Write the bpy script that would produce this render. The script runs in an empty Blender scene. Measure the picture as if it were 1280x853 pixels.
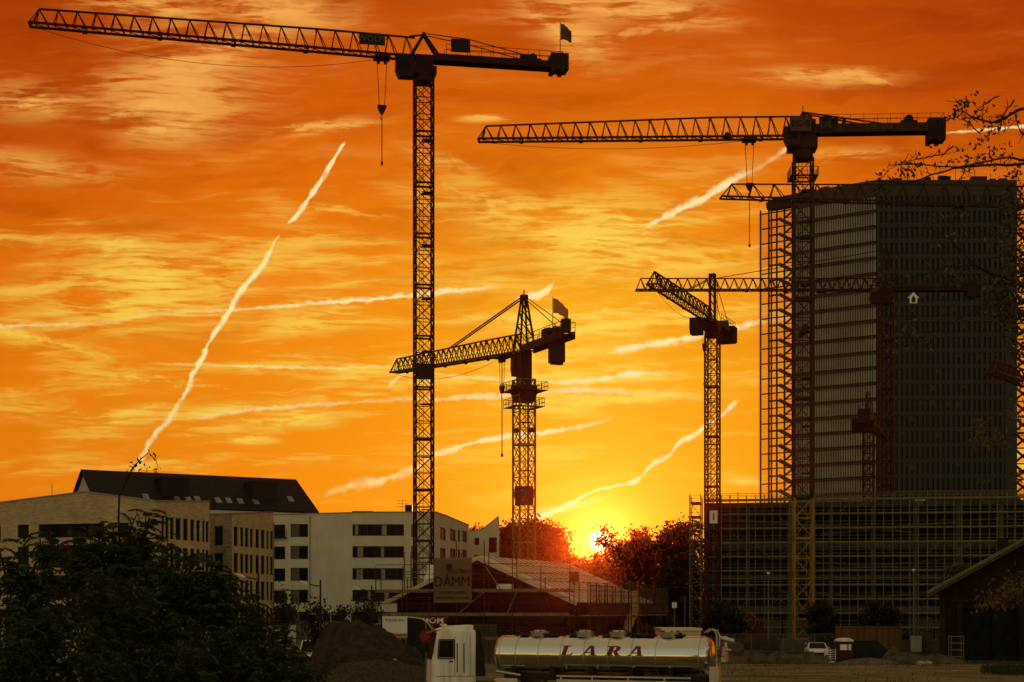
import bpy, math, random
from mathutils import Vector, Matrix

rnd = random.Random(11)
R = math.radians
SC = bpy.context.scene
COL = SC.collection
# ------------------------------------------------------------------ survey of the site
F, CX, HY, EYE = 2000.0, 640.0, 763.0, 4.6        # focal length in picture units, principal point, eye height


def GX(px, D):
    return (px - CX) / F * D


def P(px, py, D):
    """the point of the place seen at picture position px,py at distance D"""
    return Vector(((px - CX) / F * D, D, EYE + (HY - py) / F * D))


# ------------------------------------------------------------------ mesh builder
class MB:
    def __init__(s):
        s.v, s.f, s.uv = [], [], []

    def face(s, pts, uv=None):
        b = len(s.v)
        s.v.extend([tuple(p) for p in pts])
        s.f.append(tuple(range(b, b + len(pts))))
        s.uv.append(uv)

    def add(s, vs, fs):
        b = len(s.v)
        s.v.extend([tuple(p) for p in vs])
        for f in fs:
            s.f.append(tuple(b + i for i in f))
            s.uv.append(None)

    def box(s, lo, hi):
        x0, y0, z0 = lo
        x1, y1, z1 = hi
        s.add([(x0, y0, z0), (x1, y0, z0), (x1, y1, z0), (x0, y1, z0), (x0, y0, z1), (x1, y0, z1), (x1, y1, z1), (x0, y1, z1)],
              [(0, 3, 2, 1), (4, 5, 6, 7), (0, 1, 5, 4), (1, 2, 6, 5), (2, 3, 7, 6), (3, 0, 4, 7)])

    def cbox(s, c, sx, sy, sz, rz=0.0):
        c = Vector(c)
        ca, sa = math.cos(rz), math.sin(rz)
        ex, ey, ez = Vector((ca, sa, 0)) * sx / 2, Vector((-sa, ca, 0)) * sy / 2, Vector((0, 0, sz / 2))
        s.obox(c, ex, ey, ez)

    def obox(s, c, ex, ey, ez):
        vs = [c - ex - ey - ez, c + ex - ey - ez, c + ex + ey - ez, c - ex + ey - ez,
              c - ex - ey + ez, c + ex - ey + ez, c + ex + ey + ez, c - ex + ey + ez]
        s.add(vs, [(0, 3, 2, 1), (4, 5, 6, 7), (0, 1, 5, 4), (1, 2, 6, 5), (2, 3, 7, 6), (3, 0, 4, 7)])

    def beam(s, p, q, w, h=None):
        p, q = Vector(p), Vector(q)
        d = q - p
        if d.length < 1e-6:
            return
        h = h or w
        d.normalize()
        up = Vector((0, 0, 1)) if abs(d.z) < 0.95 else Vector((1, 0, 0))
        a = d.cross(up).normalized()
        b = a.cross(d).normalized()
        s.obox((p + q) / 2, (q - p) / 2, a * w / 2, b * h / 2)

    def path(s, pts, rad, n=6, caps=True):
        pts = [Vector(p) for p in pts]
        if not isinstance(rad, (list, tuple)):
            rad = [rad] * len(pts)
        rings, prev = [], None
        for i, p in enumerate(pts):
            d = (pts[min(i + 1, len(pts) - 1)] - pts[max(i - 1, 0)]).normalized()
            if prev is None:
                a = d.cross(Vector((0, 0, 1)) if abs(d.z) < 0.95 else Vector((1, 0, 0))).normalized()
            else:
                a = (prev - d * prev.dot(d)).normalized()
            prev = a
            b = d.cross(a)
            rings.append([p + (a * math.cos(2 * math.pi * k / n) + b * math.sin(2 * math.pi * k / n)) * rad[i] for k in range(n)])
        vs = [v for r in rings for v in r]
        fs = []
        for i in range(len(rings) - 1):
            for k in range(n):
                k2 = (k + 1) % n
                fs.append((i * n + k, i * n + k2, (i + 1) * n + k2, (i + 1) * n + k))
        if caps:
            fs.append(tuple(range(n - 1, -1, -1)))
            fs.append(tuple((len(rings) - 1) * n + k for k in range(n)))
        s.add(vs, fs)

    def tube(s, p, q, r0, r1=None, n=8):
        s.path([p, q], [r0, r1 if r1 is not None else r0], n)

    def prism(s, poly, off):
        """closed polygon (3d points) swept by the vector off"""
        off = Vector(off)
        n = len(poly)
        vs = [Vector(p) for p in poly] + [Vector(p) + off for p in poly]
        fs = [tuple(range(n - 1, -1, -1)), tuple(range(n, 2 * n))]
        for i in range(n):
            j = (i + 1) % n
            fs.append((i, j, n + j, n + i))
        s.add(vs, fs)

    def build(s, name, m, parent=None, off=None, smooth=False, xf=None, bevel=0.0):
        vs = s.v
        if off is not None:
            ox, oy, oz = off
            vs = [(a - ox, b - oy, c - oz) for a, b, c in vs]
        if xf is not None:
            vs = [tuple(xf @ Vector(v)) for v in vs]
        me = bpy.data.meshes.new(name)
        me.from_pydata(vs, [], s.f)
        if any(u is not None for u in s.uv):
            ul = me.uv_layers.new(name='UVMap')
            i = 0
            for f, u in zip(s.f, s.uv):
                for k in range(len(f)):
                    if u is not None:
                        ul.data[i].uv = u[k]
                    i += 1
        if smooth:
            for p in me.polygons:
                p.use_smooth = True
        me.materials.append(m)
        me.update()
        o = bpy.data.objects.new(name, me)
        COL.objects.link(o)
        if parent is not None:
            o.parent = parent
        if bevel:
            b = o.modifiers.new('edge', 'BEVEL')
            b.width = bevel
            b.segments = 2
            b.limit_method = 'ANGLE'
        return o


def tag(o, label=None, cat=None, group=None, kind=None):
    if label:
        o['label'] = label
    if cat:
        o['category'] = cat
    if group:
        o['group'] = group
    if kind:
        o['kind'] = kind
    return o


def thing(name, label, cat, loc, rz=0.0, group=None):
    o = bpy.data.objects.new(name, None)
    o.empty_display_size = 0.2
    COL.objects.link(o)
    o.location = loc
    o.rotation_euler = (0, 0, rz)
    return tag(o, label, cat, group)


def copy_thing(root, loc, rz, label):
    r = root.copy()
    COL.objects.link(r)
    r.location = loc
    r.rotation_euler = (0, 0, rz)
    r['label'] = label
    for ch in list(root.children):
        c = ch.copy()
        COL.objects.link(c)
        c.parent = r
        for g in list(ch.children):
            d = g.copy()
            COL.objects.link(d)
            d.parent = c
    return r


def text_mb(txt, size, depth=0.02, align='CENTER', shear=0.0, bold=0.0):
    cu = bpy.data.curves.new('lettering', 'FONT')
    cu.body = txt
    cu.size = size
    cu.extrude = depth / 2
    cu.align_x = align
    cu.align_y = 'CENTER'
    cu.shear = shear
    cu.offset = bold * size
    cu.resolution_u = 2
    ob = bpy.data.objects.new('lettering', cu)
    COL.objects.link(ob)
    me = bpy.data.meshes.new_from_object(ob)
    mb = MB()
    mb.add([v.co.copy() for v in me.vertices], [tuple(p.vertices) for p in me.polygons])
    bpy.data.objects.remove(ob)
    bpy.data.curves.remove(cu)
    bpy.data.meshes.remove(me)
    return mb


def plane_xf(o, x, y):
    """matrix that puts text (xy plane) at o with its x along x and its y along y"""
    x, y = Vector(x).normalized(), Vector(y).normalized()
    z = x.cross(y)
    m = Matrix(((x.x, y.x, z.x, o[0]), (x.y, y.y, z.y, o[1]), (x.z, y.z, z.z, o[2]), (0, 0, 0, 1)))
    return m


# ------------------------------------------------------------------ materials
def nd(nt, typ, **kw):
    n = nt.nodes.new(typ)
    for k, v in kw.items():
        setattr(n, k, v)
    return n


def mat(name, col, rough=0.7, metal=0.0, var=0.25, scale=1.5, bump=0.0, bscale=12.0, spec=0.1, brick=None, streak=0.0, col2=None):
    m = bpy.data.materials.new(name)
    m.use_nodes = True
    nt = m.node_tree
    b = nt.nodes['Principled BSDF']
    b.inputs['Roughness'].default_value = rough
    b.inputs['Metallic'].default_value = metal
    b.inputs['Specular IOR Level'].default_value = spec
    tc = nd(nt, 'ShaderNodeTexCoord')
    no = nd(nt, 'ShaderNodeTexNoise')
    no.inputs['Scale'].default_value = scale
    no.inputs['Detail'].default_value = 6
    no.inputs['Roughness'].default_value = 0.65
    nt.links.new(tc.outputs['Object'], no.inputs['Vector'])
    rp = nd(nt, 'ShaderNodeValToRGB')
    c0 = [max(0, c * (1 - var)) for c in col]
    c1 = [c * (1 + var) for c in (col2 or col)]
    rp.color_ramp.elements[0].color = (*c0, 1)
    rp.color_ramp.elements[1].color = (*c1, 1)
    rp.color_ramp.elements[0].position = 0.32
    rp.color_ramp.elements[1].position = 0.68
    nt.links.new(no.outputs['Fac'], rp.inputs['Fac'])
    out = rp.outputs['Color']
    hsrc = None
    if brick:
        bt = nd(nt, 'ShaderNodeTexBrick')
        bt.inputs['Scale'].default_value = 1.0
        bt.inputs['Brick Width'].default_value = brick.get('w', 0.42)
        bt.inputs['Row Height'].default_value = brick.get('h', 0.14)
        bt.inputs['Mortar Size'].default_value = brick.get('m', 0.016)
        bt.inputs['Bias'].default_value = 0.0
        a, c, mo = brick['cols']
        bt.inputs['Color1'].default_value = (*a, 1)
        bt.inputs['Color2'].default_value = (*c, 1)
        bt.inputs['Mortar'].default_value = (*mo, 1)
        nt.links.new(tc.outputs['UV'], bt.inputs['Vector'])
        mx = nd(nt, 'ShaderNodeMix', data_type='RGBA', blend_type='MULTIPLY')
        mx.inputs['Factor'].default_value = 1.0
        nt.links.new(bt.outputs['Color'], mx.inputs['A'])
        nt.links.new(out, mx.inputs['B'])
        out = mx.outputs['Result']
    if streak:
        mp = nd(nt, 'ShaderNodeMapping')
        mp.inputs['Scale'].default_value = (1.2, 1.2, 0.06)
        nt.links.new(tc.outputs['Object'], mp.inputs['Vector'])
        n2 = nd(nt, 'ShaderNodeTexNoise')
        n2.inputs['Scale'].default_value = 2.2
        n2.inputs['Detail'].default_value = 5
        nt.links.new(mp.outputs['Vector'], n2.inputs['Vector'])
        r2 = nd(nt, 'ShaderNodeValToRGB')
        r2.color_ramp.elements[0].position = 0.35
        r2.color_ramp.elements[1].position = 0.6
        g = 1 - streak
        r2.color_ramp.elements[0].color = (g, g * 0.97, g * 0.93, 1)
        r2.color_ramp.elements[1].color = (1, 1, 1, 1)
        nt.links.new(n2.outputs['Fac'], r2.inputs['Fac'])
        mx = nd(nt, 'ShaderNodeMix', data_type='RGBA', blend_type='MULTIPLY')
        mx.inputs['Factor'].default_value = 1.0
        nt.links.new(out, mx.inputs['A'])
        nt.links.new(r2.outputs['Color'], mx.inputs['B'])
        out = mx.outputs['Result']
    nt.links.new(out, b.inputs['Base Color'])
    if bump:
        n3 = nd(nt, 'ShaderNodeTexNoise')
        n3.inputs['Scale'].default_value = bscale
        n3.inputs['Detail'].default_value = 5
        nt.links.new(tc.outputs['Object'], n3.inputs['Vector'])
        bp = nd(nt, 'ShaderNodeBump')
        bp.inputs['Strength'].default_value = bump
        bp.inputs['Distance'].default_value = 0.2
        nt.links.new(n3.outputs['Fac'], bp.inputs['Height'])
        nt.links.new(bp.outputs['Normal'], b.inputs['Normal'])
    return m


def leaf_mat(name, col, trans, warm=None, tw=0.5):
    """leaf: reflects col, lets trans through when the sun is behind it"""
    m = bpy.data.materials.new(name)
    m.use_nodes = True
    nt = m.node_tree
    nt.nodes.remove(nt.nodes['Principled BSDF'])
    out = nt.nodes['Material Output']
    geo = nd(nt, 'ShaderNodeNewGeometry')
    rp = nd(nt, 'ShaderNodeValToRGB')
    e = rp.color_ramp.elements
    e[0].color = (col[0] * .55, col[1] * .6, col[2] * .6, 1)
    e[1].color = (*(warm or [c * 1.5 for c in col]), 1)
    e[1].position = 0.97
    k = e.new(0.72)
    k.color = (*col, 1)
    nt.links.new(geo.outputs['Random Per Island'], rp.inputs['Fac'])
    d = nd(nt, 'ShaderNodeBsdfDiffuse')
    nt.links.new(rp.outputs['Color'], d.inputs['Color'])
    t = nd(nt, 'ShaderNodeBsdfTranslucent')
    t.inputs['Color'].default_value = (*trans, 1)
    g = nd(nt, 'ShaderNodeBsdfGlossy')
    g.inputs['Roughness'].default_value = 0.45
    g.inputs['Color'].default_value = (.5, .5, .5, 1)
    mx = nd(nt, 'ShaderNodeMixShader')
    mx.inputs[0].default_value = tw
    nt.links.new(d.outputs[0], mx.inputs[1])
    nt.links.new(t.outputs[0], mx.inputs[2])
    m2 = nd(nt, 'ShaderNodeMixShader')
    m2.inputs[0].default_value = 0.04
    nt.links.new(mx.outputs[0], m2.inputs[1])
    nt.links.new(g.outputs[0], m2.inputs[2])
    nt.links.new(m2.outputs[0], out.inputs['Surface'])
    return m


M = {}
M['crane_red'] = mat('red crane paint', (.045, .008, .006), .55, var=.35, scale=.8)
M['crane_darkred'] = mat('dark red crane paint', (.022, .005, .004), .55, var=.35, scale=.8)
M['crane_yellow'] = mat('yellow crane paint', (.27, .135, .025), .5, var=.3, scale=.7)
M['crane_yellow_shaded'] = mat('yellow crane paint with shade', (.036, .017, .006), .6, var=.3, scale=.7)  # darker copy of the yellow: shade of the silhouettes put into the paint
M['black'] = mat('black panel', (.012, .011, .010), .5)
M['dark'] = mat('dark steel', (.016, .014, .012), .5)
M['rope'] = mat('steel rope', (.03, .028, .025), .6)
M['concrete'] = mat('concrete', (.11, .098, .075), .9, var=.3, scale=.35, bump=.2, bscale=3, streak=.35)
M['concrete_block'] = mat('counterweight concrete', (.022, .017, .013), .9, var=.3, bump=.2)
M['white_paint'] = mat('white lacquer', (.72, .70, .64), .35, var=.1, scale=.8, streak=.35, spec=.5)
M['white_letter'] = mat('white lettering', (.75, .73, .68), .6, var=.05)
M['black_letter'] = mat('black lettering', (.015, .014, .013), .6, var=.1)
M['plaster'] = mat('off white render', (.53, .49, .375), .9, var=.09, scale=.35, bump=.12, bscale=9, streak=.05)
M['plaster2'] = mat('warm grey render', (.46, .42, .35), .9, var=.08, scale=.5, bump=.1, bscale=9, streak=.06)
M['brick_sand'] = mat('sand coloured brick', (.92, .92, .92), .9, var=.14, scale=.6, bump=.12, bscale=14,
                      brick=dict(cols=((.47, .365, .20), (.33, .24, .125), (.46, .38, .235))))
M['brick_brown'] = mat('brown mixed brick', (.92, .92, .92), .9, var=.2, scale=.8, bump=.15, bscale=14,
                       brick=dict(cols=((.31, .215, .12), (.17, .105, .06), (.32, .25, .16))))
M['brick_red'] = mat('old red brick', (.24, .21, .21), .9, var=.4, scale=.7, bump=.2, bscale=10,
                     brick=dict(cols=((.085, .03, .02), (.045, .018, .014), (.08, .055, .038))))
M['frame'] = mat('dark window frame', (.035, .03, .027), .5)
M['frame_white'] = mat('white window frame', (.55, .53, .48), .5, var=.05)
M['panel_brown'] = mat('brown window panel', (.11, .085, .06), .7, var=.1)
M['pane'] = mat('window glass', (.006, .006, .006), .25, var=.3, spec=.06)
M['pane_pale'] = mat('window glass with pale curtain', (.16, .14, .11), .2, var=.5, scale=1.2, spec=.5)
M['roof_tile'] = mat('anthracite roof tile', (.012, .011, .010), .6, var=.4, scale=1.2, bump=.3, bscale=7)
M['roof_metal'] = mat('sheet metal roof edge', (.22, .20, .17), .45, metal=.3, var=.15)
M['membrane'] = mat('pale roof membrane', (.48, .45, .36), .42, var=.2, scale=.9, bump=.15, bscale=2, spec=.5)
M['timber'] = mat('weathered scaffold board', (.17, .12, .06), .8, var=.35, scale=1.5)
M['galv'] = mat('galvanised scaffold tube', (.15, .125, .078), .5, metal=.3, var=.25)
M['tube_brown'] = mat('dark brown scaffold tube', (.035, .024, .014), .7, var=.4)  # darker brown than the galvanised tubes
M['netting'] = mat('brown scaffold netting', (.07, .04, .02), .9, var=.3)
M['tarp_white'] = mat('white tarpaulin', (.62, .60, .55), .6, var=.1, scale=.8, bump=.3, bscale=1.3)
M['plate'] = mat('dull sign plate', (.085, .055, .03), .7, var=.2)
M['dim_letter'] = mat('faded lettering', (.10, .08, .055), .7, var=.1)
M['banner'] = mat('beige banner cloth', (.13, .095, .05), .8, var=.12, scale=.7, bump=.3, bscale=1.2)
M['banner_red'] = mat('dark red banner cloth', (.12, .022, .015), .8, var=.15)
M['letter_red'] = mat('red lettering', (.16, .018, .012), .5, var=.1)
M['steel'] = mat('brushed stainless steel', (.60, .59, .55), .14, metal=1.0, var=.05, scale=.5, bump=.02, bscale=2)
M['steel_dull'] = mat('dull aluminium', (.42, .41, .39), .38, metal=.9, var=.15)
M['rubber'] = mat('tyre rubber', (.02, .019, .018), .85)
M['sign_red'] = mat('red sign face', (.22, .028, .018), .5, var=.1)
M['container_orange'] = mat('rusty orange container paint', (.17, .085, .028), .6, var=.2, scale=.8, streak=.3)
M['toilet_red'] = mat('dark red plastic', (.05, .012, .009), .5, var=.15)
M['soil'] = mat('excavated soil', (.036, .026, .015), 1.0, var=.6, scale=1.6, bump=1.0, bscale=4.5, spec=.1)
M['gravel'] = mat('grey gravel heap', (.052, .043, .027), 1.0, var=.55, scale=5, bump=.8, bscale=6, spec=.1)
M['rubble'] = mat('pale rubble stone', (.34, .30, .24), .95, var=.3, bump=.5)
M['bark'] = mat('bark', (.025, .018, .013), .95, var=.4, scale=4, bump=.5)
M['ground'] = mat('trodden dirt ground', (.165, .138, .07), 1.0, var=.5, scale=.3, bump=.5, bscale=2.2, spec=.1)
M['asphalt'] = mat('asphalt', (.05, .047, .042), .95, var=.25, bump=.2, spec=.2)
M['lamp_glass'] = mat('pale lamp housing', (.62, .58, .50), .3, var=.05, spec=.5)
M['car_white'] = mat('white car paint', (.72, .70, .66), .25, var=.04, spec=.5)
M['car_grey'] = mat('grey car paint', (.20, .20, .19), .3, metal=.4, var=.05, spec=.5)
M['tower_metal'] = mat('pale facade panel', (.27, .255, .185), .6, var=.25, scale=.12, spec=.15)
M['tower_slab'] = mat('dark spandrel band', (.045, .038, .03), .6, var=.2, scale=.3)
M['tower_pier'] = mat('grey facade pier', (.034, .040, .038), .55, var=.15, scale=.15)
M['lattice_steel'] = mat('dark lattice steel', (.018, .016, .013), .7, var=.2, spec=.1)
M['verge'] = mat('weathered verge board', (.12, .09, .055), .8, var=.3)
M['door_black'] = mat('tarred door boards', (.008, .008, .009), .8, var=.4, spec=.1)
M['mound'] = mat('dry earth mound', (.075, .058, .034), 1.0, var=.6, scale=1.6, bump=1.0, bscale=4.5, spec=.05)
M['clod'] = mat('clods of earth', (.10, .08, .05), 1.0, var=.5, scale=2, spec=.1)
M['tower_spandrel'] = mat('grey green spandrel', (.026, .031, .029), .55, var=.2, scale=.2)
M['tower_glass'] = mat('tower glass', (.006, .007, .007), .25, var=.6, scale=.22, spec=.12)
M['flag_pale'] = leaf_mat('thin pale flag cloth', (.16, .11, .06), (.62, .40, .18), tw=.6)
M['flag'] = mat('dark flag cloth', (.14, .05, .03), .9, var=.2)
M['plastic_yellow'] = mat('yellow chute plastic', (.50, .36, .18), .6, var=.2)
M['net_green'] = mat('grass blades', (.035, .038, .013), .9, var=.4)
M['leaf_back'] = leaf_mat('leaves with red sun flare', (.02, .011, .006), (.38, .06, .008), tw=.55)  # red flare of the sun put into the translucent colour
M['leaf_dark'] = leaf_mat('dark tree leaves', (.013, .014, .006), (.08, .035, .006), tw=.3)
M['leaf_sumac'] = leaf_mat('pinnate green leaves', (.013, .024, .006), (.02, .03, .006), warm=(.085, .12, .026), tw=.22)  # warm tone puts highlights of lit leaves into the colour
M['leaf_sumac2'] = leaf_mat('pinnate olive leaves', (.016, .025, .007), (.03, .034, .006), warm=(.10, .09, .02), tw=.22)
M['leaf_yellow'] = leaf_mat('yellowing leaves', (.075, .058, .016), (.12, .07, .01), warm=(.15, .10, .026), tw=.3)
M['leaf_over'] = leaf_mat('overhanging leaves', (.02, .02, .008), (.05, .03, .006), warm=(.13, .10, .025), tw=.25)
_g = bpy.data.materials.new('tinted facade glass')
_g.use_nodes = True
_nt = _g.node_tree
_nt.nodes.remove(_nt.nodes['Principled BSDF'])
_t = nd(_nt, 'ShaderNodeBsdfTransparent')
_t.inputs['Color'].default_value = (.90, .84, .76, 1)
_q = nd(_nt, 'ShaderNodeBsdfGlossy')
_q.inputs['Roughness'].default_value = .08
_x = nd(_nt, 'ShaderNodeMixShader')
_x.inputs[0].default_value = .012
_nt.links.new(_t.outputs[0], _x.inputs[1])
_nt.links.new(_q.outputs[0], _x.inputs[2])
_nt.links.new(_x.outputs[0], _nt.nodes['Material Output'].inputs['Surface'])
M['clear_glass'] = _g

# ------------------------------------------------------------------ camera
cam = bpy.data.cameras.new('camera')
cam.sensor_width = 36.0
cam.lens = F * 36.0 / 1280.0
cam.shift_y = (HY - 426.5) / 1280.0
cam.clip_start = 0.5
cam.clip_end = 20000
co = bpy.data.objects.new('camera', cam)
COL.objects.link(co)
co.location = (0, 0, EYE)
co.rotation_euler = (R(90), 0, 0)
SC.camera = co

# ------------------------------------------------------------------ sky and sun
SUNPX, SUNPY = 750.0, 676.0
sund = Vector(((SUNPX - CX) / F, 1.0, (HY - SUNPY) / F)).normalized()
W = bpy.data.worlds.new('World')
SC.world = W
W.use_nodes = True
wt = W.node_tree
for n in list(wt.nodes):
    wt.nodes.remove(n)


class E:
    """arithmetic on shader sockets"""

    def __init__(s, sock):
        s.s = sock

    @staticmethod
    def m(op, a, b=None, c=None, clamp=False):
        n = wt.nodes.new('ShaderNodeMath')
        n.operation = op
        n.use_clamp = clamp
        for i, x in enumerate((a, b, c)):
            if x is None:
                continue
            if isinstance(x, E):
                wt.links.new(x.s, n.inputs[i])
            else:
                n.inputs[i].default_value = x
        return E(n.outputs[0])

    def __add__(s, o): return E.m('ADD', s, o)
    __radd__ = __add__
    def __sub__(s, o): return E.m('SUBTRACT', s, o)
    def __rsub__(s, o): return E.m('SUBTRACT', o, s)
    def __mul__(s, o): return E.m('MULTIPLY', s, o)
    __rmul__ = __mul__
    def __truediv__(s, o): return E.m('DIVIDE', s, o)


def sstep(x, a, b, lo=0.0, hi=1.0):
    n = wt.nodes.new('ShaderNodeMapRange')
    n.interpolation_type = 'SMOOTHSTEP'
    wt.links.new(x.s, n.inputs[0])
    n.inputs[1].default_value, n.inputs[2].default_value, n.inputs[3].default_value, n.inputs[4].default_value = a, b, lo, hi
    return E(n.outputs[0])


def lin(x, a, b, lo=0.0, hi=1.0):
    n = wt.nodes.new('ShaderNodeMapRange')
    wt.links.new(x.s, n.inputs[0])
    n.inputs[1].default_value, n.inputs[2].default_value, n.inputs[3].default_value, n.inputs[4].default_value = a, b, lo, hi
    return E(n.outputs[0])


def comb(x, y, z=0.0):
    n = wt.nodes.new('ShaderNodeCombineXYZ')
    for i, a in enumerate((x, y, z)):
        if isinstance(a, E):
            wt.links.new(a.s, n.inputs[i])
        else:
            n.inputs[i].default_value = a
    return n.outputs[0]


def wnoise(vec, scale=1.0, detail=5.0, rough=0.55, dist=0.0):
    n = wt.nodes.new('ShaderNodeTexNoise')
    wt.links.new(vec, n.inputs['Vector'])
    n.inputs['Scale'].default_value = scale
    n.inputs['Detail'].default_value = detail
    n.inputs['Roughness'].default_value = rough
    n.inputs['Distortion'].default_value = dist
    return E(n.outputs['Fac'])


def wmix(fac, a, b, blend='MIX'):
    n = wt.nodes.new('ShaderNodeMix')
    n.data_type = 'RGBA'
    n.blend_type = blend
    n.clamp_factor = True
    if isinstance(fac, E):
        wt.links.new(fac.s, n.inputs['Factor'])
    else:
        n.inputs['Factor'].default_value = fac
    for key, x in (('A', a), ('B', b)):
        if isinstance(x, tuple):
            n.inputs[key].default_value = (*x, 1)
        else:
            wt.links.new(x, n.inputs[key])
    return n.outputs['Result']


def ramp(x, stops):
    n = wt.nodes.new('ShaderNodeValToRGB')
    e = n.color_ramp.elements
    e[0].position, e[0].color = stops[0][0], (*stops[0][1], 1)
    e[1].position, e[1].color = stops[-1][0], (*stops[-1][1], 1)
    for p, c in stops[1:-1]:
        k = e.new(p)
        k.color = (*c, 1)
    wt.links.new(x.s, n.inputs['Fac'])
    return n.outputs['Color']


def srgb(r, g, b):
    return tuple((c / 255 / 12.92) if c / 255 <= 0.04045 else ((c / 255 + 0.055) / 1.055) ** 2.4 for c in (r, g, b))


tc = wt.nodes.new('ShaderNodeTexCoord')
sep = wt.nodes.new('ShaderNodeSeparateXYZ')
wt.links.new(tc.outputs['Generated'], sep.inputs[0])
dx, dy, dz = E(sep.outputs[0]), E(sep.outputs[1]), E(sep.outputs[2])
fy = E.m('MAXIMUM', dy, 0.05)
su = dx / fy * (F / 100.0) + CX / 100.0           # azimuth scale, eastwards of the sunset
sv = HY / 100.0 - dz / fy * (F / 100.0)           # elevation scale, downwards from overhead
dp = wt.nodes.new('ShaderNodeVectorMath')
dp.operation = 'DOT_PRODUCT'
wt.links.new(tc.outputs['Generated'], dp.inputs[0])
dp.inputs[1].default_value = sund
ang = E.m('ARCCOSINE', E.m('MINIMUM', E(dp.outputs['Value']), 1.0)) * (F / 100.0)   # hundredths: angle from the sun

# clear sky, from overhead to horizon
base = ramp(lin(sv, -1.0, 8.0), [
    (0.00, srgb(150, 55, 4)), (0.12, srgb(192, 76, 5)), (0.24, srgb(208, 88, 7)), (0.36, srgb(226, 106, 9)),
    (0.48, srgb(240, 124, 12)), (0.60, srgb(246, 138, 15)), (0.75, srgb(248, 142, 16)), (0.88, srgb(250, 146, 18)), (1.0, srgb(245, 140, 20))])
# duller to the sides
side = sstep(E.m('ABSOLUTE', su - 6.9), 2.5, 7.5) * 0.22
base = wmix(side, base, srgb(196, 78, 8))
# cirrus: streaky noise, bent by a slower one
wa = wnoise(comb(su * 0.45, sv * 0.8, 3.0), 1.0, 4.0, 0.55) - 0.5
wb = wnoise(comb(su * 0.45, sv * 0.8, 13.0), 1.0, 4.0, 0.55) - 0.5
streak = wnoise(comb(su * 0.24 + wa * 0.6, sv * 1.25 + wb * 1.2 + su * 0.07, 1.7), 1.7, 5.0, 0.52)
thin = wnoise(comb(su * 0.42 + wa * .8, sv * 5.0 + wb * 1.9 + su * .3, 12.0), 1.5, 6.0, 0.56)
hair = wnoise(comb(su * 0.9 + wb * 1.2, sv * 11.0 + wa * 3.0 - su * .6, 21.0), 1.8, 6.0, 0.66)
puff = wnoise(comb(su * 0.9 + wb * 1.6, sv * 2.4 + wa * 2.0, 5.0), 1.4, 5.0, 0.52)
tex = sstep(thin * .42 + puff * .22 + hair * .36, 0.438, 0.565)
env = sstep(sv, 1.7, 3.6, 0.12, 0.9) * sstep(sv, 5.6, 6.6, 1.0, 0.15)
field = sstep(streak, 0.50, 0.70) * env

# large clouds where they stand: centre, half sizes, tilt, strength
PATCH = [
    (235, 95, 105, 95, 12, .55), (190, 125, 90, 40, 8, .6), (215, 160, 70, 22, -4, .7), (360, 15, 90, 30, 6, .8), (290, 55, 110, 25, -18, .6),
    (40, 125, 90, 26, 4, .75), (190, 5, 110, 14, 0, .7), (30, 205, 110, 22, 8, .4),
    (200, 345, 130, 55, 8, .75), (160, 312, 60, 18, 6, .6), (130, 390, 130, 30, 10, .5), (55, 430, 110, 16, 12, .5),
    (760, 8, 130, 24, -4, .75), (700, 40, 60, 30, 35, .7), (850, 20, 80, 16, 8, .55), (735, 52, 40, 20, 10, .7),
    (1045, 97, 95, 14, 2, .8), (1070, 192, 60, 10, -4, .6), (405, 158, 70, 11, -6, .7), (605, 148, 34, 5, -3, .85),
    (740, 302, 150, 50, 6, .65), (765, 305, 70, 26, -8, .8), (600, 265, 130, 16, 14, .5), (690, 255, 160, 10, 12, .45), (850, 330, 120, 20, -3, .5),
    (560, 205, 60, 14, 22, .5), (620, 350, 160, 22, -3, .4), (440, 300, 140, 14, 10, .3),
    (640, 470, 170, 16, -2, .6), (800, 472, 60, 6, -2, .9), (740, 500, 150, 12, -4, .85), (690, 512, 90, 8, 6, .6), (840, 400, 130, 14, -8, .5),
    (160, 520, 80, 12, -14, .5), (370, 520, 50, 14, 6, .75), (255, 515, 90, 9, -8, .55), (310, 551, 30, 8, 0, .6), (120, 545, 60, 26, -10, .3),
    (330, 458, 150, 6, 0, .5), (480, 492, 110, 8, -5, .5), (130, 470, 90, 18, 6, .4), (390, 410, 130, 12, -4, .4), (929, 602, 26, 5, 3, 1.1),
    (690, 405, 110, 16, 4, .55), (730, 440, 100, 12, -4, .55), (560, 560, 120, 14, -8, .3), (70, 580, 70, 16, -8, .3), (840, 455, 90, 8, -3, .5),
]
cl = None
uv = comb(su, sv)
for (cx, cy, rx, ry, deg, k) in PATCH:
    mp = wt.nodes.new('ShaderNodeMapping')
    mp.vector_type = 'TEXTURE'
    wt.links.new(uv, mp.inputs[0])
    mp.inputs['Location'].default_value = (cx / 100, cy / 100, 0)
    mp.inputs['Rotation'].default_value = (0, 0, R(deg))
    mp.inputs['Scale'].default_value = (rx / 62, ry / 62, 1)
    gt = wt.nodes.new('ShaderNodeTexGradient')
    gt.gradient_type = 'QUADRATIC_SPHERE'
    wt.links.new(mp.outputs[0], gt.inputs[0])
    g = E(gt.outputs['Fac']) * (k * 1.15)
    cl = g if cl is None else cl + g
cl = E.m('MINIMUM', cl, 1.25)
cl = cl * sstep(streak, .30, .56, .62, 1.15)
# contrails and long thin streaks: centre line, half width and strength along their run
wob = (wnoise(comb(su, sv, 0.3), 4.5, 3.0, 0.6) - 0.5)
knot = sstep(wnoise(comb(su, sv, 6.0), 5.5, 2.0, 0.5), .32, .66, .5, 1.3)
wisp = wnoise(comb(su, sv, 2.2), 9.0, 5.0, 0.7)


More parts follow.
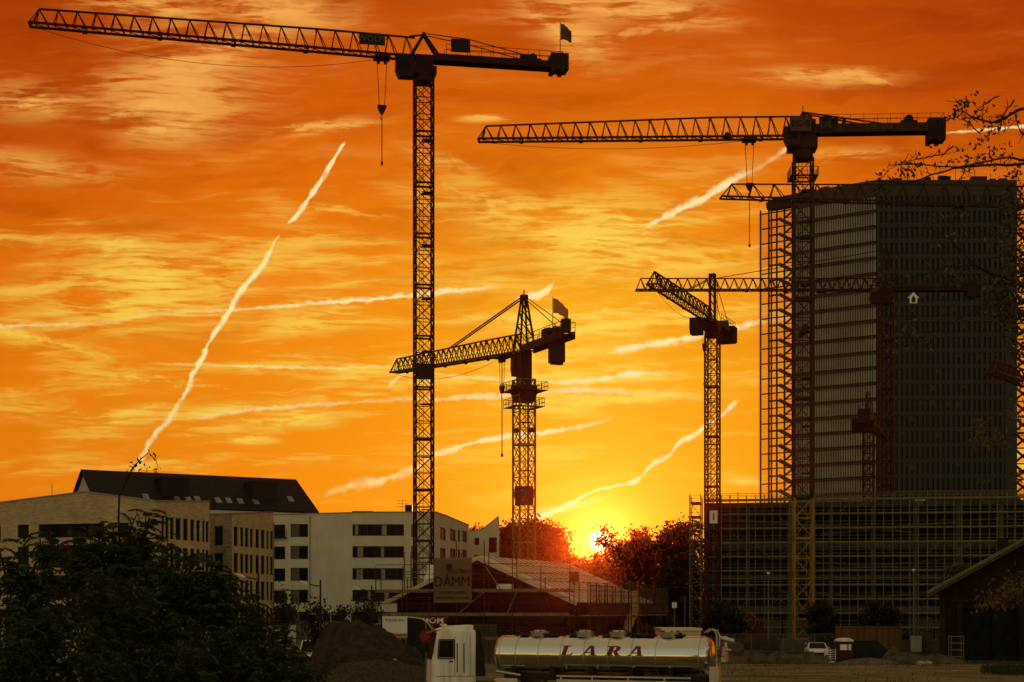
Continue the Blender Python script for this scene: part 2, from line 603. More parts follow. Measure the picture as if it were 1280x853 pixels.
def trail(pts, upright=False, wobble=0.05, soft=0.05):
    """pts: (px, py, half width, strength)"""
    pts = sorted(pts, key=lambda p: p[1] if upright else p[0])
    ai, bi = (1, 0) if upright else (0, 1)
    a0, a1 = pts[0][ai] / 100, pts[-1][ai] / 100
    bs = [p[bi] / 100 for p in pts]
    b0, b1 = min(bs) - .02, max(bs) + .02
    wmax = max(p[2] for p in pts) / 100
    kmax = max(p[3] for p in pts)
    t = lin(sv if upright else su, a0, a1)
    n = wt.nodes.new('ShaderNodeRGBCurve')
    wt.links.new(comb(t, t, t), n.inputs['Color'])
    for ci, vals in enumerate(([(b - b0) / (b1 - b0) for b in bs], [p[2] / 100 / wmax for p in pts], [p[3] / kmax for p in pts])):
        c = n.mapping.curves[ci]
        ts = [(p[ai] / 100 - a0) / (a1 - a0) for p in pts]
        c.points[0].location = (ts[0], vals[0])
        c.points[-1].location = (ts[-1], vals[-1])
        for q in range(1, len(pts) - 1):
            c.points.new(ts[q], vals[q])
        for q in c.points:
            q.handle_type = 'AUTO_CLAMPED' if ci == 0 else 'VECTOR'
    n.mapping.update()
    sp = wt.nodes.new('ShaderNodeSeparateColor')
    wt.links.new(n.outputs['Color'], sp.inputs[0])
    ctr = E.m('MULTIPLY_ADD', E(sp.outputs[0]), b1 - b0, b0)
    d = E.m('ABSOLUTE', (su if upright else sv) - ctr + wob * wobble + (wisp - .5) * .05)
    q = d / (E(sp.outputs[1]) * wmax * 0.95 * knot + 0.002)
    return sstep(q, 1.0, soft) * E(sp.outputs[2]) * kmax


# wisps: feathery streaks of cirrus where they stand
WISPS = [
    [(-20, 124, 8, 0), (0, 126, 14, .8), (60, 127, 15, 1), (109, 121, 6, 0)], [(110, 152, 4, 0), (150, 142, 9, .8), (204, 133, 11, .9), (262, 145, 5, 0)],
    [(150, 167, 3, 0), (190, 160, 10, .8), (235, 153, 9, .8), (266, 147, 3, 0)], [(335, 164, 2, 0), (375, 160, 6, .9), (430, 157, 6, .9), (475, 153, 2, 0)],
    [(110, 6, 5, 0), (160, 8, 12, .8), (220, 14, 12, .8), (262, 24, 4, 0)], [(285, 24, 6, 0), (330, 17, 14, .8), (370, 12, 13, .8), (415, 5, 4, 0)],
    [(170, 75, 6, 0), (230, 95, 16, .5), (280, 70, 16, .5), (345, 40, 6, 0)], [(360, 254, 2, 0), (420, 262, 6, .6), (517, 278, 3, 0)],
    [(540, 187, 3, 0), (565, 198, 7, .6), (596, 214, 3, 0)], [(540, 228, 3, 0), (600, 248, 7, .6), (660, 262, 8, .6), (705, 274, 3, 0)],
    [(120, 318, 5, 0), (140, 309, 14, .9), (165, 306, 12, .8), (190, 314, 4, 0)], [(55, 360, 3, 0), (110, 352, 8, .7), (170, 349, 8, .6), (230, 342, 3, 0)],
    [(130, 371, 4, 0), (200, 345, 10, .5), (270, 330, 10, .5), (330, 318, 4, 0)], [(-20, 408, 4, 0), (0, 412, 6, .6), (60, 428, 6, .6), (129, 448, 3, 0)],
    [(95, 468, 2, 0), (160, 473, 4.5, .6), (230, 478, 4.5, .6), (300, 488, 2, 0)], [(60, 540, 3, 0), (120, 530, 7, .5), (180, 512, 7, .5), (231, 492, 3, 0)],
    [(270, 514, 3, 0), (310, 521, 7, .7), (350, 527, 8, .8), (385, 522, 7, .8), (403, 514, 3, 0)], [(280, 552, 2, 0), (305, 550, 6, .8), (338, 547, 2, 0)],
    [(625, 506, 4, 0), (690, 502, 10, .8), (780, 498, 10, .9), (876, 494, 4, 0)], [(535, 428, 2, 0), (600, 440, 6, .6), (700, 452, 7, .6), (800, 448, 3, 0)],
    [(640, 0, 5, 0), (680, 26, 11, .8), (715, 48, 12, .8), (745, 66, 4, 0)], [(690, 2, 4, 0), (760, 12, 11, .7), (850, 14, 10, .6), (905, 24, 4, 0)], [(735, 60, 4, 0), (780, 42, 9, .6), (840, 34, 8, .5), (900, 24, 3, 0)],
    [(940, 96, 2, 0), (1000, 93, 8, .8), (1050, 92, 9, 1), (1095, 98, 10, 1), (1122, 107, 4, 0)], [(1010, 190, 2, 0), (1060, 193, 5.5, .7), (1125, 189, 2, 0)],
    [(576, 149, 2, 0), (600, 147, 4.5, 1), (640, 145, 2, 0)], [(690, 316, 5, 0), (740, 300, 14, .6), (800, 306, 12, .6), (850, 296, 5, 0)],
    [(690, 396, 3, 0), (740, 392, 7, .7), (800, 384, 8, .7), (880, 372, 3, 0)], [(560, 395, 3, 0), (640, 400, 6, .6), (720, 412, 7, .6), (790, 406, 3, 0)],
]
wsum = None
for w_ in WISPS:
    t_ = trail(w_, False, .22, 0.0)
    wsum = t_ if wsum is None else wsum + t_
dens = wsum * (0.12 + tex * 1.15) + cl * 0.8 * (0.05 + tex * 2.0 + sstep(1.0 - E.m('ABSOLUTE', puff * 2.0 - 1.0), .86, .99) * .35) + field * (0.06 + tex * 0.95) + sstep(thin, .57, .72) * env * .45
cloud = 1.0 - E.m('POWER', 2.718, dens * -1.4)

tr = trail([(431, 177, 1.5, 0), (429, 180, 3, 1), (405, 220, 5, 1.05), (385, 250, 5.5, 1), (365, 276, 5, .95), (358, 281, 3, 0)], True, .02)
tr = tr + trail([(349, 292, 2, 0), (345, 300, 3, .5), (336, 318, 5, .75), (318, 344, 6, .9), (300, 366, 6, .9), (283, 395, 5, .95), (266, 420, 5.2, .95),
                 (255, 445, 5.2, .95), (241, 470, 5.2, 1), (229, 496, 5, .95), (225, 501, 5, .35), (213, 525, 8, .55), (196, 540, 7, .6), (186, 556, 6, .65), (176, 574, 6, .6), (165, 600, 5, 0)], True, .10)
tr = tr + trail([(-200, 412, 4, 0), (0, 408, 4, .4), (110, 405, 4, .3), (200, 392, 4, .15), (300, 387, 3.5, .5), (400, 379, 4.5, .7), (480, 373, 5, .8), (540, 367, 6, .9), (590, 362, 5, .7), (628, 356, 4, 0)], False, .05)
tr = tr + trail([(806, 284, 3, 0), (815, 280, 5, .6), (840, 267, 8, .95), (870, 253, 9, 1), (900, 236, 10, .95), (925, 221, 8, .7), (945, 212, 6, .15), (965, 199, 6, .3), (985, 186, 6, .6), (1000, 180, 4, 0)], False, .03)
tr = tr + trail([(404, 622, 4, 0), (415, 615, 8, .5), (440, 608, 10, .55), (480, 599, 8, .65), (515, 589, 7, .5), (540, 571, 5, .6), (570, 561, 7, .9), (590, 553, 4, .9), (620, 549, 6, 1), (680, 541, 5, 1), (700, 538, 3.5, .9), (730, 533, 5, .95), (768, 523, 3, 0)], False, .10)
tr = tr + trail([(650, 656, 5, 0), (660, 652, 5, .3), (690, 641, 5, .8), (720, 626, 6, .95), (735, 618, 3.5, .9), (750, 613, 4, .9), (785, 604, 4, .95), (800, 598, 7, 1.1), (815, 582, 7, 1.1), (835, 571, 4, 1.05), (850, 553, 6.5, 1.1), (872, 540, 6, 1.05), (885, 530, 4, 1), (895, 523, 5, .9), (915, 508, 5, .7), (925, 500, 3, 0)], False, .10)
tr = tr + trail([(620, 655, 9, 0), (680, 641, 12, .35), (730, 630, 9, .3), (770, 618, 4, 0)], False, .06)
tr = tr + trail([(755, 442, 4, 0), (775, 438, 7, .75), (820, 429, 8, .8), (870, 421, 7, .75), (905, 411, 6, .7), (950, 404, 6, .7), (1000, 396, 5, 0)], False, .05)
tr = tr + trail([(1140, 168, 2, 0), (1200, 165, 2.6, .55), (1235, 162, 3, .85), (1300, 157, 3, .8), (1330, 155, 2, 0)], False, .0)
tr = tr + trail([(635, 382, 4, 0), (650, 374, 5, .7), (672, 369, 8, 1.1), (687, 361, 7, .95), (694, 352, 3, 0)], False, .04)
tr = tr + trail([(484, 484, 2, 0), (490, 479, 5, .7), (500, 470, 4, .5), (522, 455, 3, 0)], False, .02)
tr = tr + trail([(180, 455, 2, .0), (250, 456, 2.5, .4), (400, 460, 3, .45), (480, 459, 3, .2), (560, 470, 3, .4), (700, 477, 5, .6), (790, 468, 6, .8), (850, 466, 4, 0)], False, .06)
tr = tr + trail([(232, 528, 4, 0), (262, 520, 5, .3), (330, 511, 4.5, .45), (420, 505, 4, .35), (520, 499, 4, .35), (600, 496, 6, .6), (720, 489, 7, .5), (900, 500, 5, 0)], False, .08)
brk = wnoise(comb(su * 1.1, sv * 1.6, 8.0), 1.6, 3.0, 0.6)
tr = E.m('MINIMUM', tr * sstep(wisp, .28, .60, .55, 1.2) * sstep(brk, .28, .52, .6, 1.15), 1.0)

# colours: clouds pick up more light towards the sun
near = sstep(ang, 6.5, 0.8)
ccol = wmix(sstep(sv, 0.5, 4.2), srgb(252, 176, 82), srgb(255, 218, 84))
ccol = wmix(near, ccol, srgb(255, 230, 96))
tcol = wmix(sstep(sv, 1.5, 5.0), srgb(255, 234, 166), srgb(255, 246, 170))
# glow round the sun
g1 = E.m('POWER', 2.718, ang * ang * (-1.0 / (1.55 ** 2)))
g2 = E.m('POWER', 2.718, ang * ang * (-1.0 / (3.6 ** 2)))
g3 = E.m('POWER', 2.718, ang * (-1.0 / 0.20))
sky = wmix(g2 * 0.55, base, srgb(255, 186, 26))
mpg = wt.nodes.new('ShaderNodeMapping')
mpg.vector_type = 'TEXTURE'
wt.links.new(uv, mpg.inputs[0])
mpg.inputs['Location'].default_value = (7.3, 4.2, 0)
mpg.inputs['Scale'].default_value = (4.2, 3.0, 1)
gtg = wt.nodes.new('ShaderNodeTexGradient')
gtg.gradient_type = 'QUADRATIC_SPHERE'
wt.links.new(mpg.outputs[0], gtg.inputs[0])
sky = wmix(E(gtg.outputs['Fac']) * 0.62, sky, srgb(255, 196, 34))
sky = wmix(cloud * 0.97, sky, ccol)
# darker gaps between the clouds, overhead
gap = sstep(streak, 0.50, 0.34) * sstep(sv, 6.2, 1.5) * 0.30 + sstep(puff, .5, .34) * sstep(sv, 5.5, 2.0) * .10
dark = E.m('MINIMUM', gap + sstep(E.m('ABSOLUTE', su - 6.6), 2.6, 6.6) * sstep(sv, 4.2, -.6) * .75, .85)
dark = dark * (1.0 - cloud * 0.95)
sky = wmix(dark, sky, srgb(158, 50, 2))
sky = wmix(g1 * 0.70, sky, srgb(255, 222, 52))
sky = wmix(tr * 1.05, sky, tcol)
sky = wmix(g3, sky, (1.6, 1.25, 0.35))
sky = wmix(sstep(ang, 0.14, 0.095), sky, (5.0, 4.2, 2.2))

# the half of the sky behind the camera: grey evening blue over a glowing band
back = ramp(lin(dz, 0.0, 1.0), [(0.0, (1.5, .88, .19)), (0.05, (1.35, .84, .20)), (0.12, (.60, .50, .24)), (0.30, (.45, .44, .30)), (1.0, (.33, .33, .24))])
sky = wmix(sstep(dy, 0.25, -0.1), sky, back)
sky = wmix(sstep(dz, 0.45, 0.85), sky, (.36, .28, .14))
sky = wmix(sstep(dz, 0.0, -0.03), sky, (.03, .022, .012))
ns = wt.nodes.new('ShaderNodeTexSky')
ns.sky_type = 'NISHITA'
ns.sun_disc = False
ns.sun_elevation = math.asin(sund.z)
ns.sun_rotation = math.atan2(sund.x, sund.y)
bg1 = wt.nodes.new('ShaderNodeBackground')
wt.links.new(sky, bg1.inputs['Color'])
bg1.inputs['Strength'].default_value = 1.0
bg2 = wt.nodes.new('ShaderNodeBackground')
wt.links.new(wmix(1.0, ns.outputs['Color'], (.16, .05, .006), 'MULTIPLY'), bg2.inputs['Color'])
bg2.inputs['Strength'].default_value = 0.05
ad = wt.nodes.new('ShaderNodeAddShader')
wt.links.new(bg1.outputs[0], ad.inputs[0])
wt.links.new(bg2.outputs[0], ad.inputs[1])
wo = wt.nodes.new('ShaderNodeOutputWorld')
wt.links.new(ad.outputs[0], wo.inputs['Surface'])
W.cycles.sampling_method = 'MANUAL'
W.cycles.sample_map_resolution = 512

sl = bpy.data.lights.new('sun', 'SUN')
sl.energy = 2.6
sl.angle = R(0.5)
sl.color = (1.0, 0.58, 0.18)
so = bpy.data.objects.new('sun', sl)
COL.objects.link(so)
so.rotation_euler = (-sund).to_track_quat('-Z', 'Y').to_euler()
so.location = (0, 0, 100)

vs = SC.view_settings
vs.view_transform = 'Standard'
vs.look = 'None'
vs.exposure = 0.0
vs.gamma = 1.0
vs.use_curve_mapping = False
SC.cycles.max_bounces = 6
SC.cycles.diffuse_bounces = 2
SC.cycles.glossy_bounces = 3
SC.cycles.transparent_max_bounces = 12
SC.cycles.transmission_bounces = 4
SC.cycles.use_adaptive_sampling = True
SC.cycles.adaptive_threshold = 0.02
# ------------------------------------------------------------------ tower cranes
def mast_mesh(w, z0, z1, bay, leg, br, style='X', frame_every=0):
    mb = MB()
    h = w / 2
    cs = [(-h, -h), (h, -h), (h, h), (-h, h)]
    for x, y in cs:
        mb.beam((x, y, z0), (x, y, z1), leg)
    n = max(1, round((z1 - z0) / bay))
    b = (z1 - z0) / n
    for i in range(n + 1):
        z = z0 + i * b
        heavy = frame_every and i % frame_every == 0
        for k in range(4):
            p, q = cs[k], cs[(k + 1) % 4]
            mb.beam((*p, z), (*q, z), br * (2.4 if heavy else 1.0))
        if i == n:
            break
        for k in range(4):
            p, q = cs[k], cs[(k + 1) % 4]
            if style == 'X':
                mb.beam((*p, z), (*q, z + b), br)
                mb.beam((*q, z), (*p, z + b), br)
            else:
                if (i + k) % 2:
                    p, q = q, p
                mb.beam((*p, z), (*q, z + b), br)
    return mb


def ladder_mesh(w, z0, z1):
    mb = MB()
    x, y = w * .12, -w * .1
    for k in (-.22, .22):
        mb.beam((x + k, y, z0), (x + k, y, z1), .05)
    z = z0
    while z < z1:
        mb.beam((x - .22, y, z), (x + .22, y, z), .04)
        z += .45
    z = z0 + 3
    while z < z1 - 2:                       # resting platforms
        mb.box((-w * .4, -w * .4, z), (w * .1, w * .4, z + .06))
        z += 6
    return mb


def jib_mesh(x0, L, zb, inc, d0, d1, hw, bays, chord, br, tip_cut=True, flat_pairs=True):
    mb = MB()

    def bz(x):
        return zb + inc * (x - x0)

    def dep(x):
        t = (x - x0) / (L - x0)
        return d0 + (d1 - d0) * max(0, (t - .25) / .75)
    xs = [x0 + (L - x0) * i / bays for i in range(bays + 1)]
    for sgn in (-1, 1):
        mb.beam((x0, sgn * hw, bz(x0)), (L, sgn * hw, bz(L)), chord, chord * 1.3)
    for i in range(bays):
        a, c = xs[i], xs[i + 1]
        m = (a + c) / 2
        ta, tc_, tm = a + .18 * (c - a), c + .18 * (c - a), m
        for sgn in (-1, 1):
            mb.beam((a, sgn * hw, bz(a)), (tm, 0, bz(tm) + dep(tm)), br)
            mb.beam((tm, 0, bz(tm) + dep(tm)), (tm + (c - a) * .22, sgn * hw, bz(tm + (c - a) * .22)), br) if flat_pairs else \
                mb.beam((tm, 0, bz(tm) + dep(tm)), (c, sgn * hw, bz(c)), br)
        mb.beam((a, -hw, bz(a)), (c, hw, bz(c)), br * .8)
        mb.beam((a, -hw, bz(a)), (a, hw, bz(a)), br)
        if i < bays - 1:
            n = xs[i + 1] + (xs[i + 2] - xs[i + 1]) / 2
            mb.beam((tm, 0, bz(tm) + dep(tm)), (n, 0, bz(n) + dep(n)), chord * .95)
    mb.beam((x0, 0, bz(x0) + dep(x0)), ((xs[0] + xs[1]) / 2, 0, bz(x0) + dep(x0)), chord * .95)
    mb.beam((x0, -hw, bz(x0)), (x0, hw, bz(x0)), chord)
    e = (xs[-2] + xs[-1]) / 2
    for sgn in (-1, 1):
        mb.beam((e, 0, bz(e) + dep(e)), (L, sgn * hw, bz(L)), br)
    mb.beam((L, -hw, bz(L)), (L, hw, bz(L)), chord)
    for k in range(2, bays, 4):             # heavier joints between jib sections
        x = xs[k]
        t = (xs[k] + xs[k - 1]) / 2
        for sgn in (-1, 1):
            mb.beam((t + .1, 0, bz(t) + dep(t)), (t + .1, sgn * hw * .2, bz(t) + dep(t) * .8), br * 2.2)
            mb.beam((x, sgn * hw, bz(x) - .12), (x + .5, sgn * hw, bz(x) - .12), chord * 1.2)
    return mb, bz, dep


def counter_mesh(x0, L, zb, hw, rail=1.1, hgt=.55):
    mb = MB()
    for sgn in (-1, 1):
        mb.box((-L, sgn * hw - .12, zb), (x0, sgn * hw + .12, zb + hgt))
    mb.box((-L, -hw, zb + hgt * .55), (x0, hw, zb + hgt * .55 + .08))
    x = x0 - .5
    while x > -L:
        mb.beam((x, -hw, zb + .2), (x - .8, hw, zb + .2), .1)
        x -= 1.6
    return mb


def rail_mesh(x0, x1, hw, z, h=1.1, step=1.5):
    mb = MB()
    n = max(1, round(abs(x1 - x0) / step))
    for sgn in (-1, 1):
        for i in range(n + 1):
            x = x0 + (x1 - x0) * i / n
            mb.beam((x, sgn * hw, z), (x, sgn * hw, z + h), .05)
        for k in (.5, 1.0):
            mb.beam((x0, sgn * hw, z + h * k), (x1, sgn * hw, z + h * k), .05)
    mb.beam((x1, -hw, z + h), (x1, hw, z + h), .05)
    return mb


def ring_platform(w, z, over):
    """walkway with a railing round the mast"""
    mb = MB()
    a = w / 2 + over
    b = w / 2 + .1
    for lo, hi in (((-a, -a), (a, -b)), ((-a, b), (a, a)), ((-a, -b), (-b, b)), ((b, -b), (a, b))):
        mb.box((*lo, z), (*hi, z + .08))
    n = 5
    for k in range(4):
        ca, sa = math.cos(k * math.pi / 2), math.sin(k * math.pi / 2)
        for i in range(n + 1):
            t = -a + 2 * a * i / n
            x, y = t * ca - a * sa * -1, t * sa + a * ca * -1
            mb.beam((x, y, z), (x, y, z + 1.1), .05)
        p = (-a * ca + a * sa, -a * sa - a * ca)
        q = (a * ca + a * sa, a * sa - a * ca)
        for hh in (.55, 1.1):
            mb.beam((*p, z + hh), (*q, z + hh), .06)
    return mb


def cab_mesh(c, sx, sy, sz):
    """operator's cab: body tapered to the front, roof lip"""
    x, y, z = c
    mb = MB()
    poly = [(x - sx / 2, y - sy / 2, z), (x + sx * .3, y - sy / 2, z), (x + sx / 2, y - sy / 2, z + sz * .35), (x + sx * .46, y - sy / 2, z + sz), (x - sx / 2, y - sy / 2, z + sz)]
    mb.prism(poly, (0, sy, 0))
    mb.box((x - sx / 2 - .06, y - sy / 2 - .06, z + sz), (x + sx / 2, y + sy / 2 + .06, z + sz + .08))
    return mb


def hook_set(root, x, zb, z_hook, z_end, hw, matr, spread=.55, big=1.0):
    """trolley, hoist ropes, hook block and the sling hanging from it"""
    t = MB()
    t.box((x - .9 * big, -hw - .1, zb - .42), (x + .9 * big, hw + .1, zb - .18))
    for a in (-.7, .7):
        for sgn in (-1, 1):
            t.tube((x + a * big, sgn * hw - .08, zb - .1), (x + a * big, sgn * hw + .08, zb - .1), .16, n=8)
    t.box((x - .55 * big, -.3, zb - .9), (x - .25 * big, .3, zb - .42))
    t.box((x + .25 * big, -.3, zb - .9), (x + .55 * big, .3, zb - .42))
    t.build('trolley', matr, root)
    r = MB()
    for a in (-spread, spread):
        for sgn in (-.12, .12):
            r.beam((x + a * big, sgn, zb - .8), (x + a * .55 * big, sgn, z_hook + .5), .045)
    r.build('hoist_rope', M['rope'], root)
    h = MB()
    h.prism([(x - .5 * big, -.18, z_hook + .55), (x + .5 * big, -.18, z_hook + .55), (x + .5 * big, -.18, z_hook + .25), (x + .14, -.18, z_hook - .45), (x - .14, -.18, z_hook - .45), (x - .5 * big, -.18, z_hook + .25)], (0, .36, 0))
    hb = h.build('hook_block', M['dark'], root)
    k = MB()
    pts = [Vector((x, 0, z_hook - .45)), Vector((x, 0, z_hook - .7))] + [Vector((x + .16 * math.sin(a), 0, z_hook - .9 + .16 * math.cos(a))) for a in [R(d) for d in range(20, 250, 30)]]
    k.path(pts, .05, 6)
    k.build('hook', M['dark'], hb)
    s = MB()
    s.beam((x, 0, z_hook - .9), (x, 0, z_end), .09)
    s.box((x - .12, -.12, z_end), (x + .12, .12, z_end + .35))
    s.build('sling', M['rope'], root)


def sag_rope(root, x0, x1, za, zc, sag):
    mb = MB()
    pts = [Vector((x0 + (x1 - x0) * i / 20, 0, za + (zc - za) * i / 20 - sag * 4 * (i / 20) * (1 - i / 20))) for i in range(21)]
    mb.path(pts, .028, 4)
    mb.build('trolley_rope', M['rope'], root)


def slab_weight(root, x, zt, n, w, h, hw):
    mb = MB()
    for i in range(n):
        mb.box((x + i * (w + .05), -hw, zt - h - (.25 if i % 2 else 0)), (x + i * (w + .05) + w, hw, zt))
    mb.build('counterweight', M['concrete_block'], root)


def foundation(root, w):
    mb = MB()
    mb.box((-w * 1.4, -w * 1.4, 0), (w * 1.4, w * 1.4, .9))
    mb.build('foundation', M['concrete'], root)


def side_panel(root, name, x0, x1, z0, z1, y, m, txt=None, tm=None, size=.8, frame=None, flip=True):
    """a flat sign bolted to the crane's side that looks along local +y"""
    mb = MB()
    mb.box((x0, y - .05, z0), (x1, y + .05, z1))
    p = mb.build(name, m, root)
    if frame:
        fr = MB()
        for a, b in (((x0, y + .06, z0), (x1, y + .06, z0)), ((x1, y + .06, z0), (x1, y + .06, z1)), ((x1, y + .06, z1), (x0, y + .06, z1)), ((x0, y + .06, z1), (x0, y + .06, z0))):
            fr.beam(a, b, .08)
        fr.build('sign_frame', frame, p)
    if txt:
        t = text_mb(txt, size, .03)
        t.build('lettering', tm, p, xf=plane_xf(((x0 + x1) / 2, y + .075, (z0 + z1) / 2), (-1, 0, 0), (0, 0, 1)))
    return p


def flag_on(root, x, z0, z1, length, hh, m, ang_, droop=.5):
    side = 1
    mb = MB()
    mb.tube((x, 0, z0), (x, 0, z1), .05, .035, 6)
    pole = mb.build('flag_pole', M['dark'], root)
    f = MB()
    nx, nz = 10, 4
    g = [[((.06 + length * i / nx), .14 * math.sin(i * 1.1) * i / nx, z1 - .15 - hh * (1 - .3 * i / nx) * j / nz - droop * (i / nx) ** 1.5 - .05 * math.sin(i * 1.7)) for j in range(nz + 1)] for i in range(nx + 1)]
    vs = [p for r in g for p in r] + [(a, b + .02, c) for r in g for (a, b, c) in r]
    n0 = (nx + 1) * (nz + 1)
    fs = []
    for i in range(nx):
        for j in range(nz):
            a = i * (nz + 1) + j
            q = (a, a + 1, a + nz + 2, a + nz + 1)
            fs.append(q)
            fs.append(tuple(n0 + k for k in reversed(q)))
    for i in range(nx):
        for j in (0, nz):
            a = i * (nz + 1) + j
            fs.append((a, a + nz + 1, n0 + a + nz + 1, n0 + a))
    for j in range(nz):
        for i in (0, nx):
            a = i * (nz + 1) + j
            fs.append((a, a + 1, n0 + a + 1, n0 + a))
    f.add(vs, fs)
    f.build('flag', m, pole, smooth=True, xf=Matrix.Translation((x, 0, 0)) @ Matrix.Rotation(-ang_, 4, 'Z'))


CG = 'tower cranes over the building site'


def crane(label, x, y, ang_, w, mast_z, paint, mast_paint=None, bay=None, style='X', every=3, leg=.2, br=.085, lower=None):
    root = thing('tower_crane', label, 'crane', (x, y, 0), ang_, CG)
    foundation(root, w)
    z0 = .9
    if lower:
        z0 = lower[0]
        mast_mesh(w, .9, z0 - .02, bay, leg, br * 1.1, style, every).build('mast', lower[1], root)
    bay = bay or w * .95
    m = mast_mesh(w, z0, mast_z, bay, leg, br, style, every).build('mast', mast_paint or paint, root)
    ladder_mesh(w, 1.0, mast_z).build('ladder', M['dark'], m)
    return root


# --- the tallest crane, at left: flat-topped A frame, cab below the jib, flag on the counterweight
x1, y1 = GX(529.5, 182), 182.0
tip = (GX(37, 174), 174.0)
a1 = math.atan2(tip[1] - y1, tip[0] - x1)
L1 = math.hypot(tip[1] - y1, tip[0] - x1)
c1 = crane('dark red tower crane with the tallest mast and a flag on its counterweight', x1, y1, a1, 2.0, 64.6, M['crane_darkred'], bay=1.95, every=3)
zb = 67.3
jm, bz, dep = jib_mesh(1.0, L1, zb, 1.0 / 42, 2.35, 1.75, .75, 21, .19, .085)
jb = jm.build('jib', M['crane_darkred'], c1)
mb = MB()                                                          # slewing ring and turntable
mb.tube((0, 0, 64.6), (0, 0, 65.3), 1.25, n=16)
mb.box((-1.35, -1.2, 65.3), (1.35, 1.2, 66.2))
mb.box((-1.0, -1.0, 66.2), (1.0, 1.0, 67.5))
mb.build('slewing_unit', M['crane_darkred'], c1)
mb = MB()
for sgn in (-1, 1):
    mb.beam((1.6, sgn * .7, 67.3), (0, sgn * .25, 70.1), .26)
    mb.beam((-1.9, sgn * .7, 67.3), (0, sgn * .25, 70.1), .26)
mb.beam((0, -.4, 70.1), (0, .4, 70.1), .3)
mb.beam((.0, -.3, 70.1), (1.6, 0, 69.75), .22)
mb.build('apex_frame', M['crane_darkred'], c1)
mb = MB()
for sgn in (-1, 1):
    mb.beam((0, sgn * .3, 70.1), (-5, sgn * .8, 69.6), .09)
    mb.beam((-5, sgn * .8, 69.6), (-11.8, sgn * .8, 68.2), .09)
mb.build('tie_bar', M['dark'], c1)
cb = cab_mesh((2.3, .7, 64.8), 2.0, 1.5, 2.4).build('cab', M['crane_darkred'], c1)
mb = MB()
mb.box((1.7, 1.46, 65.6), (2.9, 1.49, 66.9))
mb.build('window', M['pane'], cb)
counter_mesh(-1.0, 16.2, 67.0, .8, hgt=.75).build('counter_jib', M['crane_darkred'], c1)
rail_mesh(-2.5, -16.0, .95, 67.7, 1.15, 1.4).build('railing', M['dark'], c1)
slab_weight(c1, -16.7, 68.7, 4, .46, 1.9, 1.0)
mb = MB()
mb.tube((-12.6, -.5, 68.1), (-12.6, .5, 68.1), .5, n=14)
mb.box((-13.6, -.6, 67.6), (-11.6, .6, 68.0))
mb.box((-12.2, -.4, 68.2), (-11.2, .4, 68.5))
mb.build('hoist_winch', M['dark'], c1)
side_panel(c1, 'sign_board', -5.2, -3.0, 68.0, 69.5, .98, M['black'])
side_panel(c1, 'name_board', 4.5, 7.4, 68.2, 69.5, .95, M['black'], 'WOLFF', M['dim_letter'], 1.0)
hook_set(c1, 4.75, bz(4.75), 61.2, 55.0, .75, M['crane_darkred'])
sag_rope(c1, L1 - .5, 5.2, bz(L1) - .25, zb - .35, 2.3)
flag_on(c1, -15.9, 68.6, 72.6, 1.25, 1.9, M['flag'], a1, 1.0)
side_panel(c1, 'mast_board', -.9, .9, 30.7, 32.5, 1.12, M['black'], None)

# --- the long crane at right, yellow mast in front of the scaffolding
x2, y2 = GX(1003.5, 204), 204.0
tip = (GX(598, 206), 206.0)
a2 = math.atan2(tip[1] - y2, tip[0] - x2)
L2 = math.hypot(tip[1] - y2, tip[0] - x2)
c2 = crane('yellow tower crane with an EC-B board, its mast before the scaffolded building', x2, y2, a2, 2.3, 62.0, M['crane_yellow_shaded'], bay=2.5, style='K', every=5, leg=.24, br=.11, lower=(18.9, M['crane_yellow']))  # mast above the scaffold in the darker copy, its backlit shade painted in
zb = 64.9
jm, bz, dep = jib_mesh(1.2, L2, zb, .2 / 41, 2.65, 1.8, .8, 21, .2, .095)
jm.build('jib', M['crane_yellow_shaded'], c2)
mb = MB()
mb.tube((0, 0, 62.0), (0, 0, 63.2), 1.3, n=16)
mb.box((-1.7, -1.4, 63.2), (1.9, 1.4, 64.6))
mb.box((-1.5, -1.1, 64.6), (1.4, 1.1, 66.9))
mb.build('slewing_unit', M['crane_yellow_shaded'], c2)
ring_platform(2.3, 59.6, .6).build('walkway', M['dark'], c2)
cb = cab_mesh((1.5, 1.1, 63.4), 2.0, 1.5, 2.3).build('cab', M['crane_yellow_shaded'], c2)
MBw = MB(); MBw.box((.9, 1.86, 64.2), (2.1, 1.89, 65.3)); MBw.build('window', M['pane'], cb)
mb = MB()
for sgn in (-1, 1):
    mb.beam((1.4, sgn * .5, 65.2), (0, sgn * .2, 68.1), .22)
    mb.beam((-1.4, sgn * .5, 65.2), (0, sgn * .2, 68.1), .22)
mb.beam((0, 0, 67.8), (0, 0, 68.9), .1)
mb.build('apex_frame', M['crane_yellow_shaded'], c2)
mb = MB()
for sgn in (-1, 1):
    mb.beam((0, sgn * .3, 68.0), (-10.2, sgn * .85, 66.2), .16)
mb.build('tie_bar', M['dark'], c2)
counter_mesh(-1.2, 17.6, 65.2, .9, hgt=1.1).build('counter_jib', M['crane_yellow_shaded'], c2)
rail_mesh(-2.5, -17.6, 1.0, 66.3, 1.15, 1.6).build('railing', M['dark'], c2)
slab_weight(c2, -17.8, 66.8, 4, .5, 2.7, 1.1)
mb = MB()
mb.tube((-13.3, -.6, 66.9), (-13.3, .6, 66.9), .55, n=14)
mb.box((-14.3, -.7, 66.3), (-12.3, .7, 66.7))
mb.box((-4.4, -.5, 66.3), (-3.6, .5, 67.2))
mb.box((-5.4, -.4, 66.3), (-5.0, .4, 67.0))
mb.build('hoist_winch', M['dark'], c2)
